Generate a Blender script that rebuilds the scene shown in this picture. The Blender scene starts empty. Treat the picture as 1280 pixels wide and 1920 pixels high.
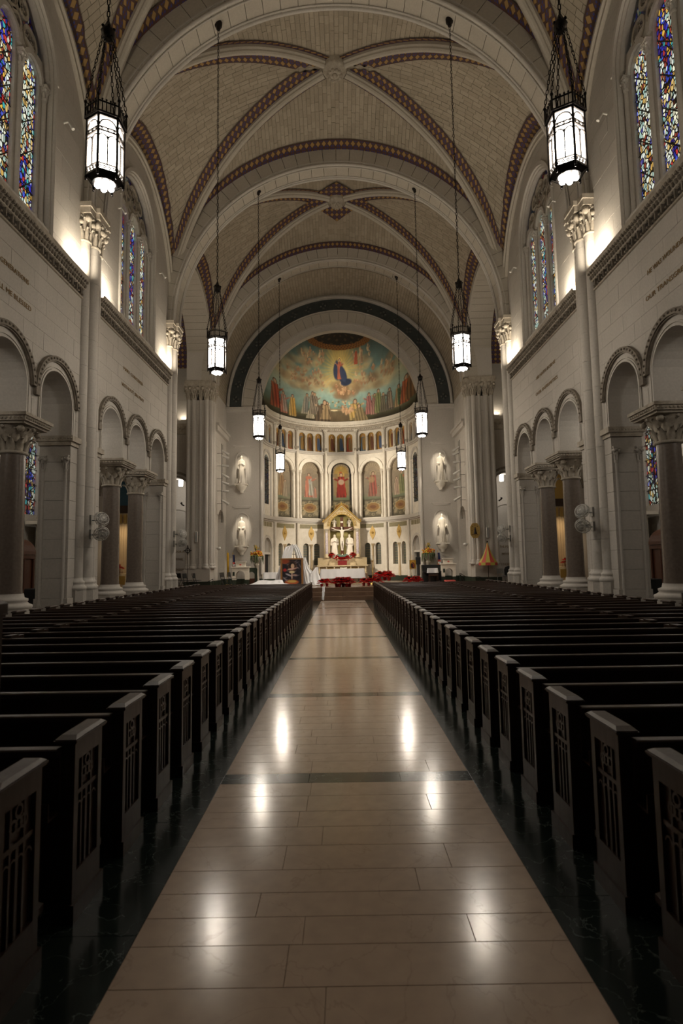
import bpy, bmesh, math, random
import numpy as np
from mathutils import Vector, Matrix, Euler
random.seed(7); np.random.seed(7)
PI = math.pi
sc = bpy.context.scene
COL = sc.collection

# ------------------------------------------------------------------ camera
cam_d = bpy.data.cameras.new('camera')
cam = bpy.data.objects.new('camera', cam_d); COL.objects.link(cam)
cam_d.sensor_fit = 'VERTICAL'; cam_d.sensor_height = 36.0; cam_d.lens = 20.0
cam_d.clip_start = 0.05; cam_d.clip_end = 200
PITCH = math.radians(5.09)
cam.matrix_world = (Matrix.Translation((-0.008, 0.0, 2.0)) @
                    Matrix.Rotation(PI/2 + PITCH, 4, 'X') @ Matrix.Rotation(-0.016, 4, 'Z'))
cam_d.dof.use_dof = True; cam_d.dof.focus_distance = 26.0; cam_d.dof.aperture_fstop = 2.6
sc.camera = cam

# ------------------------------------------------------------------ world, view
w = bpy.data.worlds.new('night'); sc.world = w; w.use_nodes = True
w.node_tree.nodes['Background'].inputs[0].default_value = (0.010, 0.012, 0.016, 1)
w.node_tree.nodes['Background'].inputs[1].default_value = 0.3
sc.view_settings.view_transform = 'Standard'
try: sc.view_settings.look = 'None'
except Exception: pass
sc.view_settings.gamma = 1.0
sc.view_settings.use_curve_mapping = False
sc.view_settings.exposure = 0.30

# ------------------------------------------------------------------ light levels (all lamps are built further down with these)
L_PANE = 7.0        # lantern glass radiance
L_BULB = 80.0        # lantern bulbs radiance
L_DOWN = 260.0       # spot under each lantern, W
L_LAMP = 190.0       # bulb inside each lantern, W
L_LEDGE = 100.0       # flood lights on the cornice, W
L_APSE = 1650.0       # each spot light of the racks, W
L_STATUE = 560.0
WARM = (1.0, 0.87, 0.69)
LAMP = (1.0, 0.925, 0.83)

# ------------------------------------------------------------------ main dimensions
BY = [0.2, 8.75, 17.3, 25.9, 34.4]      # bay lines
XW = 7.85                               # nave wall face
TH = 0.9                                # wall thickness
ZI = 5.8                                # impost
ZC0, ZC1 = 10.15, 10.8                  # cornice
ZS = 13.2                               # vault springing
YE = 38.5                               # apse front wall
RA = 5.4                                # apse radius
FZ = 0.66                               # sanctuary floor
XO = 11.8                               # outer aisle wall

# ------------------------------------------------------------------ object helpers
def link(o, parent=None):
    COL.objects.link(o)
    if parent is not None: o.parent = parent
    return o
def tag(o, label=None, cat=None, group=None, kind=None):
    if label: o['label'] = label
    if cat: o['category'] = cat
    if group: o['group'] = group
    if kind: o['kind'] = kind
    return o
def empty(name, loc=(0,0,0), rz=0, label=None, cat=None, group=None, kind=None):
    o = bpy.data.objects.new(name, None); o.empty_display_size = .2
    COL.objects.link(o); o.location = loc; o.rotation_euler = (0,0,rz)
    return tag(o, label, cat, group, kind)
def kids(o): return [c for c in ALLKIDS.get(o.name, [])]
def copy_tree(o, parent=None):
    c = o.copy(); COL.objects.link(c); c.parent = parent
    for ch in list(o.children): copy_tree(ch, c)
    return c

class MB:
    """collects faces, builds one mesh object"""
    def __init__(s): s.v=[]; s.f=[]; s.sm=[]; s.uv=None; s.mi=[]
    def add(s, vs, fs, smooth=False, mi=0):
        b=len(s.v); s.v += [tuple(p) for p in vs]
        for f in fs: s.f.append(tuple(b+i for i in f)); s.sm.append(smooth); s.mi.append(mi)
        return s
    def quad(s,a,b,c,d,smooth=False,mi=0): return s.add([a,b,c,d],[(0,1,2,3)],smooth,mi)
    def box(s, x0,x1,y0,y1,z0,z1,mi=0):
        v=[(x0,y0,z0),(x1,y0,z0),(x1,y1,z0),(x0,y1,z0),(x0,y0,z1),(x1,y0,z1),(x1,y1,z1),(x0,y1,z1)]
        return s.add(v,[(0,3,2,1),(4,5,6,7),(0,1,5,4),(1,2,6,5),(2,3,7,6),(3,0,4,7)],False,mi)
    def bbox(s, x0,x1,y0,y1,z0,z1,b=.01,mi=0):
        """box with chamfered top edges"""
        v=[(x0,y0,z0),(x1,y0,z0),(x1,y1,z0),(x0,y1,z0),
           (x0,y0,z1-b),(x1,y0,z1-b),(x1,y1,z1-b),(x0,y1,z1-b),
           (x0+b,y0+b,z1),(x1-b,y0+b,z1),(x1-b,y1-b,z1),(x0+b,y1-b,z1)]
        f=[(0,3,2,1),(8,9,10,11)]
        for i in range(4):
            j=(i+1)%4; f+= [(i,j,4+j,4+i),(4+i,4+j,8+j,8+i)]
        return s.add(v,f,False,mi)
    def prism(s, pts, z0, z1, axis='z', mi=0, smooth=False):
        n=len(pts)
        def m(p,h):
            return {'z':(p[0],p[1],h),'y':(p[0],h,p[1]),'x':(h,p[0],p[1])}[axis]
        v=[m(p,z0) for p in pts]+[m(p,z1) for p in pts]
        f=[tuple(range(n-1,-1,-1)),tuple(range(n,2*n))]+[(i,(i+1)%n,n+(i+1)%n,n+i) for i in range(n)]
        return s.add(v,f,smooth,mi)
    def loft(s, rings, closed=True, caps=True, smooth=True, mi=0):
        n=len(rings[0]); v=[p for r in rings for p in r]; f=[]
        m=n if closed else n-1
        for k in range(len(rings)-1):
            for i in range(m):
                j=(i+1)%n; f.append((k*n+i,k*n+j,(k+1)*n+j,(k+1)*n+i))
        s.add(v,f,smooth,mi)
        if caps and closed:
            s.add(list(rings[0]),[tuple(range(n-1,-1,-1))],False,mi); s.add(list(rings[-1]),[tuple(range(n))],False,mi)
        return s
    def lathe(s, prof, c=(0,0,0), n=16, a0=0.0, a1=2*PI, smooth=True, mi=0, rot=0.0):
        full=abs(a1-a0-2*PI)<1e-6; m=n if full else n+1
        rings=[]
        for r,z in prof:
            rings.append([(c[0]+r*math.cos(rot+a0+(a1-a0)*i/n), c[1]+r*math.sin(rot+a0+(a1-a0)*i/n), c[2]+z) for i in range(m)])
        return s.loft(rings, closed=full, caps=full, smooth=smooth, mi=mi)
    def tube(s, path, r, n=6, smooth=True, mi=0, caps=True):
        path=[Vector(p) for p in path]; rings=[]; up=None
        for i,p in enumerate(path):
            d=(path[min(i+1,len(path)-1)]-path[max(i-1,0)])
            if d.length<1e-9: d=Vector((0,0,1))
            d.normalize()
            if up is None:
                up=Vector((0,0,1)) if abs(d.z)<.9 else Vector((1,0,0))
            a=d.cross(up)
            if a.length<1e-4: up=Vector((1,0,0)) if abs(d.x)<.9 else Vector((0,1,0)); a=d.cross(up)
            a.normalize(); b=a.cross(d); up=b
            rr=r[i] if isinstance(r,(list,tuple)) else r
            rings.append([tuple(p+a*(rr*math.cos(2*PI*k/n))+b*(rr*math.sin(2*PI*k/n))) for k in range(n)])
        return s.loft(rings, smooth=smooth, mi=mi, caps=caps)
    def ball(s, c, r, n=8, m=6, sz=1.0, mi=0):
        prof=[(max(1e-4,r*math.sin(PI*i/m)), -r*sz*math.cos(PI*i/m)) for i in range(m+1)]
        return s.lathe(prof,c,n,mi=mi)
    def xf(s, M):
        s.v=[tuple(M@Vector(p)) for p in s.v]; return s
    def build(s, name, mats, parent=None, recalc=True, uv=None, loc=None, rz=None, kind=None, label=None):
        me=bpy.data.meshes.new(name)
        me.from_pydata(s.v,[],s.f)
        if not isinstance(mats,(list,tuple)): mats=[mats]
        for m in mats: me.materials.append(m)
        me.polygons.foreach_set('use_smooth', s.sm)
        if len(mats)>1: me.polygons.foreach_set('material_index', s.mi)
        if uv is not None:
            ul=me.uv_layers.new(name='UVMap')
            li=np.zeros(len(me.loops),dtype=np.int32); me.loops.foreach_get('vertex_index',li)
            ul.data.foreach_set('uv', np.array(uv,dtype=np.float32)[li].ravel())
        if recalc:
            bm=bmesh.new(); bm.from_mesh(me); bmesh.ops.recalc_face_normals(bm,faces=bm.faces); bm.to_mesh(me); bm.free()
        me.update()
        o=bpy.data.objects.new(name,me); link(o,parent)
        if loc: o.location=loc
        if rz: o.rotation_euler=(0,0,rz)
        tag(o,label=label,kind=kind)
        return o

# ------------------------------------------------------------------ materials
def srgb(r,g,b): return tuple(((c/255)/12.92 if c/255<=.04045 else (((c/255)+.055)/1.055)**2.4) for c in (r,g,b))+(1,)
def new_mat(name):
    m=bpy.data.materials.new(name); m.use_nodes=True
    nt=m.node_tree; b=nt.nodes['Principled BSDF']; return m,nt,b
def N(nt,t,**kw):
    n=nt.nodes.new(t)
    for k,v in kw.items(): setattr(n,k,v)
    return n
def mixrgb(nt,a,b,fac,mode='MIX'):
    n=N(nt,'ShaderNodeMix',data_type='RGBA',blend_type=mode)
    for sock,val in ((6,a),(7,b),(0,fac)):
        if hasattr(val,'is_output') or isinstance(val,bpy.types.NodeSocket): nt.links.new(val,n.inputs[sock])
        else: n.inputs[sock].default_value=val
    return n.outputs[2]
def mth(nt,op,a,b=None,c=None,clamp=False):
    n=N(nt,'ShaderNodeMath',operation=op); n.use_clamp=clamp
    for i,val in enumerate((a,b,c)):
        if val is None: continue
        if isinstance(val,bpy.types.NodeSocket): nt.links.new(val,n.inputs[i])
        else: n.inputs[i].default_value=val
    return n.outputs[0]
def stone(name, c1, c2, rough=.75, scale=1.2, bump=.15, island=.0, fine=18, metal=0.0, veins=None, spec=None):
    m,nt,b=new_mat(name)
    tc=N(nt,'ShaderNodeTexCoord'); geo=N(nt,'ShaderNodeNewGeometry')
    src=geo.outputs['Position'] if island>=0 else tc.outputs['Object']
    n1=N(nt,'ShaderNodeTexNoise'); n1.inputs['Scale'].default_value=scale; n1.inputs['Detail'].default_value=5; nt.links.new(src,n1.inputs['Vector'])
    f=mth(nt,'MULTIPLY_ADD',n1.outputs[0],2.2,-.6,clamp=True)
    if abs(island)>0:
        f=mth(nt,'ADD',mth(nt,'MULTIPLY',f,1-abs(island)),mth(nt,'MULTIPLY',geo.outputs['Random Per Island'],abs(island)))
    col=mixrgb(nt,c1,c2,f)
    n2=N(nt,'ShaderNodeTexNoise'); n2.inputs['Scale'].default_value=fine; n2.inputs['Detail'].default_value=4; nt.links.new(src,n2.inputs['Vector'])
    g=mth(nt,'MULTIPLY_ADD',n2.outputs[0],.3,.85)
    gg=N(nt,'ShaderNodeCombineColor'); 
    for i in range(3): nt.links.new(g,gg.inputs[i])
    col=mixrgb(nt,col,gg.outputs[0],1.0,'MULTIPLY')
    if veins:
        vc,vs,vt=veins
        wn=N(nt,'ShaderNodeTexNoise'); wn.inputs['Scale'].default_value=vs; wn.inputs['Detail'].default_value=7; wn.inputs['Distortion'].default_value=.5; nt.links.new(src,wn.inputs['Vector'])
        d=mth(nt,'ABSOLUTE',mth(nt,'SUBTRACT',wn.outputs[0],.5))
        k=mth(nt,'SUBTRACT',1.0,mth(nt,'DIVIDE',d,vt),clamp=True)
        col=mixrgb(nt,col,vc,mth(nt,'MULTIPLY',k,.6))
    nt.links.new(col,b.inputs['Base Color'])
    b.inputs['Roughness'].default_value=rough; b.inputs['Metallic'].default_value=metal
    if spec is not None: b.inputs['Specular IOR Level'].default_value=spec
    if bump>0:
        bp=N(nt,'ShaderNodeBump'); bp.inputs['Strength'].default_value=bump; bp.inputs['Distance'].default_value=.02
        nt.links.new(n2.outputs[0],bp.inputs['Height']); nt.links.new(bp.outputs[0],b.inputs['Normal'])
    return m
def plain(name,c,rough=.5,metal=0.0,emit=0.0,ec=None,bump=0,scale=30,sub=0):
    m,nt,b=new_mat(name)
    tc=N(nt,'ShaderNodeTexCoord'); n=N(nt,'ShaderNodeTexNoise'); n.inputs['Scale'].default_value=scale
    nt.links.new(tc.outputs['Object'],n.inputs['Vector'])
    c2=tuple(x*.78 for x in c[:3])+(1,)
    nt.links.new(mixrgb(nt,c,c2,n.outputs[0]),b.inputs['Base Color'])
    b.inputs['Roughness'].default_value=rough; b.inputs['Metallic'].default_value=metal
    if emit: b.inputs['Emission Color'].default_value=ec or c; b.inputs['Emission Strength'].default_value=emit
    if bump:
        bp=N(nt,'ShaderNodeBump'); bp.inputs['Strength'].default_value=bump; bp.inputs['Distance'].default_value=.01
        nt.links.new(n.outputs[0],bp.inputs['Height']); nt.links.new(bp.outputs[0],b.inputs['Normal'])
    return m
def wood(name,c1,c2,rough=.35):
    m,nt,b=new_mat(name)
    geo=N(nt,'ShaderNodeTexCoord'); mp=N(nt,'ShaderNodeMapping'); mp.inputs['Scale'].default_value=(3,3,.5)
    nt.links.new(geo.outputs['Object'],mp.inputs['Vector'])
    n=N(nt,'ShaderNodeTexNoise'); n.inputs['Scale'].default_value=9; n.inputs['Detail'].default_value=6; n.inputs['Distortion'].default_value=.8
    nt.links.new(mp.outputs[0],n.inputs['Vector'])
    nt.links.new(mixrgb(nt,c1,c2,n.outputs[0]),b.inputs['Base Color'])
    nt.links.new(mth(nt,'MULTIPLY_ADD',n.outputs[0],.2,rough-.1),b.inputs['Roughness'])
    return m
def vcol(name,rough=.7,metal=0.0,spec=.3):
    m,nt,b=new_mat(name)
    a=N(nt,'ShaderNodeVertexColor'); a.layer_name='Col'
    nt.links.new(a.outputs[0],b.inputs['Base Color']); b.inputs['Roughness'].default_value=rough
    b.inputs['Specular IOR Level'].default_value=spec
    return m
def emitm(name,c,s):
    m=bpy.data.materials.new(name); m.use_nodes=True; nt=m.node_tree; nt.nodes.clear()
    e=N(nt,'ShaderNodeEmission'); e.inputs[0].default_value=c; e.inputs[1].default_value=s
    o=N(nt,'ShaderNodeOutputMaterial'); nt.links.new(e.outputs[0],o.inputs[0]); return m

M={}
M['lime']=stone('limestone',(.50,.465,.415,1),(.41,.38,.335,1),.72,.5,.12,.35)
M['lime_plain']=stone('limestone_smooth',(.52,.485,.435,1),(.44,.41,.365,1),.65,.8,.1,.0)
M['carved']=stone('carved_limestone',(.46,.41,.34,1),(.30,.26,.20,1),.75,6,.6,.0,30)
M['mortar']=stone('mortar',(.20,.18,.15,1),(.15,.13,.11,1),.9,3,0,0)
M['vmortar']=stone('vault_mortar',(.25,.215,.16,1),(.19,.16,.12,1),.9,3,0,0)
M['carvedk']=stone('darker_carving',(.27,.235,.19,1),(.15,.125,.095,1),.8,6,.6,.0,30)  # darker tone of the carved limestone, for hood moulds and cornice
M['frieze']=stone('frieze_recess_shade',(.06,.05,.042,1),(.03,.026,.022,1),.8,6,.2,0,30)  # shade of the quatrefoil recesses put into the colour
M['vault']=stone('vault_stone',(.40,.345,.265,1),(.27,.23,.17,1),.85,.35,.2,.55)
M['rib']=stone('rib_stone',(.50,.46,.39,1),(.37,.33,.27,1),.7,.6,.1,.5)
M['granite']=stone('polished_granite',(.165,.132,.108,1),(.125,.10,.082,1),.26,14,.0,0,120)
M['greenm']=stone('green_marble',(.012,.020,.017,1),(.022,.032,.028,1),.16,2.5,.0,0,30,veins=((.22,.26,.24,1),4.5,.006))
M['slab']=stone('pink_marble_slab',(.60,.47,.37,1),(.49,.37,.28,1),.16,.9,.012,.55,9,veins=((.42,.31,.23,1),1.6,.006))
M['joint']=stone('joint_mortar',(.33,.25,.19,1),(.27,.20,.15,1),.6,3,0,0)
M['floor']=stone('dark_floor',(.03,.022,.018,1),(.02,.015,.012,1),.4,1,.0,0)
M['step']=stone('brown_step_marble',(.22,.14,.09,1),(.15,.09,.06,1),.25,2,.02,0)
M['wood']=wood('dark_oak',(.042,.018,.010,1),(.020,.009,.005,1),.36)
M['woodcap']=wood('lit_oak_cap',(.055,.029,.018,1),(.028,.015,.010,1),.40)  # lighter oak: light on the tops of caps and rails put into the colour
M['woodred']=wood('mahogany',(.11,.038,.017,1),(.06,.02,.01,1),.35)
M['iron']=plain('dark_bronze',(.025,.02,.017,1),.45,.7)
M['gold']=plain('gilding',(.62,.42,.12,1),.38,.75)
M['goldflat']=plain('gold_paint',(.55,.36,.10,1),.55,.2)
M['white']=stone('white_marble',(.70,.65,.56,1),(.60,.55,.46,1),.5,3,.1,0)
M['cloth']=plain('white_cloth',(.88,.88,.89,1),.9,0,bump=.2,scale=60)
M['red']=plain('poinsettia_red',(.74,.012,.016,1),.55)
M['leaf']=plain('dark_leaf',(.02,.07,.02,1),.6)
M['pot']=plain('red_foil',(.45,.02,.02,1),.3,.4)
M['black']=plain('black_plastic',(.012,.012,.012,1),.45)
M['grey']=plain('grey_metal',(.30,.30,.29,1),.4,.6)
M['whitep']=plain('white_plastic',(.62,.60,.55,1),.45)
M['beige']=stone('cream_marble',(.66,.55,.36,1),(.55,.44,.26,1),.35,4,.05,0)
M['violet']=stone('violet_marble',(.42,.36,.40,1),(.60,.55,.56,1),.25,9,0,0,veins=((.14,.09,.12,1),6,.03))
M['dado']=stone('green_dado',(.035,.045,.03,1),(.02,.03,.02,1),.3,3,0,0)
M['darkgreen']=stone('dark_green_band',(.040,.046,.042,1),(.022,.028,.028,1),.5,4,0,0)
M['paint']=vcol('painted_surface')
M['pane']=emitm('lantern_glass',(1.0,.93,.84,1),L_PANE)
_nt=M['pane'].node_tree; _t=N(_nt,'ShaderNodeBsdfTransparent'); _t.inputs[0].default_value=(.6,.57,.52,1); _a=N(_nt,'ShaderNodeAddShader')
_e=[n for n in _nt.nodes if n.type=='EMISSION'][0]; _o=[n for n in _nt.nodes if n.type=='OUTPUT_MATERIAL'][0]
_nt.links.new(_e.outputs[0],_a.inputs[0]); _nt.links.new(_t.outputs[0],_a.inputs[1]); _nt.links.new(_a.outputs[0],_o.inputs[0])
M['bulb']=emitm('lamp_bulb',(1.0,.93,.84,1),L_BULB)
M['glow']=emitm('candle_flame',(1.0,.75,.4,1),6)
M['fabyel']=plain('yellow_silk',(.60,.52,.10,1),.7)
M['fabred']=plain('red_silk',(.62,.09,.07,1),.7)
M['orange']=plain('orange_flower',(.62,.16,.02,1),.6)
M['yellowf']=plain('yellow_flower',(.65,.42,.04,1),.6)
M['flagblue']=plain('flag_blue',(.02,.03,.10,1),.8)
M['flaggold']=plain('flag_gold',(.60,.36,.03,1),.8)
M['dark']=plain('dark_void',(.006,.006,.006,1),.9)
M['candle']=plain('candle_wax',(.8,.76,.66,1),.5)
M['blueglass']=plain('blue_niche',(.03,.09,.13,1),.6)
M['ivory']=wood('ivory_panel',(.62,.50,.33,1),(.48,.37,.22,1),.5)
M['text']=plain('inscription_gold',(.24,.145,.045,1),.6,.1)

def band_mat(name='mosaic_band',border=True):
    m,nt,b=new_mat(name)
    uv=N(nt,'ShaderNodeUVMap'); sp=N(nt,'ShaderNodeSeparateXYZ'); nt.links.new(uv.outputs[0],sp.inputs[0])
    def cell(off,k):
        fx=mth(nt,'ABSOLUTE',mth(nt,'SUBTRACT',mth(nt,'FRACT',mth(nt,'MULTIPLY_ADD',sp.outputs[0],k,off)),.5))
        fy=mth(nt,'ABSOLUTE',mth(nt,'SUBTRACT',mth(nt,'FRACT',mth(nt,'MULTIPLY_ADD',sp.outputs[1],2.5,off)),.5))
        return fx,fy
    k=3.6
    fx,fy=cell(0,k); gx,gy=cell(.5,k)
    blue=mth(nt,'LESS_THAN',mth(nt,'MAXIMUM',fx,fy),.27)
    gold=mth(nt,'LESS_THAN',mth(nt,'ADD',gx,gy),.36)
    red=mth(nt,'LESS_THAN',mth(nt,'MINIMUM',fx,fy),.07)
    col=mixrgb(nt,(.065,.030,.018,1),(.30,.18,.055,1),gold)
    col=mixrgb(nt,col,(.028,.03,.15,1),blue)
    col=mixrgb(nt,col,(.085,.03,.02,1),mth(nt,'MULTIPLY',red,blue))
    edge=mth(nt,'GREATER_THAN',mth(nt,'ABSOLUTE',mth(nt,'SUBTRACT',sp.outputs[1],.5)),.43)
    if border: col=mixrgb(nt,col,(.05,.02,.013,1),edge)
    nt.links.new(col,b.inputs['Base Color']); b.inputs['Roughness'].default_value=.6
    return m
M['band']=band_mat(); M['star']=band_mat('mosaic_star_tiles',False)
def glass_mat(name,scale,strength,seed,kind=0):
    m,nt,b=new_mat(name)
    geo=N(nt,'ShaderNodeNewGeometry'); mp=N(nt,'ShaderNodeMapping'); mp.inputs['Scale'].default_value=(1,1,.62); mp.inputs['Location'].default_value=(0,seed,seed*.7)
    mp.inputs['Rotation'].default_value=(.5,0,0)
    nt.links.new(geo.outputs['Position'],mp.inputs[0])
    v=N(nt,'ShaderNodeTexVoronoi'); v.inputs['Scale'].default_value=scale; nt.links.new(mp.outputs[0],v.inputs['Vector'])
    e=N(nt,'ShaderNodeTexVoronoi',feature='DISTANCE_TO_EDGE'); e.inputs['Scale'].default_value=scale; nt.links.new(mp.outputs[0],e.inputs['Vector'])
    sp=N(nt,'ShaderNodeSeparateColor'); nt.links.new(v.outputs['Color'],sp.inputs[0])
    uv=N(nt,'ShaderNodeUVMap'); us=N(nt,'ShaderNodeSeparateXYZ'); nt.links.new(uv.outputs[0],us.inputs[0])
    def ramp(cols):
        r=N(nt,'ShaderNodeValToRGB'); r.color_ramp.interpolation='CONSTANT'
        el=r.color_ramp.elements
        while len(el)<len(cols): el.new(.5)
        for i,c in enumerate(cols): el[i].position=i/len(cols); el[i].color=c+(1,)
        nt.links.new(sp.outputs[0],r.inputs[0]); return r.outputs[0]
    white=ramp([(.70,.76,.70),(.50,.30,.07),(.34,.50,.44),(.72,.70,.52),(.30,.42,.36),(.56,.38,.13),(.62,.66,.58),(.22,.04,.02),(.50,.48,.34),(.05,.05,.26)])
    blue=ramp([(.03,.03,.40),(.02,.02,.22),(.45,.03,.03),(.05,.08,.5),(.03,.30,.32),(.02,.01,.15),(.50,.50,.42),(.20,.02,.02),(.02,.04,.3),(.6,.35,.05)])
    # figures: blue and red masses along the middle of the light
    n=N(nt,'ShaderNodeTexNoise'); n.inputs['Scale'].default_value=.9; nt.links.new(geo.outputs['Position'],n.inputs[0])
    mid=mth(nt,'SUBTRACT',1.0,mth(nt,'MULTIPLY',mth(nt,'ABSOLUTE',mth(nt,'SUBTRACT',us.outputs[0],.5)),2.0))
    if kind==0: f=mth(nt,'GREATER_THAN',n.outputs[0],.64)
    else: f=mth(nt,'GREATER_THAN',mth(nt,'MULTIPLY_ADD',mid,.16,n.outputs[0]),.62)
    border=mth(nt,'LESS_THAN',mid,.10)
    col=mixrgb(nt,white,blue,mth(nt,'MAXIMUM',f,border))
    lead=mth(nt,'GREATER_THAN',e.outputs[0],.11)
    # diagonal and level bars of leading
    z2=mth(nt,'FRACT',mth(nt,'MULTIPLY',us.outputs[1],1.6))
    bar=mth(nt,'GREATER_THAN',z2,.03)
    dd=mth(nt,'ABSOLUTE',mth(nt,'SUBTRACT',mth(nt,'FRACT',mth(nt,'MULTIPLY_ADD',us.outputs[0],.8,mth(nt,'MULTIPLY',us.outputs[1],1.1))),.5))
    d1=mth(nt,'GREATER_THAN',dd,.025)
    de=mth(nt,'ABSOLUTE',mth(nt,'SUBTRACT',mth(nt,'FRACT',mth(nt,'SUBTRACT',mth(nt,'MULTIPLY',us.outputs[1],1.1),mth(nt,'MULTIPLY',us.outputs[0],.8))),.5))
    d2=mth(nt,'GREATER_THAN',de,.025)
    k=mth(nt,'MULTIPLY',mth(nt,'MULTIPLY',lead,bar),mth(nt,'MULTIPLY',d1,d2))
    cc=mixrgb(nt,(.0,.0,.0,1),col,k)
    nt.links.new(cc,b.inputs['Emission Color']); b.inputs['Emission Strength'].default_value=strength
    b.inputs['Base Color'].default_value=(.01,.01,.01,1); b.inputs['Roughness'].default_value=.2
    return m
M['glassA']=glass_mat('stained_glass_pale',11,1.0,3.1,0)
M['glassB']=glass_mat('stained_glass_blue',11,1.0,8.3,1)
M['glassD']=glass_mat('stained_glass_aisle',9,.5,12.3,1)
M['glassC']=glass_mat('stained_glass_deep',9,.12,5.3,1)

# ------------------------------------------------------------------ lights
def spot(name,loc,target,power,size_deg,blend=.5,radius=.06,color=WARM,parent=None):
    d=bpy.data.lights.new(name,'SPOT'); d.energy=power; d.spot_size=math.radians(size_deg); d.spot_blend=blend
    d.shadow_soft_size=radius; d.color=color[:3]
    o=bpy.data.objects.new(name,d); COL.objects.link(o)
    o.location=loc; o.rotation_euler=(Vector(target)-Vector(loc)).to_track_quat('-Z','Y').to_euler()
    return o
def area(name,loc,target,power,sx,sy,color=WARM):
    d=bpy.data.lights.new(name,'AREA'); d.shape='RECTANGLE'; d.size=sx; d.size_y=sy; d.energy=power; d.color=color[:3]
    o=bpy.data.objects.new(name,d); COL.objects.link(o)
    o.location=loc; o.rotation_euler=(Vector(target)-Vector(loc)).to_track_quat('-Z','Y').to_euler()
    return o
# flood lights standing on the cornice at the foot of the shafts, washing the clerestory
for s in (-1,1):
    for k,y in enumerate(BY[1:]):
        for d in (-1,1):
            if k==3: continue
            yy=y+d*1.15
            area('ledge_floodlight',(s*(XW-.14),yy,ZC1+.04),(s*(XW+.02),yy+d*.10,ZC1+.9),L_LEDGE*(1 if d<0 else .85),.10,.9)
# apse flood spots, from the two racks on the chancel walls
for s in (-1,1):
    racks=[(9.0,(s*-2.6,43.2,8.4)),(8.2,(s*-3.6,42.5,8.0)),(7.3,(s*-1.5,43.8,7.6)),(6.6,(s*-2.2,43.5,3.4)),(5.9,(s*-1.4,42.5,3.2)),(5.2,(s*-3.0,40,1.2)),(9.3,(s*-2.5,42.5,11.5))]
    for z,t in racks:
        spot('rack_spotlight',(s*7.15,35.5,z),t,L_APSE,33,.9,.08)
    # statue spots
    spot('statue_spotlight',(s*6.3,36.4,11.4),(s*6.75,YE,8.5),L_STATUE,23,.8,.04)
    spot('statue_spotlight',(s*6.3,36.4,7.2),(s*6.75,YE,4.35),L_STATUE,23,.8,.04)
    spot('chancel_fill_light',(s*7.15,35.5,9.9),(s*-6.7,38.5,6.2),1000,70,1,.08)  # fill light added near the rack to brighten the facing statue wall
    spot('sanctuary_fill_light',(s*7.35,26.9,10.0),(s*-2.5,35.2,1.6),2800,30,.9,.08)  # fill light added without a fixture to brighten altar cloth and drapes
    # mural up-lights hanging free inside the apse, with no fixture
    spot('mural_uplight',(s*3.0,40.0,12.2),(s*-1.5,43.3,15.2),400,85,1.0,.2)
# ================================================================== wall helpers
def arch_top(u,op):
    uc,h,sill,spr=op[:4]; t=(u-uc)/h
    return spr+h*math.sqrt(max(0,1-t*t))
def in_op(u,ops):
    for op in ops:
        if abs(u-op[0])<op[1]-1e-6: return op
    return None
def samples(u0,u1,ops,step=.6,na=14):
    us={round(u0,5),round(u1,5)}
    k=max(1,int((u1-u0)/step))
    for i in range(k+1): us.add(round(u0+(u1-u0)*i/k,5))
    for op in ops:
        for i in range(na+1):
            u=op[0]-op[1]*math.cos(PI*i/na)
            if u0<=u<=u1: us.add(round(u,5))
    return sorted(us)
def wall_strip(mb,P,u0,u1,v0,v1,ops,d0=0.0,d1=.3,step=.6,back=False,na=14,nv=1):
    us=samples(u0,u1,ops,step,na)
    for a,b in zip(us[:-1],us[1:]):
        if b-a<1e-5: continue
        op=in_op((a+b)/2,ops)
        if op is None:
            for k in range(nv):
                va=v0+(v1-v0)*k/nv; vb=v0+(v1-v0)*(k+1)/nv
                mb.quad(P(a,va,d0),P(b,va,d0),P(b,vb,d0),P(a,vb,d0))
            if back: mb.quad(P(a,v0,d1),P(b,v0,d1),P(b,v1,d1),P(a,v1,d1))
        else:
            ta,tb=arch_top(a,op),arch_top(b,op)
            if op[2]>v0+1e-4:
                mb.quad(P(a,v0,d0),P(b,v0,d0),P(b,op[2],d0),P(a,op[2],d0))
                mb.quad(P(a,op[2],d0),P(b,op[2],d0),P(b,op[2],d1),P(a,op[2],d1))
                if back: mb.quad(P(a,v0,d1),P(b,v0,d1),P(b,op[2],d1),P(a,op[2],d1))
            mb.quad(P(a,ta,d0),P(b,tb,d0),P(b,v1,d0),P(a,v1,d0))
            mb.quad(P(a,ta,d0),P(b,tb,d0),P(b,tb,d1),P(a,ta,d1),smooth=True)
            if back: mb.quad(P(a,ta,d1),P(b,tb,d1),P(b,v1,d1),P(a,v1,d1))
    for op in ops:
        for e in (op[0]-op[1],op[0]+op[1]):
            mb.quad(P(e,max(v0,op[2]),d0),P(e,op[3],d0),P(e,op[3],d1),P(e,max(v0,op[2]),d1))
    return mb
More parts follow.
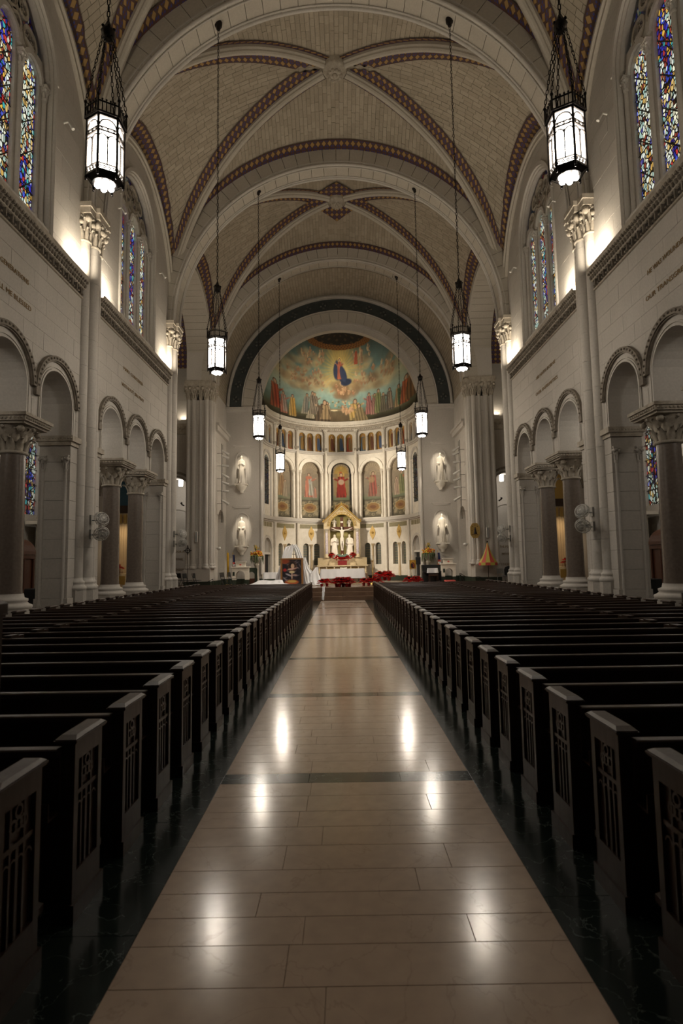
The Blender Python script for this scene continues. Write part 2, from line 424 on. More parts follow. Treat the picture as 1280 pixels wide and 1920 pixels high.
def ashlar(P,u0,u1,v0,v1,ops,ch,bl,parent,mat,name='stone_block',joined=False,proud=.009,gap=.008,kind=None,na=8):
    """courses of stone blocks laid on a wall face; each a mesh of its own unless joined"""
    rows=max(1,round((v1-v0)/ch)); ch=(v1-v0)/rows
    allmb=MB(); out=[]
    for r in range(rows):
        a0=v0+r*ch+gap/2; a1=v0+(r+1)*ch-gap/2
        n=max(1,round((u1-u0)/bl)); L=(u1-u0)/n
        edges=[u0]+[u0+(i+(.5 if r%2 else 0)+random.uniform(-.08,.08))*L for i in range(0 if r%2 else 1,n)]+[u1]
        for e0,e1 in zip(edges[:-1],edges[1:]):
            x0=e0+gap/2; x1=e1-gap/2
            if x1-x0<.05: continue
            mb=allmb if joined else MB()
            near=[op for op in ops if x1>op[0]-op[1] and x0<op[0]+op[1]]
            us=samples(x0,x1,near,50,na); c0=len(mb.f); pr=proud*random.uniform(.6,1.1)
            for a,b in zip(us[:-1],us[1:]):
                if b-a<1e-4: continue
                op=in_op((a+b)/2,near); pcs=[]
                if op is None: pcs=[(a0,a0,a1,a1)]
                else:
                    if op[2]>a0: pcs.append((a0,a0,min(a1,op[2]),min(a1,op[2])))
                    ta,tb=arch_top(a,op),arch_top(b,op)
                    la,lb=max(a0,ta),max(a0,tb)
                    if not(la>=a1 and lb>=a1): pcs.append((min(la,a1),min(lb,a1),a1,a1))
                for p,q,t,s_ in pcs:
                    mb.quad(P(a,p,-pr),P(b,q,-pr),P(b,s_,-pr),P(a,t,-pr))
                    mb.quad(P(a,p,-pr),P(b,q,-pr),P(b,q,0),P(a,p,0))
                    mb.quad(P(a,t,-pr),P(b,s_,-pr),P(b,s_,0),P(a,t,0))
                    if a==us[0] or op is not None: mb.quad(P(a,p,-pr),P(a,t,-pr),P(a,t,0),P(a,p,0))
                    if b==us[-1] or op is not None: mb.quad(P(b,q,-pr),P(b,s_,-pr),P(b,s_,0),P(b,q,0))
            if not joined and len(mb.f)>c0: out.append(mb.build(name,mat,parent,recalc=True))
    if joined: return allmb.build(name,mat,parent,kind=kind or 'stuff')
    return out
def sweep_arch(mb,P,uc,zc,r0,r1,d0,d1,a0=0,a1=180,n=24,smooth=True):
    """curved band between radii r0..r1, depth d0..d1"""
    rings=[]
    for i in range(n+1):
        a=math.radians(a0+(a1-a0)*i/n); c,s_=math.cos(a),math.sin(a)
        rings.append([P(uc+r0*c,zc+r0*s_,d0),P(uc+r1*c,zc+r1*s_,d0),P(uc+r1*c,zc+r1*s_,d1),P(uc+r0*c,zc+r0*s_,d1)])
    return mb.loft(rings,smooth=False)
def leaf(mb,c,ang,r,z,w,h,out):
    """an upright curling leaf on a capital"""
    ca,sa=math.cos(ang),math.sin(ang); rings=[]
    for t,ro,ww in ((0,0,.9),(.35,.12*out,1.0),(.7,.45*out,.8),(.95,1.0*out,.5),(.86,1.25*out,.3)):
        R=r+ro; th=.05*h+.012
        p=[]
        for (a,b) in ((-ww*w/2,0),(0,th),(ww*w/2,0),(0,-th)):
            p.append((c[0]+(R+b)*ca-a*sa, c[1]+(R+b)*sa+a*ca, z+t*h))
        rings.append(p)
    mb.loft(rings,smooth=True)
def capital(mb,c,z0,h,r0,r1,ab,n=8,abh=.16,tiers=2,square=True,half=None):
    """leafy capital: necking ring, bell, leaves, volutes, abacus"""
    mb.lathe([(r0,0),(r0*1.18,.02),(r0*1.18,.07),(r0*1.0,.10),(r0*1.04,h*.3),(r0*1.15,h*.55),(r1*.86,h*.85),(r1*.95,h)],(c[0],c[1],z0),14)
    for t in range(tiers):
        for k in range(n):
            a=2*PI*(k+.5*t)/n
            leaf(mb,c,a,r0*(1.02+.10*t),z0+.08+t*h*.30,2*PI*r0/n*1.15,h*(.46+.04*t),(r1-r0)*.62)
    for k in range(4):
        a=PI/4+k*PI/2
        q=(c[0]+r1*.98*math.cos(a),c[1]+r1*.98*math.sin(a),z0+h*.84)
        mb.ball(q,h*.13,7,5)
        q=(c[0]+r1*.86*math.cos(a+PI/4),c[1]+r1*.86*math.sin(a+PI/4),z0+h*.90)
        mb.ball(q,h*.08,6,4)
    if ab:
        mb.box(c[0]-ab*.88,c[0]+ab*.88,c[1]-ab*.88,c[1]+ab*.88,z0+h,z0+h+abh*.45)
        mb.box(c[0]-ab,c[0]+ab,c[1]-ab,c[1]+ab,z0+h+abh*.45,z0+h+abh)
def base_mould(mb,c,z0,r,h=.3,n=20):
    mb.lathe([(r*1.55,0),(r*1.62,.03),(r*1.62,.09),(r*1.38,.13),(r*1.25,.17),(r*1.32,.20),(r*1.32,.25),(r*1.06,.28),(r*1.0,h)],(c[0],c[1],z0),n)
def octp(cx,cy,r,rot=PI/8,n=8): return [(cx+r*math.cos(rot+2*PI*i/n),cy+r*math.sin(rot+2*PI*i/n)) for i in range(n)]

# ================================================================== floor
fl=empty('floor',kind='structure',label='pale marble centre aisle with dark green marble borders and dark side floors')
MB().box(-16.5,16.5,-4,31.2,-.3,-.02).build('floor_bed',M['floor'],fl)
MB().box(-1.9,1.9,-1,30.6,-.02,-.006).build('mortar_bed',M['joint'],fl)
MB().box(-16.5,16.5,31.2,40,-.3,FZ-.9).build('floor_bed',M['floor'],fl)
bands=[2.17+3.35*i for i in range(-1,9)]
def slab(x0,x1,y0,y1,mat,name):
    g=.0012
    return MB().bbox(x0+g,x1-g,y0+g,y1-g,-.03,0.0,.0015).build(name,mat,fl)
for i,yb in enumerate(bands[:-1]):
    y0=yb+.12; y1=bands[i+1]-.12
    if y1<-.5: continue
    rows=11; ch=(y1-y0)/rows; y=y0
    hs=[random.uniform(.8,1.25) for _ in range(rows)]; tot=sum(hs)
    for r in range(rows):
        h=hs[r]/tot*(y1-y0)
        cuts=[-1.155,random.uniform(-.75,.0)+(.45 if r%2 else 0),1.155]
        if r%3==0: cuts=[-1.155,random.uniform(-.6,-.2),random.uniform(.3,.8),1.155]
        for a,b in zip(cuts[:-1],cuts[1:]): slab(a,b,y,y+h,M['slab'],'marble_slab')
        y+=h
for yb in bands:
    if yb>-.5 and yb<30:
        for a,b in ((-1.155,-.35),(-.35,.5),(.5,1.155)): slab(a,b,yb-.12,yb+.12,M['greenm'],'marble_band')
for s in (-1,1):
    for k in range(23):
        y=-.8+k*1.36+(.3 if s>0 else 0)
        x0,x1=sorted((s*1.155,s*2.0))
        slab(x0,x1,y,min(y+1.36,30.5),M['greenm'],'marble_border_slab')
# sanctuary platform and steps
pf=empty('platform',loc=(0,0,0),label='sanctuary platform with brown steps at the end of the aisle',kind='structure')
for i in range(3):
    z=FZ/3
    for j in range(6):
        x0=-7.8+j*2.6
        MB().bbox(x0+.004,x0+2.596,30.5+i*.36,30.5+(i+1)*.36+.03,i*z,(i+1)*z,.015).build('step_block',M['step'],pf)
MB().box(-16,16,31.55,45,FZ-.02-.3,FZ-.01).build('platform_core',M['step'],pf)
for i in range(9):
    for j in range(8):
        MB().box(-7.8+i*1.733+.004,-7.8+(i+1)*1.733-.004,31.55+j*1.6+.004,31.55+(j+1)*1.6-.004,FZ-.03,FZ).build('platform_slab',M['step'],pf)

# ================================================================== nave side walls
WALLS={}
def Pside(s,x0=XW):
    return lambda u,v,d: (s*(x0+d),u,v)
SIDE={-1:'left',1:'right'}
def window_clere(s,b,wall_parent):
    yc=(BY[b]+BY[b+1])/2; P=Pside(s,XW+.05)
    n={(-1,1):1,(1,1):2,(-1,2):3,(1,2):4}[(s,b)]
    lab='tall stained glass window with round tracery high on the %s wall, %s the first chandelier pair'%(SIDE[s],'beside' if b==1 else 'beyond')
    wn=empty('window_%d'%n,(s*(XW+.3),yc,11.2),kind='structure',label=lab)
    inv=Matrix.Translation((-s*(XW+.3),-yc,-11.2))
    def bl(mb,name,mat,uv=None,**k): mb.xf(inv); return mb.build(name,mat,wn,uv=uv,**k)
    D=.30; sill=11.2; spr=15.55
    # three lights
    for i,dy in enumerate((-1.12,0,1.12)):
        u=yc+dy; hh=.37; top=15.25 if i!=1 else 15.45
        us=[u-hh*math.cos(PI*k/12) for k in range(13)]; vs=[];fs=[];uv=[]
        for k,uu in enumerate(us):
            vs+= [P(uu,sill,D+.03),P(uu,top+hh*math.sqrt(max(0,1-((uu-u)/hh)**2)),D+.03)]
            uv+= [((uu-u)/hh*.5+.5,0.),((uu-u)/hh*.5+.5,(vs[-1][2]-sill))]
        fs=[(2*k,2*k+2,2*k+3,2*k+1) for k in range(12)]
        mb=MB().add(vs,fs); bl(mb,'stained_glass',M['glassB' if i==1 else 'glassA'],uv=uv,recalc=False)
        m=MB()
        for z in (12.0,12.8,13.6,14.4): 
            m.tube([P(u-hh,z,D),P(u+hh,z,D)],.012,5)
        bl(m,'saddle_bar',M['iron'])
    # stone plate with the lights cut out
    ops=[(yc+dy,.38,sill,15.25 if i!=1 else 15.45) for i,dy in enumerate((-1.12,0,1.12))]
    m=MB(); wall_strip(m,P,yc-1.8,yc+1.8,sill,16.0,ops,D-.06,D+.06)
    bl(m,'tracery_plate',M['lime_plain'])
    # tracery: dark glazed field with stone rings
    m=MB(); sweep=[]
    m.add([P(yc-1.75*math.cos(PI*k/20),15.55+1.75*math.sin(PI*k/20),D+.04) for k in range(21)]+[P(yc,15.3,D+.04)],[tuple(range(22))])
    bl(m,'dark_tracery_glass',M['glassC'],uv=[(.5,.5)]*22,recalc=False)
    m=MB()
    rings=[(yc,16.62,.46)]+[(yc+1.02*math.cos(a),15.95+.62*math.sin(a)*1.0,.30) for a in (0.15,PI-.15)]
    rings+=[(yc-.62,16.62,.24),(yc+.62,16.62,.24),(yc-.38,16.02,.20),(yc+.38,16.02,.2)]
    for (cy,cz,r) in rings:
        sweep_arch(m,P,cy,cz,r-.05,r+.05,D-.08,D+.06,0,360,20)
        for q in range(4):
            a=PI/4+q*PI/2
            sweep_arch(m,P,cy+r*.42*math.cos(a),cz+r*.42*math.sin(a),r*.42,r*.54,D-.04,D+.05,0,360,10)
    bl(m,'tracery',M['carved'])
    # colonnettes between and beside the lights
    for dy in (-1.72,-.56,.56,1.72):
        m=MB(); c=(s*(XW+.05+D-.10),yc+dy)
        m.lathe([(.11,0),(.11,.12),(.085,.18),(.065,.24),(.065,3.7)],(c[0],c[1],sill),10)
        capital(m,c,sill+3.7,.34,.07,.13,.13,5,.08,1)
        bl(m,'colonnette',M['lime_plain'])
    for dy in (-1.12,0,1.12):
        m=MB(); sweep_arch(m,P,yc+dy,15.25 if dy else 15.45,.40,.52,D-.14,D,0,180,14); bl(m,'light_arch',M['lime_plain'])
    m=MB(); sweep_arch(m,P,yc,15.55,1.72,1.84,D-.22,D-.04,0,180,24); sweep_arch(m,P,yc,15.55,1.86,1.99,-.08,.10,0,180,24)
    for e in (-1,1):
        m.tube([P(yc+e*1.90,sill-.3,-.02),P(yc+e*1.90,15.55,-.02)],.06,8)
    bl(m,'window_moulding',M['lime_plain'])
    return wn

for s in (-1,1):
    S=SIDE[s]; P=Pside(s)
    W=empty('wall_'+S,(0,0,0),kind='structure',label='pale limestone nave wall with round arcade on the %s side'%S); WALLS[s]=W
    # ---- bay 0 is behind the camera: plain
    MB().box(min(s*XW,s*(XW+TH)),max(s*XW,s*(XW+TH)),-4,BY[1],-.0,19.5).build('plain_wall',M['lime_plain'],W)
    aw=MB(); arch_ops=[]
    for b in (1,2):
        y0,y1=BY[b],BY[b+1]; yc=(y0+y1)/2
        ops=[(yc+dy,.85,ZI,6.55) for dy in (-2.4,0,2.4)]
        wall_strip(aw,P,y0,y1,ZI,ZC0,ops,0,TH,back=True)
        o2=[(yc+dy,1.13,ZI,6.7) for dy in (-2.4,0,2.4)]
        up=empty('arcade_masonry'); up.parent=W
        ashlar(P,y0+.35,y1-.35,ZI+.02,ZC0,o2,.48,1.05,up,M['lime'])
        for i,dy in enumerate((-2.4,0,2.4)):
            m=MB(); sweep_arch(m,P,yc+dy,6.62,1.05,1.19,-.10,.0,0,180,24)
            sweep_arch(m,P,yc+dy,6.62,1.02,1.06,-.06,.0,0,180,24)
            m.box(*(sorted((s*(XW-.10),s*XW))+[yc+dy-1.22,yc+dy-1.02,6.42,6.62]))
            for k in range(22):
                a=PI*(k+.5)/22; m.ball(P(yc+dy+1.12*math.cos(a),6.62+1.12*math.sin(a),-.11),.035,5,3)
            m.build('hood_mould',M['carvedk'],W)
            m=MB(); sweep_arch(m,P,yc+dy,6.55,.85,.90,-.035,.0,0,180,24); sweep_arch(m,P,yc+dy,6.55,.94,.965,-.03,.0,0,180,24)
            for e in (-1,1):
                for rr in ((.85,.90),(.94,.965)):
                    m.add([P(yc+dy+e*rr[0],ZI,0),P(yc+dy+e*rr[1],ZI,0),P(yc+dy+e*rr[1],ZI,-.035),P(yc+dy+e*rr[0],ZI,-.035),
                           P(yc+dy+e*rr[0],6.55,0),P(yc+dy+e*rr[1],6.55,0),P(yc+dy+e*rr[1],6.55,-.035),P(yc+dy+e*rr[0],6.55,-.035)],
                          [(0,1,5,4),(1,2,6,5),(2,3,7,6),(3,0,4,7)])
            m.build('arch_moulding',M['lime_plain'],W)
    aw.build('arcade_wall',M['lime_plain'],W)
    # ---- piers at bay lines: one stone course over the other
    for k,yb in enumerate(BY[1:4]):
        ya,yb2=yb-1.0,yb+1.0
        if k==0: ya=yb-.2
        if k==2: yb2=yb+.45
        pr=empty('wall_pier'); pr.parent=W
        z=0
        while z<ZI-.30:
            h=min(.56,ZI-.28-z); x=sorted((s*XW,s*(XW+TH))); e=.03 if z<.6 else 0
            ym=(ya+yb2)/2
            MB().bbox(x[0]-e,x[1]+e,ya-e,yb2+e,z+.004,z+h-.004,.006).build('stone_course',M['lime'],pr)
            z+=h
        m=MB(); x=sorted((s*(XW-.10),s*(XW+TH+.08)))
        m.box(x[0]+.06,x[1]-.06,ya-.06,yb2+.06,ZI-.28,ZI-.16); m.box(x[0],x[1],ya-.10,yb2+.10,ZI-.16,ZI)
        for q in range(int((x[1]-x[0])/.09)):
            m.ball((x[0]+.05+q*.09,ya-.10,ZI-.08),.03,5,3); m.ball((x[0]+.05+q*.09,yb2+.1,ZI-.08),.03,5,3)
        m.build('impost',M['carved'],pr)
        for yy,e in ((ya,-1),(yb2,1)):
            for xx in (XW+.12,XW+TH-.12):
                m=MB(); c=(s*xx,yy)
                m.lathe([(.085,0),(.085,.5),(.10,.52),(.065,.62),(.052,.7),(.052,4.4)],(c[0],c[1],.35),8)
                capital(m,c,4.75,.42,.055,.10,.10,5,.06,1)
                m.build('corner_colonnette',M['lime_plain'],pr)
    # ---- cornice
    for k,(y0,y1) in enumerate([(-4,BY[1]),(BY[1],BY[2]),(BY[2],BY[3])]):
        y0+=.55 if k else 0; y1-=.55
        prof=[(XW+.05,ZC0),(XW-.06,ZC0),(XW-.06,ZC0+.05),(XW-.03,ZC0+.07),(XW-.03,ZC0+.27),(XW-.10,ZC0+.30),(XW-.12,ZC0+.44),(XW-.20,ZC0+.50),(XW-.24,ZC0+.56),(XW-.24,ZC1),(XW-.20,ZC1),(XW-.20,ZC1-.06),(XW+.05,ZC1-.06)]
        m=MB(); m.prism([(s*x,z) for x,z in prof],y0,y1,'y'); m.build('cornice',M['carved'],W)
        if k:
            m=MB(); n=int((y1-y0)/.27)
            for q in range(n):
                yy=y0+(q+.5)*(y1-y0)/n
                x=sorted((s*(XW-.11),s*(XW-.03)))
                for (dz,dy) in ((.10,0),(.22,0),(.16,-.06),(.16,.06)):
                    pass
                m.box(x[0],x[1],yy-.125,yy-.085,ZC0+.07,ZC0+.27)
                m.box(x[0],x[1],yy-.03,yy+.03,ZC0+.07,ZC0+.11); m.box(x[0],x[1],yy-.03,yy+.03,ZC0+.23,ZC0+.27)
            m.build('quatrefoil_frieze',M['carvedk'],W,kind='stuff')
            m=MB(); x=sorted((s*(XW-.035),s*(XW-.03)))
            m.box(x[0],x[1],y0,y1,ZC0+.075,ZC0+.265); m.build('frieze_shade',M['frieze'],W)
            m=MB(); n=int((y1-y0)/.13)
            for q in range(n):
                yy=y0+(q+.5)*(y1-y0)/n; m.ball((s*(XW-.13),yy,ZC0+.38),.055,6,4,1.25)
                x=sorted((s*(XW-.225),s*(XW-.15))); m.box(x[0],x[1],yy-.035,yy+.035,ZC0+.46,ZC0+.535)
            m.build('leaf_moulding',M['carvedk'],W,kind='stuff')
    # ---- clerestory
    cw=MB()
    for b in (1,2):
        y0,y1=BY[b],BY[b+1]; yc=(y0+y1)/2
        wall_strip(cw,Pside(s,XW+.05),y0,y1,ZC1-.1,19.2,[(yc,1.8,11.2,15.55)],0,.42)
        ashlar(Pside(s,XW+.05),y0+.4,y1-.4,ZC1,18.9,[(yc,2.0,11.0,15.55)],.50,.95,W,M['lime'],'clerestory_masonry',joined=True)
        window_clere(s,b,W)
        # stilted wall arch (formeret)
        m=MB(); PP=Pside(s,XW-.02)
        sweep_arch(m,PP,yc,14.35,3.88,3.98,-.06,.12,0,180,36); 
        sweep_arch(m,PP,yc,14.35,4.00,4.10,-.14,.12,0,180,36)
        for e in (-1,1):
            x=sorted((s*(XW-.16),s*(XW+.1))); ys=sorted((yc+e*3.90,yc+e*4.10)); m.box(x[0],x[1],ys[0],ys[1],ZS,14.35)
        m.build('wall_arch_moulding',M['rib'],W)
        for dy in (-2.3,2.3):   # little bracket lamps on the window jambs
            m=MB(); a=(s*(XW-.02),yc+dy,14.75)
            m.tube([a,(s*(XW-.16),yc+dy+.0,14.78),(s*(XW-.30),yc+dy,14.55)],[.03,.03,.05],6)
            t=m.build('wall_lamp',M['whitep']); tag(t,'small white tube lamp on the %s clerestory, %s jamb, %s the first lantern'%(S,'near' if dy<0 else 'far','beside' if b==1 else 'beyond'),'lamp')
    cw.build('clerestory_wall',M['lime_plain'],W)

# ---- inscriptions in gold letters cut on the walls
def text(s_,size,loc,rot,parent,mat,name='inscription',ext=.004,width=None):
    c=bpy.data.curves.new(name,'FONT'); c.body=s_; c.size=size; c.extrude=ext; c.align_x='CENTER'; c.align_y='BOTTOM'
    c.resolution_u=2
    o=bpy.data.objects.new(name,c); link(o,parent); o.location=loc; o.rotation_euler=rot; c.materials.append(mat)
    if width:
        bpy.context.view_layer.update(); k=width/max(.01,o.dimensions.x); o.scale=(k,1,1)
    return o
TX={(-1,1):('AND ALL GENERATIONS','SHALL CALL ME BLESSED'),(1,1):('HE WAS WOUNDED FOR','OUR TRANSGRESSIONS'),
    (-1,2):('MARY CONCEIVED','WITHOUT SIN PRAY'),(1,2):('HE HATH BORNE','OUR INFIRMITIES')}
for (s,b),(l1,l2) in TX.items():
    yc=(BY[b]+BY[b+1])/2-(.2 if b==1 else .5)
    rot=(PI/2,0,PI/2) if s<0 else (PI/2,0,-PI/2)
    for tx,z,wd in ((l1,9.08,2.0),(l2,8.45,2.3)):
        text(tx,.18,(s*(XW-.022),yc,z),rot,WALLS[s],M['text'],width=wd)

# ================================================================== columns and shafts
def granite_column(s,y,label):
    c=empty('granite_column',(s*8.3,y,0),label=label,cat='column',group='polished granite columns of the nave arcade')
    r=.30
    m=MB(); m.bbox(-.56,.56,-.56,.56,0,.55,.02); m.prism(octp(0,0,.60),.55,.98); m.build('plinth',M['lime'],c)
    m=MB(); base_mould(m,(0,0),.98,r*1.12,.38,24); m.build('base',M['lime_plain'],c)
    m=MB(); m.lathe([(r*1.08,1.33),(r*1.02,1.5),(r,2.6),(r*.95,4.86)],(0,0,0),28); m.build('shaft',M['granite'],c)
    m=MB(); capital(m,(0,0),4.84,.72,r*.97,.56,0,10,0,2)
    m.build('capital',M['carved'],c)
    m=MB(); m.box(-.56,.56,-.56,.56,5.54,5.60); m.box(-.62,.62,-.62,.62,5.60,5.72); m.box(-.66,.66,-.66,.66,5.72,ZI)
    for k in range(12):
        t=-.55+k*.1
        for q in ((t,-.63),(t,.63),(-.63,t),(.63,t)): m.ball((q[0],q[1],5.66),.035,5,3)
    m.build('abacus',M['carved'],c)
    return c
order={0:'nearest',1:'second',2:'third',3:'farthest'}
cols={}
for s in (-1,1):
    i=0
    for b in (1,2):
        for dy in (-1.2,1.2):
            yc=(BY[b]+BY[b+1])/2
            lab='polished dark granite column with leafy capital, %s from the camera in the %s arcade'%(order[i],SIDE[s])
            if not cols: cols['p']=granite_column(s,yc+dy,lab)
            else:
                c=copy_tree(cols['p']); c.location=(s*8.3,yc+dy,0); c['label']=lab
            i+=1
def shaft_cluster(s,y,label,first=False):
    c=empty('shaft_cluster',(s*7.82,y,0),label=label,cat='column shaft')
    k=s
    for (dx,dy,r) in ((-.03*s,0,.205),(.05*s,-.41,.18),(.05*s,.41,.18)):
        m=MB(); m.prism(octp(dx,dy,r*1.75),0,.5); m.prism(octp(dx,dy,r*1.6),.5,1.32); m.build('plinth',M['lime'],c)
        m=MB(); base_mould(m,(dx,dy),1.32,r*1.0,.36); m.build('base',M['lime_plain'],c)
        z=1.66; i=0
        while z<12.0:
            h=min(.92,12.0-z); m=MB(); m.lathe([(r,0.0),(r,h-.006)],(dx,dy,z),18); m.build('shaft_drum',M['lime'],c); z+=h
        top=12.0
        m=MB(); capital(m,(dx,dy),top,.86,r*1.0,r*1.62,0,8,0,2)
        for q in range(8):
            a=2*PI*q/8; m.ball((dx+r*1.45*math.cos(a),dy+r*1.45*math.sin(a),top+.60+.1*(q%2)),.085,6,5)
        m.build('capital',M['carved'],c)
        m=MB(); a=r*1.85; m.box(dx-a*.9,dx+a*.9,dy-a*.9,dy+a*.9,top+.86,top+1.05); m.box(dx-a,dx+a,dy-a,dy+a,top+1.05,ZS); m.build('abacus',M['carved'],c)
    return c
nm={1:'first',2:'second'}
for s in (-1,1):
    shaft_cluster(s,BY[1],'tall pale stone shafts with leafy capitals on the %s wall, out at the picture edge'%SIDE[s])
    shaft_cluster(s,BY[2],'tall pale stone shafts with leafy capitals on the %s wall between arcade bays'%SIDE[s])
    shaft_cluster(s,BY[3],'tall pale stone shafts with leafy capitals on the %s wall at the crossing'%SIDE[s])

# crossing piers
def crossing_pier(s):
    p=empty('crossing_pier',(s*8.6,34.4,0),label='massive clustered stone pier with many shafts, %s of the sanctuary'%SIDE[s],cat='pier')
    X=lambda v: s*(v-8.6)
    z=FZ+.35
    x=sorted((X(7.85),X(9.38)))
    m=MB(); m.box(x[0]-.02,x[1]+.02,-.62,.62,0,FZ+.36); m.build('green_base',M['dado'],p,label='dark green marble base')
    m=MB(); m.box(x[0]-.0,x[1]+.0,-.6,.6,FZ+.36,1.78); m.build('plinth',M['lime'],p)
    z=1.78
    while z<12.0:
        h=min(.62,12.0-z); MB().bbox(x[0]+.05,x[1]-.05,-.5,.5,z+.004,z+h-.004,.006).build('stone_course',M['lime'],p); z+=h
    shafts=[(9.20,-.50,.11),(8.86,-.52,.15),(8.46,-.52,.09),(8.12,-.50,.13),(7.88,-.30,.13),(7.84,.02,.15),(7.86,.36,.12),(9.3,0,.12)]
    cm=MB(); am=MB(); bm_=MB()
    for (xx,yy,r) in shafts:
        m=MB(); zz=2.1
        m.lathe([(r,2.05),(r,12.0)],(X(xx),yy,0),16); m.build('shaft',M['lime_plain'],p)
        base_mould(bm_,(X(xx),yy),1.78,r*.95,.3,16)
        capital(cm,(X(xx),yy),12.0,.80,r*1.0,r*2.1,0,7,0,2)
        a=r*2.0; am.box(X(xx)-a,X(xx)+a,yy-a,yy+a,12.8,ZS-.1)
    bm_.build('base_moulding',M['lime_plain'],p); cm.build('capital_band',M['carved'],p)
    am.box(x[0]-.02,x[1]+.1,-.66,.6,12.98,ZS); am.build('abacus',M['carved'],p)
    return p
for s in (-1,1): crossing_pier(s)
for s in (-1,1):   # masonry above the crossing piers
    x=sorted((s*XW,s*9.35)); MB().box(x[0],x[1],33.95,34.95,ZS,20.5).build('pier_wall',M['lime_plain'],WALLS[s])
    x=sorted((s*(XW+.02),s*(XW+TH))); MB().box(x[0],x[1],25.5,26.3,ZI,15).build('pier_wall',M['lime_plain'],WALLS[s])

# ---- transepts: tall stilted arch out of the crossing, vault, east wall with arches
for s in (-1,1):
    W=WALLS[s]; S=SIDE[s]; P=Pside(s,XW+.05); yc=(BY[3]+BY[4])/2
    ta=empty('transept_arch'); ta.parent=W
    for k in range(30):
        a0,a1=180*k/30,180*(k+1)/30; m=MB()
        sweep_arch(m,P,yc,14.35,3.86,4.25,0,1.45,a0+.10,a1-.10,2); m.build('voussoir',M['rib'],ta)
    for e in (-1,1):
        for k in range(3):
            x=sorted((s*(XW+.05),s*(XW+1.5))); ys=sorted((yc+e*3.86,yc+e*4.3)); h=(14.35-ZS)/3
            MB().box(x[0],x[1],ys[0],ys[1],ZS+k*h+.004,ZS+(k+1)*h-.004).build('stone_course',M['rib'],ta)
    m=MB(); sweep_arch(m,P,yc,14.35,3.84,3.92,-.08,.06,0,180,36); sweep_arch(m,P,yc,14.35,4.0,4.08,-.10,.06,0,180,36); m.build('arch_moulding',M['rib'],ta)
    # spandrel wall over the arch
    m=MB(); wall_strip(m,P,BY[3],BY[4],ZS,20.2,[(yc,4.2,ZS,14.35)],0,.3); m.build('spandrel_wall',M['lime_plain'],W)
    # transept barrel vault along x
    m=MB(); rings=[]
    for xx in (XW+1.4,16):
        rings.append([(s*xx,yc+4.35*math.cos(PI*k/24),14.2+4.35*math.sin(PI*k/24)) for k in range(25)])
    m.loft(rings,closed=False,caps=False); m.build('transept_vault',M['vault'],W)
    m=MB(); uv=[]; vs=[]; 
    for k in range(49):
        a=PI*k/48
        for q,xx in enumerate((XW+1.6,XW+2.3)): vs.append((s*xx,yc+4.31*math.cos(a),14.2+4.31*math.sin(a))); uv.append((4.3*a,q))
    m.add(vs,[(2*k,2*k+1,2*k+3,2*k+2) for k in range(48)]); m.build('mosaic_band',M['band'],W,uv=uv,recalc=False)
    # east wall
    PE=lambda u,v,d: (s*u,35.0+d,v)
    ops=[(10.25,.85,FZ,6.55),(13.55,1.15,FZ,6.3)]
    m=MB(); wall_strip(m,PE,9.3,16.2,0,ZC0,ops,0,.7,back=True); wall_strip(m,PE,9.3,16.2,ZC0,19,[],.12,.5)
    m.build('transept_wall',M['lime_plain'],W)
    ashlar(PE,9.3,16.0,FZ+.35,ZC0,[(10.25,1.12,0,6.7),(13.55,1.4,0,6.4)],.5,1.0,W,M['lime'],'transept_masonry',joined=True)
    ashlar(lambda u,v,d:(s*u,35.12+d,v),9.3,16.0,ZC1,18.5,[],.5,1.0,W,M['lime'],'transept_upper_masonry',joined=True)
    for (uc,r,zz) in ((10.25,.85,6.6),(13.55,1.15,6.35)):
        m=MB(); sweep_arch(m,PE,uc,zz,r+.20,r+.34,-.10,0,0,180,24); sweep_arch(m,PE,uc,zz,r+.02,r+.07,-.04,0,0,180,24)
        for k in range(20):
            a=PI*(k+.5)/20; m.ball(PE(uc+(r+.27)*math.cos(a),zz+(r+.27)*math.sin(a),-.11),.035,5,3)
        m.build('hood_mould',M['carvedk'],W)
    m=MB(); x=sorted((s*9.3,s*16.0)); m.box(x[0],x[1],34.90,35.1,ZC0,ZC0+.3); m.box(x[0],x[1],34.84,35.1,ZC0+.3,ZC1)
    n=22
    for q in range(n): m.ball((s*(9.4+q*.3),34.84,ZC0+.38),.07,6,4); 
    m.build('cornice',M['carved'],W)
    spot('transept_floodlight',(s*9.75,34.90,ZC1+.15),(s*10.6,35.3,ZC1+2.6),70,110,1,.08)
    m=MB(); x=sorted((s*9.55,s*9.95)); m.box(x[0],x[1],34.86,35.02,ZC1,ZC1+.05)
    m.box(x[0],x[1],34.84,34.87,ZC1,ZC1+.25); t=m.build('floodlight_box',M['whitep']); tag(t,'white floodlight box on the transept cornice, %s side'%S,'floodlight')
    # back room behind the arches, outer walls
    MB().box(*(sorted((s*9.3,s*16.2))+[38.9,39.1,0,10])).build('ambulatory_wall',M['lime_plain'],W)
    MB().box(*(sorted((s*9.3,s*9.45))+[35.0,39,0,10])).build('ambulatory_wall',M['lime_plain'],W)
    MB().box(*(sorted((s*9.3,s*16.2))+[35.0,39,9.8,10])).build('ambulatory_roof',M['lime_plain'],W)
    m=MB(); sweep_arch(m,lambda u,v,d:(s*u,38.9+d,v),11.2,4.9,.9,1.05,-.08,0,0,180,20)
    m.build('blind_arch',M['lime_plain'],W)
    for i,(z,tx) in enumerate(((4.0,'PRAY FOR US'),(3.3,'BLESSED ARE'),(2.8,'THE POOR IN'),(2.3,'SPIRIT FOR THEIRS'),(1.6,'IS THE KINGDOM'))):
        text(tx,.22,(s*11.3,38.88,z),(PI/2,0,0),W,M['text'],width=.9+.12*(i%3))
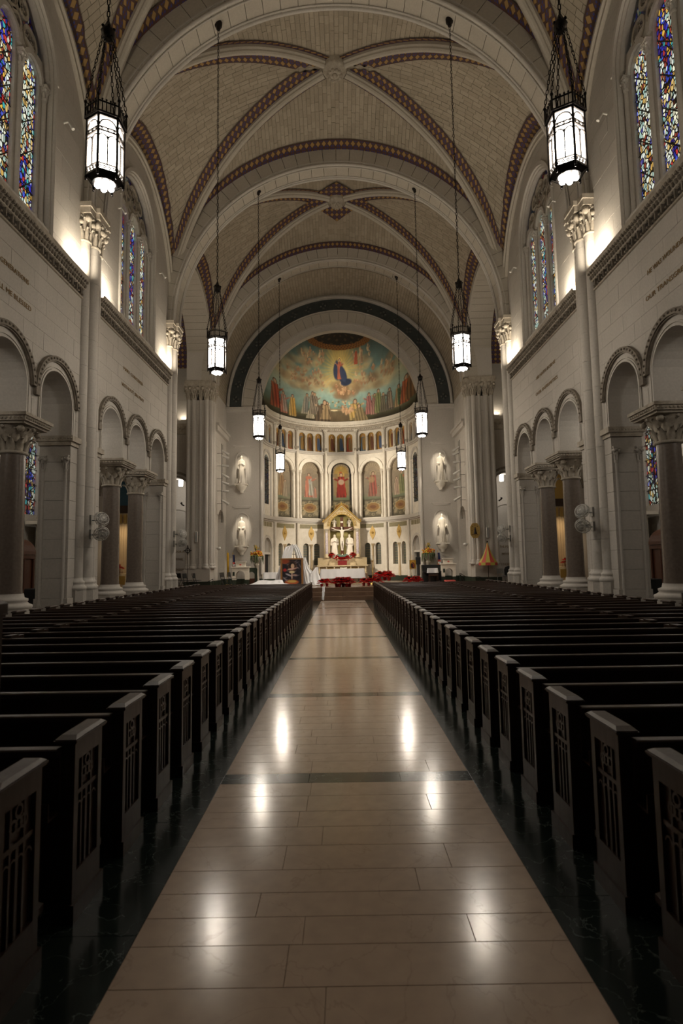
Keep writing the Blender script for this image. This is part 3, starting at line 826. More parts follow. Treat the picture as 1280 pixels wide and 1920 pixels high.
    MB().box(*(sorted((s*16,s*16.2))+[25.5,39,0,19.2])).build('transept_end_wall',M['lime_plain'],W)
    # west end of the transept and aisle: diaphragm walls with arches
    for k,yb in enumerate((BY[1],BY[2],BY[3])):
        PD=lambda u,v,d,yb=yb: (s*u,yb-.25+d,v)
        m=MB(); wall_strip(m,PD,XW+TH,XO+ (4.3 if k==2 else 0),0,9.2,[(10.3,1.15,0,6.0)],0,.5,back=True)
        m.build('aisle_cross_wall',M['lime_plain'],W)
        for dd in (-.06,.56):
            m=MB(); sweep_arch(m,PD,10.3,6.0,1.15,1.35,dd-.02,dd,0,180,20); m.build('arch_moulding',M['lime_plain'],W)
    if True:
        MB().box(*(sorted((s*(XW+TH),s*16.2))+[25.65,26.15,9.2,19.2])).build('transept_west_wall',M['lime_plain'],W)
    # outer aisle wall with windows, one per bay
    PO=Pside(s,XO)
    for b in (1,2):
        y0,y1=BY[b],BY[b+1]; yc2=(y0+y1)/2
        m=MB(); wall_strip(m,PO,y0,y1,0,9.2,[(yc2,.62,4.0,6.6)],0,.35); m.build('aisle_wall',M['lime_plain'],W)
        ashlar(PO,y0+.3,y1-.3,0.0,9.2,[(yc2,.62,4.0,6.6)],.55,1.1,W,M['lime'],'aisle_masonry',joined=True)
        nwin={(-1,1):5,(1,1):6,(-1,2):7,(1,2):8}[(s,b)]
        wn=empty('window_%d'%nwin,(s*(XO+.2),yc2,4.0),kind='structure',label='narrow blue stained glass window in the %s aisle, %s the first shaft cluster'%(S,'before' if b==1 else 'beyond'))
        hh=.6; us=[yc2-hh*math.cos(PI*k/12) for k in range(13)]; vs=[];uv=[]
        for uu in us:
            t=6.6+hh*math.sqrt(max(0,1-((uu-yc2)/hh)**2)); vs+=[(s*.05,uu-yc2,0),(s*.05,uu-yc2,t-4.0)]; uv+=[((uu-yc2)/hh*.5+.5,0),((uu-yc2)/hh*.5+.5,t-4.0)]
        MB().add(vs,[(2*k,2*k+2,2*k+3,2*k+1) for k in range(12)]).build('stained_glass',M['glassD'],wn,uv=uv,recalc=False)
        m=MB()
        for z in (.6,1.2,1.8,2.4): m.tube([(0,-hh,z),(0,hh,z)],.015,5)
        m.tube([(0,0,0),(0,0,3.2)],.02,5); m.build('saddle_bar',M['iron'],wn)
        m=MB(); sweep_arch(m,lambda u,v,d:(s*(-.2+d),u,v),0,2.6,.64,.76,-.07,0,0,180,20); m.build('window_moulding',M['lime_plain'],wn)
    x=sorted((s*(XW+TH),s*(XO+.4))); MB().box(x[0],x[1],-4,26.1,9.2,9.4).build('aisle_ceiling',M['lime_plain'],W)
    x=sorted((s*XO,s*(XO+.3))); MB().box(x[0],x[1],-4,BY[1],0,9.2).build('aisle_wall',M['lime_plain'],W)
    # carved string and pilaster strip in the aisle
    for b in (1,2):
        yc2=(BY[b]+BY[b+1])/2
        m=MB()
        for e in (-2.0,2.0):
            x=sorted((s*(XO-.35),s*XO)); m.box(x[0],x[1],yc2+e-.35,yc2+e+.35,0,5.2); x=sorted((s*(XO-.45),s*XO)); m.box(x[0],x[1],yc2+e-.45,yc2+e+.45,5.2,5.45)
        m.build('aisle_pilaster',M['lime_plain'],W)
# ================================================================== ceiling
CE=empty('ceiling',kind='structure',label='ribbed stone vault with painted mosaic bands along the ribs')
XV=8.05
def zd(sg): return ZS+9.1*math.sqrt(max(0,1-sg*sg))
def seg(h,c,t):
    """height of a circular segment of rise h over half span c"""
    if h<1e-4: return 0.0
    if h>=c: return h*math.sqrt(max(0,1-t*t))
    R=(c*c+h*h)/(2*h); return math.sqrt(max(0,R*R-t*t*c*c))-(R-h)
def lat(s,yc,hy,sg,t):
    """side web: sg 0..1 from boss to wall, t -1..1 across"""
    r=18.55+3.75*(1-sg*sg); a=zd(sg); r=max(r,a)
    return Vector((s*XV*sg, yc+hy*sg*t, a+seg(r-a,hy*sg,t)))
def trn(e,yc,hy,sg,t):
    """web toward a transverse arch (e=-1 near, 1 far)"""
    r=21.35+.95*(1-sg*sg); a=zd(sg); r=max(r,a)
    return Vector((XV*sg*t*(1+.05*sg**4*(1-abs(t)**10)), yc+e*hy*sg, a+seg(r-a,XV*sg,t)+.12*sg**4*(1-t*t)))
def surf_n(f,sg,t,yc):
    h=.01; sg=min(max(sg,.02),.985); t=min(max(t,-.985),.985)
    n=(f(sg+h,t)-f(sg-h,t)).cross(f(sg,t+h)-f(sg,t-h))
    if n.length<1e-9: n=Vector((0,0,-1))
    n.normalize()
    if n.dot(Vector((0,yc,14))-f(sg,t))<0: n=-n
    return n
def web(f,yc,parent,bricks=True):
    ns,nt_=22,28; rings=[]
    for i in range(ns+1):
        sg=.015+.985*i/ns
        row=[]
        for j in range(nt_+1):
            t=math.sin(PI/2*(-1+2*j/nt_)); p=f(sg,t)-surf_n(f,sg,t,yc)*.03; row.append(tuple(p))
        rings.append(row)
    MB().loft(rings,closed=False,caps=False).build('vault_shell',M['vmortar'] if bricks else M['vault'],parent,recalc=False)
def brickweb(f,yc,parent,half,other,rev,name):
    """half: rows are planes of constant sg*t*half. rows follow the ridge direction."""
    m=MB(); nr=int(1.45*half/.17) if half<5 else int(1.57*half/.18)
    th=[-PI/2+PI*k/(2*nr) for k in range(2*nr+1)]
    for k in range(2*nr):
        q0,q1=math.sin(th[k]),math.sin(th[k+1]); qm=(q0+q1)/2
        s0=max(abs(q0),abs(q1),.03)
        if s0>.992: continue
        # arc length along the row, cut into stones
        sg=s0; pts=[s0]; L=.0; step=random.uniform(.12,.4); prev=f(sg,qm/sg if abs(qm)<sg else math.copysign(1,qm))
        while sg<1.0:
            sg=min(1.0,sg+.010); p=f(sg,max(-1,min(1,qm/sg))); L+=(p-prev).length; prev=p
            if L>=step or sg>=1.0: pts.append(sg); L=0; step=random.uniform(.30,.46)
        first=True
        for a,b in zip(pts[:-1],pts[1:]):
            if b-a<.004: continue
            g=.0006; c=[]; dq=(q1-q0)*.03
            aa=a+g; bb=b-g
            lo0=(min(aa,1)); 
            qs=(q0+dq,q1-dq)
            cs=[]
            for (sg_,q) in ((aa,qs[0]),(bb,qs[0]),(bb,qs[1]),(aa,qs[1])):
                if first and sg_==aa: sg_=max(abs(q),.03)+.002
                t=max(-1,min(1,q/sg_)); cs.append(f(sg_,t))
            first=False
            n=surf_n(f,(aa+bb)/2,max(-1,min(1,qm/((aa+bb)/2))),yc); pr=random.uniform(0,.012)
            up=[tuple(p+n*pr) for p in cs]; dn=[tuple(p-n*.028) for p in cs]
            m.add(up+dn,[(0,1,2,3),(0,4,5,1),(1,5,6,2),(2,6,7,3),(3,7,4,0)])
    return m.build(name,M['vault'],parent,kind='stuff')
def marchband(f,yc,mode,width,parent,n=60,off=.055):
    """painted mosaic strip. mode 't-1'/'t1': beside the diagonal rib; 's1': along the wall or transverse arch"""
    vs=[];uv=[];fs=[];L=0;last=None;K=4
    for i in range(n+1):
        if mode=='s1':
            t=math.sin(PI/2*(-1+2*i/n)*.995); path=lambda w,t=t:(1-w,max(-1,min(1,t/(1-w))))
        else:
            sg=.05+.945*(i/n); sgn=-1 if mode=='t-1' else 1
            sg=math.sin(PI/2*sg); path=lambda w,sg=sg,sgn=sgn:(sg,sgn*(1-w))
        # march
        w=0; acc=0; p0=f(*path(0)); pts=[p0]; prm=[path(0)]; tgt=width/K
        while len(pts)<K+1 and w<1.0:
            w+=.004; p=f(*path(w)); acc+=(p-p0).length; p0=p
            if mode!='s1' and w>PI/2: break
            if acc>=tgt: pts.append(p); prm.append(path(w)); acc=0
        while len(pts)<K+1: pts.append(pts[-1]); prm.append(prm[-1])
        if last is not None: L+=(pts[2]-last).length
        last=pts[2]
        for k,(p,q) in enumerate(zip(pts,prm)):
            q=(min(q[0],.999),q[1]); nrm=surf_n(f,q[0],q[1],yc); vs.append(tuple(p+nrm*off)); uv.append((L,k/K))
    for i in range(n):
        for k in range(K): a=i*(K+1)+k; fs.append((a,a+1,a+K+2,a+K+1))
    m=MB(); m.add(vs,fs,True); return m.build('mosaic_band',M['band'],parent,uv=uv,recalc=False)
RIBP=[(-.17,.10),(-.17,-.16),(-.13,-.20),(-.11,-.20),(-.10,-.26),(-.05,-.31),(0,-.33),(.05,-.31),(.10,-.26),(.11,-.20),(.13,-.20),(.17,-.16),(.17,.10)]
def rib_piece(m,path,prof=RIBP,yc=0):
    rings=[]; ctr=Vector((0,yc,13))
    for i,p in enumerate(path):
        d=(path[min(i+1,len(path)-1)]-path[max(0,i-1)]).normalized(); dn=(ctr-p); dn=(dn-d*dn.dot(d)).normalized(); sd=d.cross(dn)
        rings.append([tuple(p+sd*a-dn*b) for a,b in prof])
    m.loft(rings,smooth=False)
for b in range(4):
    y0,y1=BY[b],BY[b+1]; yc=(y0+y1)/2; hy=(y1-y0)/2
    bay=empty('vault_bay'); bay.parent=CE
    for s in (-1,1):
        f=lambda sg,t,s=s: lat(s,yc,hy,sg,t)
        web(f,yc,bay,b>0)
        if b>0:
            brickweb(f,yc,bay,hy,XV,False,'side_web_stones')
            for md in ('t-1','t1','s1'): marchband(f,yc,md,.85 if md=='s1' else .80,bay)
        g=lambda sg,t,e=s: trn(e,yc,hy,sg,t)
        web(g,yc,bay,b>0)
        if b>0:
            brickweb(g,yc,bay,XV,hy,False,'end_web_stones')
            for md in ('t-1','t1'): marchband(g,yc,md,.66,bay)
            # band beside the transverse arch
            vs=[];uv=[]
            hw=.52
            marchband(lambda sg,t,g=g,hw=hw: g(max(.02,sg-.52/hy),t) if False else g(sg,t),yc,'s1',.98,bay)
    # diagonal ribs, stone by stone
    if b>0:
        for s in (-1,1):
            for e in (-1,1):
                th0=.035; nst=17
                for k in range(nst):
                    pts=[]
                    for q in range(4):
                        u=th0+(.985-th0)*(k+(q/3)*.994)/nst; sg=math.sin(PI/2*u)
                        pts.append(Vector((s*XV*sg,yc+e*hy*sg,zd(sg))))
                    m=MB(); rib_piece(m,pts,yc=yc); m.build('rib_stone',M['rib'],bay)
        m=MB(); m.lathe([(.10,-.22),(.16,-.26),(.30,-.22),(.34,-.14),(.46,-.10),(.50,0),(.50,.25)],(0,yc,22.1),20)
        for q in range(10):
            a=2*PI*q/10; m.ball((.25*math.cos(a),yc+.25*math.sin(a),21.87),.08,6,4)
        m.ball((0,yc,21.85),.10,8,6)
        m.build('boss',M['carved'],bay)
    # star of mosaic round the crossing boss
    if b==3:
        for s in (-1,1):
            LF=lambda sg,t,s=s: lat(s,yc,hy,sg,t)
            for f in (LF,(lambda sg,t,e=s: trn(e,yc,hy,sg,t))):
                vs=[];uv=[];n=16;K=6
                for i in range(n+1):
                    t=-1+2*i/n; A_,B_=(XV,hy) if f.__defaults__[0] is s and f is LF else (hy,XV); mx=1.75/(A_+B_*abs(t)); mx=max(mx,.29) if abs(t)>.86 else mx
                    for k in range(K+1):
                        sg=.02+(mx-.02)*k/K; p=f(sg,t); vs.append(tuple(p+Vector((0,0,-.10)))); uv.append((p.x,(p.y-yc)*1.0))
                MB().add(vs,[(i*(K+1)+k,i*(K+1)+k+1,(i+1)*(K+1)+k+1,(i+1)*(K+1)+k) for i in range(n) for k in range(K)]).build('mosaic_star',M['star'],bay,uv=uv,recalc=False)
# transverse arches of voussoirs
for k,yb in enumerate(BY[1:]):
    ar=empty('transverse_arch'); ar.parent=CE
    Pt=lambda u,v,d,yb=yb: (u,yb+d,v)
    n=40; hw=.50
    for i in range(n):
        m=MB(); g=.07
        sweep_arch(m,Pt,0,ZS,7.62,8.45,-hw,hw,180*i/n+g,180*(i+1)/n-g,2); m.build('voussoir',M['rib'],ar)
    m=MB()
    for e in (-1,1):
        m.tube([Pt(7.62*math.cos(PI*q/60),ZS+7.62*math.sin(PI*q/60),e*(hw-.02)) for q in range(61)],.065,8)
        m.tube([Pt(7.60*math.cos(PI*q/60),ZS+7.60*math.sin(PI*q/60),e*(hw-.17)) for q in range(61)],.03,6)
        sweep_arch(m,Pt,0,ZS,7.74,7.78,e*(hw+.015)-.02,e*(hw+.015)+.02,0,180,60)
    m.build('roll_moulding',M['lime_plain'],ar)

# ================================================================== chancel: side walls, barrel vault
CH=empty('wall_chancel',kind='structure',label='chancel side walls and barrel vault between the crossing piers and the apse')
for s in (-1,1):
    P=Pside(s)
    m=MB(); wall_strip(m,P,34.9,YE,0,13.0,[(36.9,.95,FZ,4.6),(36.9,.95,6.2,8.8)],0,.5); m.build('chancel_wall',M['lime_plain'],CH)
    MB().box(*(sorted((s*(XW+.5),s*(XW+.6)))+[34.9,YE,0,13])).build('recess_wall',M['lime_plain'],CH)
    ashlar(P,34.9,YE,FZ+.35,13.0,[(36.9,1.05,0,4.6),(36.9,1.05,6.2,8.8)],.5,.9,CH,M['lime'],'chancel_masonry',joined=True)
    m=MB(); x=sorted((s*(XW-.2),s*XW)); m.box(x[0],x[1],34.9,YE,ZC0+.25,ZC1-.1); x=sorted((s*(XW-.3),s*XW)); m.box(x[0],x[1],34.9,YE,ZC1-.1,ZC1+.05); m.build('cornice',M['lime_plain'],CH)
    x=sorted((s*(XW-.04),s*XW)); MB().box(x[0],x[1],34.9,YE,FZ,FZ+.36).build('green_dado',M['dado'],CH)
PB=lambda u,v,d:(u,34.9+d,v)
m=MB(); rings=[]
for y in (34.7,YE+.05): rings.append([(7.85*math.cos(PI*q/48),y,12.9+7.85*math.sin(PI*q/48)) for q in range(49)])
m.loft(rings,closed=False,caps=False); m.build('barrel_vault',M['vmortar'],CH)
m=MB()
nr=130
for r in range(nr):
    a0,a1=PI*r/nr+.0015,PI*(r+1)/nr-.0015; y=34.8-(.3 if r%2 else 0)
    while y<YE:
        l=random.uniform(.32,.48); y0,y1=max(34.8,y+.006),min(YE,y+l-.006); y+=l
        if y1-y0<.05: continue
        R=7.85-.02-random.uniform(0,.01)
        c=[(R*math.cos(a),yy,12.9+R*math.sin(a)) for a,yy in ((a0,y0),(a0,y1),(a1,y1),(a1,y0))]
        d=[(7.85*math.cos(a),yy,12.9+7.85*math.sin(a)) for a,yy in ((a0,y0),(a0,y1),(a1,y1),(a1,y0))]
        m.add(c+d,[(0,1,2,3),(0,4,5,1),(1,5,6,2),(2,6,7,3),(3,7,4,0)])
m.build('barrel_vault_stones',M['vault'],CH,kind='stuff')

# ================================================================== apse front wall
AF=empty('wall_apse',kind='structure',label='apse wall with stepped round arch, flanking niche walls and curved arcaded wall')
PA=lambda u,v,d:(u,YE+d,v)
m=MB()
# wall with big opening, stepped archivolts
for s in (-1,1):
    x=sorted((s*(RA+.02),s*(XW+.1))); m.box(x[0],x[1],YE,YE+.5,0,12.85)
sweep_arch(m,PA,0,12.8,RA+.3,12.5,.05,.4,0,180,48)
m.build('front_wall',M['lime_plain'],AF)
for s in (-1,1):
    nich=[(s*6.75,.42,7.44,9.25),(s*6.75,.42,3.26,5.15)]
    ashlar(PA,min(s*RA,s*XW),max(s*RA,s*XW),FZ+.35,12.4,[(s*6.62,.001,0,0)],.5,.85,AF,M['lime'],'stone_block')
    x=sorted((s*RA,s*XW)); MB().box(x[0],x[1],YE-.05,YE,FZ,FZ+.36).build('green_dado',M['dado'],AF)
    m=MB(); m.box(x[0]-.0,x[1],YE-.10,YE,12.45,12.6); m.box(x[0],x[1],YE-.2,YE,12.6,12.78); m.build('impost_band',M['lime_plain'],AF)
    # pilaster at the apse edge
    m=MB(); m.tube([(s*(RA+.02),YE-.05,1.3),(s*(RA+.02),YE-.05,12.4)],.12,12)
    m.build('edge_shaft',M['lime_plain'],AF)
m=MB(); sweep_arch(m,PA,0,12.8,RA,RA+.42,-.02,.45,0,180,64); sweep_arch(m,PA,0,12.8,RA+.42,RA+.52,-.14,.2,0,180,64); m.build('inner_archivolt',M['lime_plain'],AF)
aa=empty('apse_arch'); aa.parent=AF
for i in range(32):
    m=MB(); sweep_arch(m,PA,0,12.8,RA+.52,RA+1.28,-.10,.3,180*i/32+.08,180*(i+1)/32-.08,2); m.build('voussoir',M['rib'],aa)
m=MB(); sweep_arch(m,PA,0,12.8,RA+1.30,RA+1.36,-.24,.1,0,180,64); sweep_arch(m,PA,0,12.8,RA+2.2,RA+2.32,-.34,.1,0,180,64); sweep_arch(m,PA,0,12.8,RA+2.32,RA+2.7,-.1,.1,0,180,64); m.build('archivolt_moulding',M['lime_plain'],AF)
m=MB(); sweep_arch(m,PA,0,12.8,RA+1.36,RA+2.2,-.12,.1,0,180,64); m.build('dark_band',M['darkgreen'],AF)
m=MB()
for i in range(21):      # low ornaments on the dark band
    a=PI*(i+.5)/21; c=Vector((0,0,0)); r=RA+1.78
    for q in range(4):
        t=a+PI/2*q
        m.ball((r*math.cos(a)+.16*math.cos(t),YE-.125,12.8+r*math.sin(a)+.16*math.sin(t)),.11,6,3,.8)
m.build('band_rosettes',plain('band_ornament',(.075,.078,.066,1),.6),AF)

# ================================================================== painting toolkit
def s2l(c):
    c=np.asarray(c,dtype=np.float32)/255.; return np.where(c<=.04045,c/12.92,((c+.055)/1.055)**2.4)
class Canvas:
    def __init__(s,w,h,x0,x1,y0,y1,bg):
        s.a=np.tile(np.array(bg,dtype=np.float32),(h,w,1)); s.X,s.Y=np.meshgrid(np.linspace(x0,x1,w),np.linspace(y0,y1,h)); s.b=(x0,x1,y0,y1)
    def put(s,mask,col): 
        m=np.clip(mask,0,1)[...,None]; s.a=s.a*(1-m)+np.array(col,dtype=np.float32)*m
    def ell(s,cx,cy,rx,ry,col,al=1.,soft=.25,rot=0):
        dx,dy=s.X-cx,s.Y-cy; c,t=math.cos(rot),math.sin(rot); u=(dx*c+dy*t)/rx; v=(-dx*t+dy*c)/ry
        s.put(al*np.clip((1-np.sqrt(u*u+v*v))/soft+.5,0,1),col)
    def noise(s,sc,seed,oct=4):
        r=np.random.RandomState(seed); out=0; amp=1; tot=0
        for o in range(oct):
            n=0; f=sc*2**o
            for k in range(5):
                a=r.rand()*6.28; p=r.rand()*6.28; q=f*(.6+.8*r.rand()); n=n+np.sin((s.X*math.cos(a)+s.Y*math.sin(a))*q+p+1.3*np.sin((s.X*math.sin(a)-s.Y*math.cos(a))*q*.7+p*2))
            out=out+amp*n/5; tot+=amp; amp*=.55
        return out/tot
    def grad(s,stops):
        ys=[a for a,_ in stops]
        for k in range(3): s.a[...,k]=np.interp(s.Y,ys,[c[k] for _,c in stops])
    def fig(s,cx,cy,h,robe,cloak=None,lean=0,skin=(188,150,118),hair=(70,48,34),halo=None,kneel=False,arm=None):
        """standing or kneeling robed figure, cy is the feet"""
        H=h*(.62 if kneel else 1); w=.15*h
        if halo: s.ell(cx+lean*H,cy+H*.90,.115*h,.12*h,halo,.8,.2)
        t=np.clip((s.Y-cy)/(H*.82),0,1); c=cx+lean*(s.Y-cy)
        wid=w*(1.15-.45*t+(.75*(1-t) if kneel else 0))
        inside=(np.abs(s.X-c)<wid)&(s.Y>cy)&(s.Y<cy+H*.84)
        fold=1+.22*np.sin((s.X-c)/w*9+s.Y/h*5)+.1*np.sin((s.X-c)/w*21)
        m=inside.astype(np.float32)
        s.a=s.a*(1-m[...,None])+(np.array(robe,dtype=np.float32)*fold[...,None])*m[...,None]
        if cloak:
            sd=np.sign(lean) if lean else 1
            m2=((np.abs(s.X-c-.35*w*sd+ .5*w*(t-.5))<wid*.62)&(s.Y>cy+.08*h)&(s.Y<cy+H*.80)).astype(np.float32)
            s.a=s.a*(1-m2[...,None])+(np.array(cloak,dtype=np.float32)*fold[...,None])*m2[...,None]
        if arm:
            for sx in ((-1,1) if arm==2 else (arm,)):
                s.ell(cx+lean*H+sx*.15*h,cy+H*.70,.13*h,.035*h,robe,.95,.2,rot=sx*.55); s.ell(cx+lean*H+sx*.25*h,cy+H*.77,.03*h,.03*h,skin,.9)
        s.ell(cx+lean*H,cy+H*.905,.062*h,.078*h,hair,1,.15)
        s.ell(cx+lean*H,cy+H*.895,.047*h,.062*h,skin,1,.2)
    def sample(s,u,v):
        h,w=s.a.shape[:2]; i=np.clip((v*(h-1)),0,h-1.001); j=np.clip(u*(w-1),0,w-1.001); i0=i.astype(int); j0=j.astype(int); fi=(i-i0)[...,None]; fj=(j-j0)[...,None]
        A=s.a; return (A[i0,j0]*(1-fi)*(1-fj)+A[i0+1,j0]*fi*(1-fj)+A[i0,j0+1]*(1-fi)*fj+A[i0+1,j0+1]*fi*fj)
def vpanel(name,P,nu,nv,colf,parent=None,mat=None,gain=1.0,smooth=True):
    us=np.linspace(0,1,nu); vs=np.linspace(0,1,nv); verts=[];UV=[]
    for v in vs:
        for u in us: verts.append(tuple(P(u,v))); UV.append((u,v))
    f=[(j*nu+i,j*nu+i+1,(j+1)*nu+i+1,(j+1)*nu+i) for j in range(nv-1) for i in range(nu-1)]
    m=MB().add(verts,f,smooth); o=m.build(name,mat or M['paint'],parent,recalc=False)
    UV=np.array(UV); c=s2l(np.clip(colf(UV,np.array(verts)),0,255))*gain
    at=o.data.color_attributes.new('Col','FLOAT_COLOR','POINT')
    at.data.foreach_set('color',np.hstack([c,np.ones((len(c),1))]).astype(np.float32).ravel())
    return o

# ------------------------------------------------------------------ the mural in the half dome
ZD=12.95; DC=(0,YE,ZD)
cv=Canvas(560,340,-5.5,5.5,-.1,5.6,(90,110,105))
cv.grad([(-.1,(70,62,38)),(.5,(96,96,66)),(1.2,(104,142,138)),(2.0,(140,178,176)),(2.9,(172,176,148)),(3.7,(96,138,140)),(4.6,(70,102,106)),(5.6,(58,66,60))])
n1=cv.noise(.9,3); n2=cv.noise(2.2,5); n3=cv.noise(5,9)
cv.put(np.clip(n1*1.5,0,.6)*np.clip(1-abs(cv.Y-3.0)/2.2,0,1),(186,168,124))
cv.put(np.clip(n2*1.5-.15,0,.55)*np.clip(1-abs(cv.Y-3.7)/1.3,0,1),(112,92,70))
for (x,y,rx,ry) in ((-3.3,2.75,.9,.38),(-2.4,2.7,1.0,.35),(-1.5,3.0,.9,.36),(2.0,2.75,1.2,.4),(3.1,2.9,.9,.5),(-2.2,4.15,.8,.35),(-3.0,3.7,.8,.3),(1.6,4.0,.8,.35),(-4.0,3.2,.6,.4),(3.9,3.6,.6,.4)):
    for k in range(7):
        a=k*.9; cv.ell(x+rx*.7*math.cos(a),y+ry*.8*math.sin(a),rx*.40,ry*.55,[(204,184,138),(160,130,94),(196,170,120),(134,106,78)][k%4],.55,.7)
# golden glory behind the standing central figure
r=np.hypot(cv.X-.05,(cv.Y-3.75)*1.15); ang=np.arctan2(cv.Y-3.75,cv.X-.05)
cv.put(np.clip(1.25-r/1.75,0,1)*(.70+.22*np.sin(ang*34)),(208,168,70))
cv.put(np.clip(1.0-r/.7,0,1)*.6,(236,208,128))
cv.ell(.05,4.55,.75,.5,(186,150,66),.6,.8)
def cherub(x,y,h,c=(206,160,120)):
    cv.ell(x,y,.16*h,.30*h,c,.9,.3,rot=random.uniform(-.9,.9)); cv.ell(x+random.uniform(-.08,.08)*h,y+.36*h,.11*h,.12*h,(196,150,112),.95,.3); cv.ell(x+.2*h,y+.1*h,.22*h,.10*h,(176,128,92),.8,.4,rot=.7)
for k in range(46):
    a=random.uniform(0,2*PI); x=.05+random.gauss(0,.55); y=2.45+random.gauss(0,.3)
    cv.ell(x+.2,y-.08,.33,.22,(132,98,66),.35,.7)
for k in range(20): cherub(random.gauss(.0,.6),random.gauss(2.5,.3),random.uniform(.3,.48),random.choice([(206,166,124),(184,144,100),(160,108,76)]))
for (x0,x1,y0,y1,nn) in ((-3.9,-1.2,2.7,3.6,30),(1.1,3.9,2.7,3.8,32),(-3.0,-1.2,3.8,4.6,18),(1.0,2.6,4.0,4.7,10)):
    for k in range(nn): cherub(random.uniform(x0,x1),random.uniform(y0,y1),random.uniform(.3,.5),random.choice([(200,172,128),(176,146,104),(170,124,90),(146,120,86)]))
cv.fig(1.25,4.0,.75,(176,72,44),(170,80,50)); cv.fig(1.65,4.0,.7,(170,140,110),(150,120,90))
# central figure: red robe, blue mantle
cv.ell(-.12,3.7,.34,.60,(46,58,92),1,.2,rot=-.1); cv.ell(.22,3.4,.32,.60,(40,52,86),1,.2,rot=.35); cv.ell(.52,2.95,.42,.22,(34,46,80),1,.3,rot=.2)
cv.fig(.02,3.15,1.25,(170,84,60),None,lean=.0,halo=(226,190,92),arm=2)
cv.ell(.26,3.45,.20,.50,(44,58,98),.95,.2,rot=.3); cv.ell(-.28,3.65,.15,.42,(42,54,90),.95,.2)
# ground figures
cv.put(np.clip((.62-cv.Y)/.5,0,.8),(58,50,30))
cv.put(np.clip(cv.noise(3.2,12)*1.2,0,.5)*np.clip((1.5-cv.Y)/1.0,0,1),(70,74,44))
F=[(-4.75,.55,1.75,(176,74,34),(170,60,30),.05,0),(-4.2,.35,1.45,(186,96,72),(150,130,120),0,0),(-3.62,.22,1.55,(204,158,66),(196,146,54),.03,0),
   (-2.75,.55,1.2,(150,140,120),(120,120,116),.15,0),(-2.3,.25,.95,(176,160,130),None,0,1),(-2.1,.6,1.3,(140,124,104),(110,100,90),0,0),(-1.85,.6,1.25,(120,104,88),None,-.05,0),
   (-1.2,.12,1.35,(134,112,84),(160,134,96),.12,1),(-1.35,.05,1.5,(96,74,52),(150,124,88),.10,1),(1.35,.15,1.45,(168,140,74),(186,150,76),-.10,1),(1.62,.05,1.2,(140,116,70),None,-.1,1),
   (2.25,.5,1.25,(166,88,84),(150,90,90),0,0),(2.6,.45,1.2,(160,100,90),None,.05,0),(2.95,.5,1.35,(128,132,74),(110,120,70),0,0),(3.3,.5,1.1,(110,100,76),None,0,0),
   (3.75,.55,1.5,(100,88,76),(140,120,100),0,0),(4.35,.6,1.45,(170,130,80),(90,120,80),0,0),(4.75,.7,1.6,(184,78,34),(190,90,40),0,0),(5.05,.8,1.6,(140,90,40),None,0,0)]
for x,y,h,a,b2,l,kn in F:
    h=h*(1.75 if kn and abs(x)<2 else 1.3 if abs(x)<3.4 else 1.05); a=tuple(.8*q+.2*np.mean(a) for q in a)
    cv.fig(x,y,h,a,b2,lean=l,kneel=bool(kn),arm=random.choice([None,1,-1]))
# open stone tomb with flowers and little ones
cv.put(((abs(cv.X)<.72)&(cv.Y>.08)&(cv.Y<.95)).astype(float)*.9,(104,86,62)); cv.put(((abs(cv.X-.0)<.82)&(cv.Y>.90)&(cv.Y<1.08)).astype(float),(140,120,90)); cv.ell(-.45,.95,.28,.06,(206,190,150),1,.2)
for k in range(26): cv.ell(random.gauss(.1,.35),random.gauss(1.4,.15),.07,.06,random.choice([(190,160,120),(150,90,60),(110,110,60),(206,180,140)]),.9,.4)
for x in (.25,.5,.75,.9): cherub(x,.8+.2*random.random(),.75)
g_=cv.a.mean(axis=2,keepdims=True); cv.a=g_*.24+cv.a*.76*np.array([1.0,.99,.93])
cv.a*= (1+.16*n3+.10*n2)[...,None]; cv.a*=np.clip(1.12-.05*np.abs(cv.X)-.04*np.abs(cv.Y-2.4),.65,1.15)[...,None]*1.08  # vignette: shade towards the dome sides painted into the mural
# dark crown with gilded ring
def mural_col(UV,V):
    x=V[:,0]; z=V[:,2]-ZD
    # canvas coordinates: front elevation, stretched a little near the back of the dome
    c=cv.sample((x+5.5)/11.,np.clip((z+.1)/5.7,0,1))
    rr=np.hypot(V[:,0]-0,(V[:,1]-(YE+.2))); 
    a=np.arctan2(V[:,0],V[:,1]-YE)
    top=rr<2.0; ring=(rr>=1.85)&(rr<2.3); orn=(np.sin(a*60)*np.sin(rr*22)>-.1)
    c=np.where(top[:,None],np.array([[30,26,24]]),c)
    c=np.where(((rr<1.8)&(np.sin(a*16)*np.cos(rr*7)>.55))[:,None],np.array([[66,52,34]]),c)
    c=np.where(ring[:,None],np.where(orn[:,None],np.array([[124,84,36]]),np.array([[92,58,30]])),c)
    return c
def Pdome(u,v):
    a=PI*(u-.5); e=PI/2*v*.9999; R=RA-.02
    return (R*math.cos(e)*math.sin(a), YE+R*math.cos(e)*math.cos(a), ZD+R*math.sin(e))
mu=vpanel('mural',Pdome,300,190,mural_col)
tag(mu,'large half-dome mural of a blue and red figure rising on golden clouds','mural')
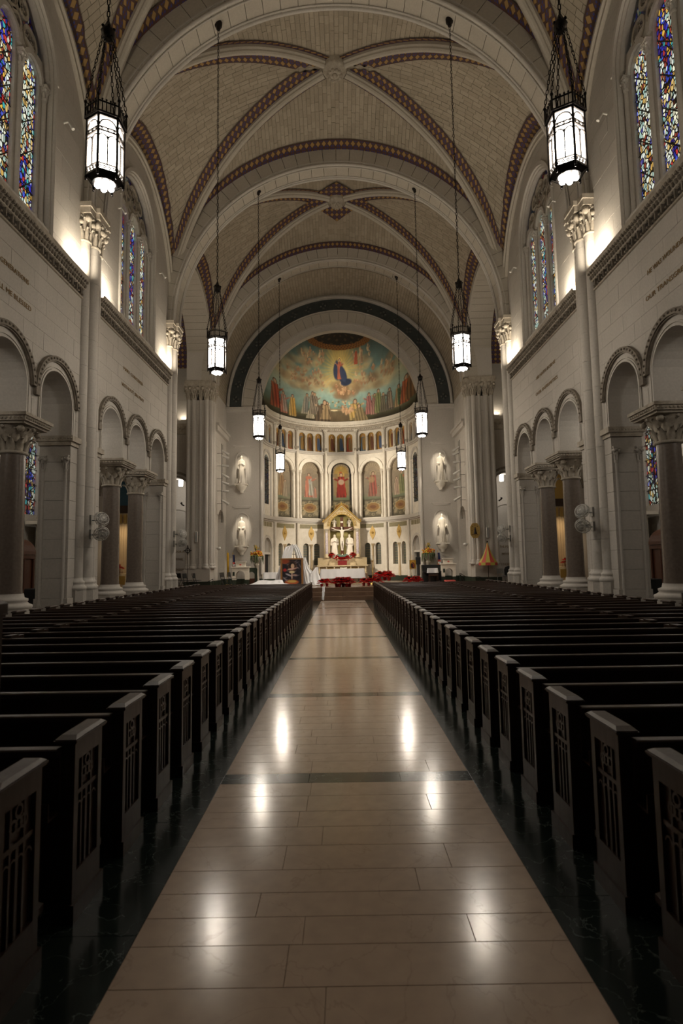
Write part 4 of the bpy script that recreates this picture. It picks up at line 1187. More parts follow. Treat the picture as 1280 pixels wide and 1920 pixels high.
# ------------------------------------------------------------------ curved apse wall
def Pc(R0=RA):
    return lambda u,v,d: ((R0+d)*math.sin(u/RA),YE+(R0+d)*math.cos(u/RA),v)
PU=Pc(); UL=RA*PI/2; ub=RA*math.radians(25.714)
AC=[k*ub for k in range(-3,4)]
m=MB()
low=[]
for k in range(-3,4):
    if k in (-2,-1,1,2):
        low+= [(k*ub-.44,.24,1.85,3.25),(k*ub+.44,.24,1.85,3.25)]
    elif k in(-3,3): low+=[(k*ub,.72,FZ,3.1)]
wall_strip(m,PU,-UL,UL,FZ-.1,5.0,low,0,.22,step=.3)
low2=[(o[0],o[1]+.04,o[2],o[3]) for o in low]
niche=[(k*ub,.80,5.42,9.02) for k in (-2,-1,0,1,2)]
wall_strip(m,PU,-UL,UL,5.0,10.45,niche,0,.24,step=.3,na=16)
gal=[]
for k in range(-3,4):
    for q in (-1,0,1): gal.append((k*ub+q*.68,.26,10.60,11.78))
wall_strip(m,PU,-UL,UL,10.45,12.3,gal,0,.18,step=.3,na=8)
m.build('apse_wall',M['white'],AF)
MB().add([],[]) 
m=MB(); wall_strip(m,Pc(RA+.235),-UL,UL,FZ-.1,5.0,[],0,.1,step=.3); m.build('recess_back',M['lime_plain'],AF)
def ringm(z0,z1,r0,r1,name,mat,n=72):
    m=MB(); rings=[]
    for i in range(n+1):
        a=-PI/2+PI*i/n
        rings.append([(r*math.sin(a),YE+r*math.cos(a),z) for r,z in ((r0,z0),(r1,z0),(r1,z1),(r0,z1))])
    m.loft(rings,smooth=False); return m.build(name,mat,AF)
ringm(FZ-.02,FZ+.36,RA-.05,RA+.1,'green_dado',M['dado'])
ringm(5.02,5.12,RA-.10,RA+.1,'string_course',M['lime_plain']); ringm(5.12,5.36,RA-.2,RA+.1,'string_course',M['lime_plain'])
ringm(10.36,10.46,RA-.10,RA+.1,'string_course',M['lime_plain']); ringm(10.46,10.58,RA-.18,RA+.1,'string_course',M['lime_plain'])
ringm(12.2,12.5,RA-.12,RA+.1,'gallery_cornice',M['carved']); ringm(12.5,12.95,RA-.32,RA+.1,'gallery_cornice',M['white'])
m=MB()
for i in range(110):
    a=-PI/2+PI*(i+.5)/110; m.ball(((RA-.34)*math.sin(a),YE+(RA-.34)*math.cos(a),12.62),.05,6,4); m.ball(((RA-.14)*math.sin(a),YE+(RA-.14)*math.cos(a),12.34),.06,6,4)
m.build('cornice_beads',M['white'],AF,kind='stuff')
# mosaic frieze below the string, panels
for k in range(-3,4):
    for q in range(4 if k in(-3,3) else 1):
        w_=ub-.5; a0=k*ub-w_/2; 
        if k in (-3,3): a0=k*ub-w_/2+q*w_/4; w_=w_/4-.08
        m=MB(); P2=Pc(RA-.012); us=np.linspace(a0,a0+w_,9)
        for a,b in zip(us[:-1],us[1:]): m.quad(P2(a,4.62,0),P2(b,4.62,0),P2(b,4.94,0),P2(a,4.94,0))
        m.build('mosaic_frieze',stone('frieze_mosaic',(.30,.25,.13,1),(.16,.15,.09,1),.6,22,0,0) if 'frz' not in M else M['frz'],AF)
        if 'frz' not in M: M['frz']=bpy.data.materials['frieze_mosaic']
# dividing shafts over the full height, niche arches and colonnettes
for k in range(-4,4):
    a=(k+.5)*ub/RA
    if abs(a)>PI/2-.05: continue
    c=((RA-.10)*math.sin(a),YE+(RA-.10)*math.cos(a))
    m=MB(); m.lathe([(.14,FZ+.3),(.14,1.2),(.10,1.35),(.10,5.0)],(c[0],c[1],0),10); m.lathe([(.13,5.36),(.13,5.6),(.11,5.7),(.11,12.0)],(c[0],c[1],0),12)
    capital(m,c,11.95,.28,.10,.17,.19,6,.08,1)
    m.build('dividing_shaft',M['white'],AF)
    m=MB()   # standing consoles in front of the gallery
    capital(m,c,10.5,.3,.08,.14,.15,5,.06,1); m.build('console',M['carved'],AF)
for k in (-2,-1,0,1,2):
    uc=k*ub; m=MB(); sweep_arch(m,PU,uc,9.02,.80,.98,-.05,.0,0,180,24); sweep_arch(m,PU,uc,9.02,.98,1.06,-.09,.0,0,180,24); sweep_arch(m,PU,uc,9.02,.76,.82,-.02,.2,0,180,24)
    m.build('niche_arch',M['white'],AF)
    for e in (-1,1):
        m=MB(); a=(uc+e*.90)/RA; c=((RA-.03)*math.sin(a),YE+(RA-.03)*math.cos(a))
        m.lathe([(.11,5.42),(.11,5.6),(.075,5.72),(.07,8.68)],(c[0],c[1],0),10); capital(m,c,8.64,.36,.07,.13,.14,6,.08,1); m.build('niche_colonnette',M['white'],AF)
for k in (-3,3):
    uc=k*ub; m=MB(); sweep_arch(m,PU,uc,9.3,.62,.80,-.06,.0,0,180,20); sweep_arch(m,PU,uc,3.1,.72,.92,-.08,.0,0,180,20)
    for e in (-1,1):
        a=(uc+e*.71)/RA; c=((RA-.02)*math.sin(a),YE+(RA-.02)*math.cos(a)); m.lathe([(.09,5.42),(.06,5.7),(.06,9.2)],(c[0],c[1],0),8)
        a=(uc+e*.82)/RA; c=((RA-.02)*math.sin(a),YE+(RA-.02)*math.cos(a)); m.lathe([(.09,FZ+.3),(.07,1.2),(.07,3.1)],(c[0],c[1],0),8)
    m.build('side_arch',M['lime_plain'],AF)
    # side window with violet glass and clear quarries
    n_=9 if k<0 else 10
    a=uc/RA; wn=empty('window_%d'%n_,(RA*math.sin(a),YE+RA*math.cos(a),6.2),rz=-a,kind='structure',label='narrow dim apse window with violet glass at the %s edge of the apse'%('left' if k<0 else 'right'))
    hh=.5; us=[-hh*math.cos(PI*q/10) for q in range(11)]; vs=[];uv=[]
    for uu in us: 
        t=3.0+math.sqrt(max(0,hh*hh-uu*uu)); vs+=[(uu,-.02,0),(uu,-.02,t)]; uv+=[(uu+.5,0),(uu+.5,t)]
    MB().add(vs,[(2*q,2*q+2,2*q+3,2*q+1) for q in range(10)]).build('stained_glass',M['glassC'],wn,uv=uv,recalc=False)
    m=MB()
    for z in np.arange(.35,3.2,.35): m.box(-.5,.5,-.05,-.02,z-.012,z+.012)
    for x in (-.25,0,.25): m.box(x-.012,x+.012,-.05,-.02,0,3.3)
    m.build('lattice',M['iron'],wn)
    # doorway
    d=empty('door_%d'%(1 if k<0 else 2),(RA*math.sin(a),YE+RA*math.cos(a),FZ),rz=-a,kind='structure',label='half open dark sacristy door under an arch at the %s edge of the apse'%('left' if k<0 else 'right'))
    MB().box(-.7,.7,.15,.2,0,2.0).build('dark_opening',M['dark'],d); 
    MB().box(-.7 if k<0 else .1,-.1 if k<0 else .7,.05,.10,0,1.98).build('door_leaf',M['wood'],d)
    m=MB(); m.box(-.72,.72,0,.2,2.0,2.15)
    for q in range(-3,4): m.box(q*.17-.03,q*.17+.03,.05,.15,2.15,2.9+.1*(3-abs(q)))
    m.build('tympanum',M['lime_plain'],d)
# paired windows of the lower wall: blind slate-coloured lattice
for k in (-2,-1,1,2):
    for e in (-1,1):
        uc=k*ub+e*.44; P2=Pc(RA+.2); m=MB(); us=[uc-.23*math.cos(PI*q/8) for q in range(9)]
        vs=[]
        for uu in us: vs+=[P2(uu,1.85,0),P2(uu,3.25+math.sqrt(max(0,.23**2-(uu-uc)**2)),0)]
        m.add(vs,[(2*q,2*q+2,2*q+3,2*q+1) for q in range(8)]); m.build('lattice_panel',M['lat'] if 'lat' in M else M.setdefault('lat',stone('slate_lattice',(.10,.11,.085,1),(.05,.055,.045,1),.5,30,.3,0)),AF)
        m=MB()
        for q in range(8): a=uc/RA; m.box(-.2,.2,-.01,.01,2.0+q*.19,2.01+q*.19)
        m.v=[tuple(Vector(((RA+.185)*math.sin(uc/RA),YE+(RA+.185)*math.cos(uc/RA),0))+Matrix.Rotation(-uc/RA,3,'Z')@Vector(p)) for p in m.v]
        m.build('lattice_bar',M['goldflat'],AF,kind='stuff')
    m=MB(); a=k*ub/RA; c=((RA-.02)*math.sin(a),YE+(RA-.02)*math.cos(a)); m.lathe([(.11,1.0),(.11,1.6),(.08,1.85),(.075,3.1)],(c[0],c[1],0),10); capital(m,c,3.08,.28,.07,.12,.13,5,.06,1)
    m.build('centre_colonnette',M['ivory'],AF)
    # gilded lozenge
    m=MB(); P2=Pc(RA-.03); uc=k*ub
    pts=[(0,.56),(.10,.36),(.19,.22),(.24,0),(.19,-.22),(.10,-.36),(0,-.56),(-.10,-.36),(-.19,-.22),(-.24,0),(-.19,.22),(-.10,.36)]
    f_=[P2(uc+x,4.25+y,0) for x,y in pts]; g_=[P2(uc+x,4.25+y,.03) for x,y in pts]; m.add(f_+g_,[tuple(range(12))]+[(q,(q+1)%12,12+(q+1)%12,12+q) for q in range(12)])
    m.ball(P2(uc,4.25,-.02),.09,8,6); sweep_arch(m,P2,uc,4.25,.13,.16,-.02,0,0,360,14)
    o=m.build('lozenge_ornament',M['goldflat']); tag(o,'gilded lozenge ornament on the apse wall, %s'%{-2:'leftmost of four',-1:'just left of the high altar',1:'just right of the high altar',2:'rightmost of four'}[k],'ornament',group='gilded lozenges on the apse wall')
# ------------------------------------------------------------------ paintings in the niches
def niche_canvas(k):
    c=Canvas(104,230,-.72,.72,5.42,9.81,(120,104,80))
    c.grad([(5.42,(84,74,50)),(6.7,(92,88,62)),(6.95,(96,110,80)),(7.3,(122,112,92)),(9.2,(140,122,98)),(9.8,(126,112,88))])
    c.put(np.clip(c.noise(5,20+k)*.8,0,.4),(150,124,100))
    r_=np.hypot(c.X,c.Y-9.0); a=np.arctan2(c.Y-9.0,c.X)
    c.put(((r_>.30)&(r_<.62)&(np.sin(a*22)>0)&(c.Y>8.85)).astype(float)*.45,(186,166,120))
    if k==0:
        c.put((np.hypot(c.X,c.Y-9.15)>.52).astype(float)*(c.Y>9.0)+ (abs(c.X)>.55).astype(float),(26,24,22))
        c.ell(0,8.9,.46,.62,(160,130,64),1,.1); c.put(((abs(c.X)<.46)&(c.Y>7.2)&(c.Y<8.9)).astype(float),(134,112,72))
        c.fig(0,7.05,1.95,(120,34,24),(140,40,26),halo=(190,150,70),arm=2); c.ell(0,8.25,.2,.22,(180,170,140),.8,.3); c.ell(-.0,7.6,.28,.42,(132,36,26),.9,.3)
        c.ell(-.03,9.0,.10,.07,(170,90,40),1)
        for y in (8.6,8.0): c.ell(0,9.35,.03,.12,(190,150,70),1); c.ell(0,9.37,.1,.02,(190,150,70),1)
    elif k==-1:
        c.fig(-.05,7.05,1.9,(186,98,74),(150,150,136),arm=1); c.ell(-.08,8.55,.2,.12,(196,92,62),.9,.3); c.ell(-.15,7.9,.10,.6,(196,104,76),.9,.3); c.ell(.05,8.2,.14,.16,(160,166,156),.8,.3); c.fig(.35,7.0,.9,(150,120,110),(180,110,84))
    elif k==1:
        c.fig(.0,7.05,1.95,(140,76,60),(150,60,48),lean=.02,arm=-1,halo=(160,140,96)); c.ell(-.06,8.35,.22,.25,(170,140,84),.7,.4); c.fig(.4,7.0,.85,(134,112,90))
    elif k==-2:
        c.fig(-.12,7.05,1.8,(150,116,70),(134,96,60),lean=.05); c.fig(.25,7.0,1.3,(140,124,100)); 
    else:
        c.fig(.15,7.05,1.75,(120,124,74),(96,104,60),lean=0); c.fig(-.3,7.0,1.4,(160,136,112),(150,120,100)); c.ell(.32,8.35,.08,.1,(170,84,50),.9)
    # lower cartouche
    c.put(((c.Y<6.85)).astype(float)*.75,(64,60,44)); c.put(((c.Y<6.78)&(abs(c.X)<.58)&(c.Y>5.55)).astype(float)*.6,(96,88,64))
    rr=np.hypot(c.X/.42,(c.Y-6.25)/.30); c.put(((rr<1.25)&(rr>1.0)).astype(float),(176,146,84)); c.put((rr<1).astype(float),(146,98,40)); c.ell(0,6.25,.22,.13,(112,58,24),.9,.4)
    for q in range(10):
        a=q*PI/5+.3; x_,y_=.56*math.cos(a),6.18+.50*math.sin(a); c.ell(x_,y_,.13,.11,(158,146,110),.75,.35); c.ell(x_+.02,y_,.08,.065,(82,78,56),.9,.35); c.ell(x_-.03,y_+.02,.035,.03,(168,150,104),.9,.4)
    for q in range(30): c.ell(random.uniform(-.62,.62),random.uniform(5.55,6.8),.05,.018,(150,136,98),.45,.5,rot=random.uniform(-1.5,1.5))
    for e in (-1,1): c.ell(e*.42,5.85,.12,.22,(168,150,112),.8,.4,rot=e*.5); c.ell(e*.45,6.6,.1,.12,(150,138,106),.7,.4)
    g_=c.a.mean(axis=2,keepdims=True); q_=.12 if k==0 else .38; c.a=c.a*(1-q_)+q_*(g_*.5+np.array([136,122,98])*.5)  # side niches faded: wash of bright light put into their colours
    c.a*=(1+.08*c.noise(14,k+40))[...,None]; 
    return c
NL={-2:'leftmost arched niche painting with a brown-robed saint',-1:'arched niche painting with a saint in a salmon red robe, left of the centre',0:'central arched niche painting of a crowned figure in deep red',1:'arched niche painting of a saint in rose and yellow, right of the centre',2:'rightmost arched niche painting with a saint in olive green'}
for k in (-2,-1,0,1,2):
    c=niche_canvas(k); P2=Pc(RA+.20)
    o=vpanel('niche_painting',lambda u,v,k=k,P2=P2: P2(k*ub+(u-.5)*1.66,5.40+4.45*v,0),46,120,lambda UV,V,c=c: c.sample(UV[:,0],UV[:,1]),gain=.9)
    tag(o,NL[k],'painting',group='tall arched paintings in the apse niches')
robes=[((150,110,50),(70,84,110)),((120,90,50),(96,60,40)),((80,96,110),(140,110,60)),((150,70,46),(120,96,60)),((110,100,70),(60,74,96)),((160,130,80),(100,60,40))]
i=0
bayn={-3:'far left',-2:'second from the left',-1:'just left of centre',0:'central',1:'just right of centre',2:'second from the right',3:'far right'}
for k in range(-3,4):
    for q in (-1,0,1):
        c=Canvas(26,84,-.26,.26,0,1.48,(150,112,44)); c.put(np.clip(c.noise(16,i)*.6,0,.35),(110,78,36)); c.ell(0,1.22,.22,.22,(176,134,56),.8,.3)
        a_,b_=robes[(i*5+2)%6]; c.fig(0,.04,1.34,a_,b_,halo=(190,150,70)); c.put((abs(c.X)>.24).astype(float),(50,38,26))
        P2=Pc(RA+.16); uc=k*ub+q*.68
        o=vpanel('saint_painting',lambda u,v,uc=uc,P2=P2: P2(uc+(u-.5)*.54,10.58+1.5*v,0),12,34,lambda UV,V,c=c: c.sample(UV[:,0],UV[:,1]),gain=.9)
        tag(o,'small gold saint panel, %s of three, %s gallery group'%({-1:'left',0:'middle',1:'right'}[q],bayn[k]),'painting',group='gold-ground saints in the gallery arcade'); i+=1
        if q<1:
            m=MB(); a=(uc+.34)/RA; cc=((RA-.02)*math.sin(a),YE+(RA-.02)*math.cos(a)); m.lathe([(.06,10.58),(.06,10.66),(.035,10.72),(.035,11.62)],(cc[0],cc[1],0),8); capital(m,cc,11.60,.16,.035,.07,.08,4,.04,1); m.build('gallery_colonnette',M['white'],AF)
# ================================================================== pews
PL=5.85
def make_pew(s):
    t=empty('pew',(0,0,0)); t['category']='pew'
    X=lambda a,b:(min(s*a,s*b),max(s*a,s*b))
    W_=M['wood']
    def end_panel(x0,name,carved=True,side=1):
        m=MB(); a,b=X(x0,x0+.055); m.box(a,b,0,.37,.04,.985)
        # raised frame on the aisle face
        if side>0: f0,f1=X(x0-.022,x0)
        else: f0,f1=X(x0+.055,x0+.077)
        m.box(f0,f1,0,.05,.10,.985); m.box(f0,f1,.32,.37,.10,.985); m.box(f0,f1,.05,.32,.88,.985); m.box(f0,f1,.05,.32,.10,.26)
        m.box(*X(x0-.04,x0+.09),-.015,.385,0,.10)
        o=m.build(name,W_,t)
        if carved:
            m=MB(); g0,g1=X(x0-.014,x0)
            for y in (.115,.175,.235): m.box(g0,g1,y-.008,y+.008,.26,.88) if y!=.175 else m.box(g0,g1,y-.012,y+.012,.26,.70)
            m.box(g0,g1,.05,.32,.675,.70)
            for yc in (.085,.145,.205,.275):
                sweep_arch(m,lambda u,v,d:(s*(x0-.014+d),u,v),yc,.60,.024,.034,0,.014,0,180,8)
            for (yy,zz) in ((.185,.78),(.185,.84),(.14,.78),(.23,.78)):
                sweep_arch(m,lambda u,v,d:(s*(x0-.014+d),u,v),yy,zz,.022,.036,0,.014,0,360,10)
            m.build('tracery',W_,o)
        m=MB(); c0,c1=X(x0-.036,x0+.088)
        y0,y1,z0,z1=-.02,.39,.985,1.027; h=.018
        m.add([(c0,y0,z0),(c1,y0,z0),(c1,y1,z0),(c0,y1,z0),(c0,y0,z1-h),(c1,y0,z1-h),(c1,y1,z1-h),(c0,y1,z1-h),
               (c0+h,y0+.045,z1),(c1-h,y0+.045,z1),(c1-h,y1-.03,z1),(c0+h,y1-.03,z1)],
              [(0,3,2,1),(8,9,10,11)]+[q for i in range(4) for q in ((i,(i+1)%4,4+(i+1)%4,4+i),(4+i,4+(i+1)%4,8+(i+1)%4,8+i))])
        l0,l1=X(x0-.042,x0+.094); m.box(l0,l1,y0-.006,y1+.006,z0+.008,z0+.018)
        cap=m.build('cap',M['woodcap'],o)
        m=MB()
        return o
    end_panel(0.0,'end_panel')
    end_panel(PL-.055,'end_panel',False,-1)
    m=MB(); a,b=X(3.36,3.42); m.box(a,b,0,.40,0,.975); a,b=X(3.33,3.45); m.box(a,b,-.01,.20,.975,1.00); m.build('middle_support',W_,t)
    m=MB(); a,b=X(.055,PL-.055)
    m.add([(a,.0,.42),(b,.0,.42),(b,.03,.42),(a,.03,.42),(a,-.03,.93),(b,-.03,.93),(b,.0,.93),(a,.0,.93)],[(0,3,2,1),(4,5,6,7),(0,1,5,4),(1,2,6,5),(2,3,7,6),(3,0,4,7)]); m.box(a,b,-.0,.03,.08,.42); m.build('backrest',W_,t)
    m=MB(); m.bbox(a,b,-.055,.02,.925,.965,.008); m.build('top_rail',M['woodcap'],t)
    m=MB(); m.bbox(a,b,.02,.39,.405,.435,.008); m.build('seat',W_,t)
    m=MB(); m.box(a,b,-.13,-.02,.60,.615); m.box(a,b,-.14,-.13,.60,.70); m.build('book_rack',W_,t)
    m=MB(); m.bbox(a,b,-.30,-.16,.16,.22,.02); 
    for q in (.5,2.9,5.2): c0,c1=X(q,q+.06); m.box(c0,c1,-.28,-.03,.06,.16)
    m.build('kneeler',W_,t)
    return t
ordn=lambda n:['first','second','third','fourth','fifth','sixth','seventh','eighth','ninth','tenth','eleventh','twelfth','thirteenth','fourteenth','fifteenth','sixteenth','seventeenth','eighteenth','nineteenth','twentieth','twenty-first','twenty-second','twenty-third','twenty-fourth','twenty-fifth','twenty-sixth','twenty-seventh','twenty-eighth','twenty-ninth','thirtieth','thirty-first','thirty-second','thirty-third','thirty-fourth','thirty-fifth','thirty-sixth','thirty-seventh','thirty-eighth'][n]
NP=37
for s in (-1,1):
    proto=make_pew(s)
    for k in range(NP):
        t=proto if k==NP-1 else copy_tree(proto)
        if k==0:
            for ch in list(t.children):
                if ch.name.startswith(('kneeler','book_rack')): bpy.data.objects.remove(ch)
        t.location=(s*1.59,2.66+.735*k,0)
        t['label']='dark oak pew with carved end %s of the aisle, %s row from the camera'%(SIDE[s],ordn(k))
        t['group']='pews %s of the centre aisle'%SIDE[s]
# tall screens just behind the last pews, their edges at the picture borders
for s in (-1,1):
    t=empty('pew_screen',(s*1.50,2.475,0),label='dark oak screen with a tall post behind the nearest pew at the %s picture edge'%SIDE[s],cat='screen')
    x=sorted((0,s*.09)); m=MB(); m.box(x[0],x[1],-.05,.05,0,1.80); m.build('post',M['wood'],t)
    m=MB(); m.bbox(x[0]-.015,x[1]+.015,-.065,.06,1.80,1.86,.015); m.build('post_cap',M['woodcap'],t)
    x=sorted((s*.09,s*PL)); m=MB(); m.box(x[0],x[1],-.025,.025,.05,.92); m.build('panel',M['wood'],t)
    m=MB(); m.bbox(x[0],x[1],-.04,.04,.92,.97,.01); m.build('top_rail',M['wood'],t)

# ================================================================== hanging lanterns
def make_lantern():
    t=empty('lantern',(0,0,0)); t['category']='chandelier'; t['group']='hexagonal lanterns hanging over the nave'
    R=.29; I=M['iron']
    H=[(R*math.cos(PI/3*k+PI/6),R*math.sin(PI/3*k+PI/6)) for k in range(6)]
    z0,z1=.12,1.08
    for k in range(6):
        (xa,ya),(xb,yb)=H[k],H[(k+1)%6]; q=.955
        m=MB(); m.quad((xa*q,ya*q,z0),(xb*q,yb*q,z0),(xb*q,yb*q,z1),(xa*q,ya*q,z1)); m.build('glass_pane',M['pane'],t,recalc=False)
    m=MB()
    for k in range(6):
        (xa,ya),(xb,yb)=H[k],H[(k+1)%6]
        m.tube([(xa,ya,z0-.06),(xa,ya,z1+.04)],.021,6)
        m.ball((xa,ya,z0-.08),.022,6,4)
        d=Vector((xb-xa,yb-ya,0)); L=d.length; d/=L; n=Vector((d.y,-d.x,0))
        P=lambda u,v,dd,xa=xa,ya=ya,d=d,n=n:(xa+d.x*u+n.x*dd,ya+d.y*u+n.y*dd,v)
        def bar(u0,u1,v0,v1): m.add([P(u0,v0,-.012),P(u1,v0,-.012),P(u1,v1,-.012),P(u0,v1,-.012),P(u0,v0,.012),P(u1,v0,.012),P(u1,v1,.012),P(u0,v1,.012)],[(0,3,2,1),(4,5,6,7),(0,1,5,4),(1,2,6,5),(2,3,7,6),(3,0,4,7)])
        bar(0,L,z0-.02,z0+.015); bar(0,L,z0+.10,z0+.115); bar(0,L,z1-.03,z1+.03); bar(0,L,z1-.30,z1-.275); bar(0,L,z1-.24,z1-.22)
        bar(L/2-.009,L/2+.009,z0+.1,z1-.36)
        for q in (.25,.75): sweep_arch(m,P,L*q,z1-.41,L*.20,L*.25,-.01,.01,0,180,8)
        sweep_arch(m,P,L*.5,z1-.20,L*.40,L*.46,-.01,.01,0,180,10)
        for q in range(4): sweep_arch(m,P,L*(q+.5)/4,z0+.058,.014,.026,-.008,.008,0,360,8)
        for q in range(3): sweep_arch(m,P,L*(q+.5)/3,z1-.257,.009,.018,-.008,.008,0,360,8)
    m.build('frame',I,t)
    m=MB()   # crown of little arches
    for k in range(6):
        (xa,ya),(xb,yb)=[(p[0]*1.10,p[1]*1.10) for p in (H[k],H[(k+1)%6])]
        d=Vector((xb-xa,yb-ya,0)); L=d.length; d/=L; n=Vector((d.y,-d.x,0))
        P=lambda u,v,dd,xa=xa,ya=ya,d=d,n=n:(xa+d.x*u+n.x*dd,ya+d.y*u+n.y*dd,v)
        m.tube([(xa,ya,z1+.02),(xb,yb,z1+.02)],.02,6); m.tube([(xa,ya,z1+.20),(xb,yb,z1+.20)],.013,6)
        for q in range(5): m.tube([P(L*q/5,z1+.03,0),P(L*q/5,z1+.22,0)],.010,5); m.ball(P(L*q/5,z1+.235,0),.018,5,4)
        m.tube([(xa,ya,z1),(xa,ya,z1+.27)],.016,6); m.ball((xa,ya,z1+.30),.03,6,4)
    m.build('crown',I,t)
    m=MB()
    for k in range(6):  # sloping foot
        (xa,ya),(xb,yb)=H[k],H[(k+1)%6]; m.quad((xa,ya,z0-.02),(xb,yb,z0-.02),(xb*.66,yb*.66,.035),(xa*.66,ya*.66,.035)); 
    m.lathe([(.195,.03),(.20,.05),(.195,.07),(.17,.05)],(0,0,0),18)
    m.build('foot',I,t)
    for k in range(7):
        r=0 if k==6 else .12; a=PI/3*k
        m=MB(); m.ball((r*math.cos(a),r*math.sin(a),.035),.052,10,7); m.build('bulb',M['bulb'],t)
    m=MB(); m.prism(octp(0,0,R*.98,PI/6,6),z1+.03,z1+.06); m.lathe([(.24,z1+.06),(.15,z1+.10),(.04,z1+.12)],(0,0,0),12); m.build('roof',I,t)
    zt=2.80
    def chain(m,a,b,link_=.085,r=.0075,wd=.018):
        a=Vector(a);b=Vector(b); n=int((b-a).length/link_); d=(b-a)/n
        for i in range(n):
            c=a+d*(i+.5); sd=Vector((1,0,0)) if i%2 else Vector((0,1,0)); h=d*.62
            pts=[c-h,c-h*.55+sd*wd,c+h*.55+sd*wd,c+h,c+h*.55-sd*wd,c-h*.55-sd*wd,c-h]; m.tube(pts,r,4,caps=False)
    m=MB()
    for k in range(6): chain(m,(H[k][0]*1.10,H[k][1]*1.10,z1+.3),(.075*math.cos(PI/3*k+PI/6),.075*math.sin(PI/3*k+PI/6),zt-.08))
    m.build('suspension_chain',I,t)
    m=MB(); m.lathe([(.05,zt-.16),(.10,zt-.12),(.115,zt-.02),(.09,zt+.03),(.05,zt+.10),(.03,zt+.16)],(0,0,0),10)
    for k in range(6): m.ball((.10*math.cos(PI/3*k),.10*math.sin(PI/3*k),zt+.02),.03,5,4)
    m.build('chain_ring',I,t)
    zc=11.75
    m=MB(); chain(m,(0,0,zt+.15),(0,0,zc-.05),.11,.010,.022); m.build('hanging_chain',I,t)
    m=MB(); m.lathe([(.03,zc-.16),(.07,zc-.12),(.06,zc-.04),(.12,zc+.0),(.13,zc+.12)],(0,0,0),12); m.build('ceiling_rose',I,t)
    return t
LZ=7.98
pl=None
where={0:'nearest and largest',1:'second pair',2:'third pair',3:'farthest pair'}
for k,y in enumerate(BY[1:]):
    for s in (-1,1):
        if pl is None: pl=make_lantern(); t=pl
        else: t=copy_tree(pl)
        y=8.9 if k==0 else y; dz=(.28,-.04,-.22,-.38)[k]; LZ_=LZ+dz; xl=(3.84,3.82,3.76,3.70)[k]; t.location=(s*xl,y,LZ_)
        t['label']=('bright hexagonal iron lantern with arched panes, %s, on the %s'%(where[k],SIDE[s]))
        for ch in list(t.children):
            up_=-min(dz,0)+(.10 if k>1 else 0)
            if ch.name.startswith('ceiling_rose'): ch.location.z=up_
            if ch.name.startswith('hanging_chain'): a_=2.95; q_=(8.75+up_)/8.75; ch.scale.z=q_; ch.location.z=a_-q_*a_
        d=spot('lantern_downlight',(s*xl,y,LZ_-.06),(s*xl,y,0),L_DOWN*(.22,.95,1.3,1.7)[k],115 if k else 90,.9,.14,LAMP)
        q=bpy.data.lights.new('lantern_lamp','POINT'); q.energy=L_LAMP*(.5,1,1.4,1.9)[k]; q.shadow_soft_size=.10; q.color=LAMP[:3]; o=bpy.data.objects.new('lantern_lamp',q); COL.objects.link(o); o.location=(s*xl,y,LZ_+.6)
# small pendant lamps in the side aisles
def aisle_lamp(s,y,z,lab):
    t=empty('aisle_lamp',(s*10.4,y,z),label=lab,cat='lamp')
    m=MB(); m.lathe([(.13,0),(.14,.1),(.14,.42),(.10,.50)],(0,0,0),6,smooth=False); m.build('glass_shade',M['pane'],t)
    m=MB(); m.lathe([(.15,.48),(.16,.52),(.08,.62),(.02,.70)],(0,0,0),6); m.tube([(0,0,.6),(0,0,9.2-z)],.012,5)
    for k in range(6): m.tube([(.145*math.cos(PI/3*k),.145*math.sin(PI/3*k),0),(.145*math.cos(PI/3*k),.145*math.sin(PI/3*k),.5)],.009,4)
    m.build('cap_and_stem',M['iron'],t)
for s in (-1,1):
    for y,z,tx in ((9.5,7.0,'nearest the camera'),(19.2,7.0,'beyond the first shaft cluster'),(36.6,7.1,'behind the transept arch')):
        aisle_lamp(s,y,z,'small bright pendant lamp in the %s side aisle, %s'%(SIDE[s],tx))
        d=bpy.data.lights.new('aisle_lamp_light','POINT'); d.energy=60; d.shadow_soft_size=.2; d.color=LAMP[:3]; o=bpy.data.objects.new('aisle_lamp_light',d); COL.objects.link(o); o.location=(s*10.4,y,z-.25)

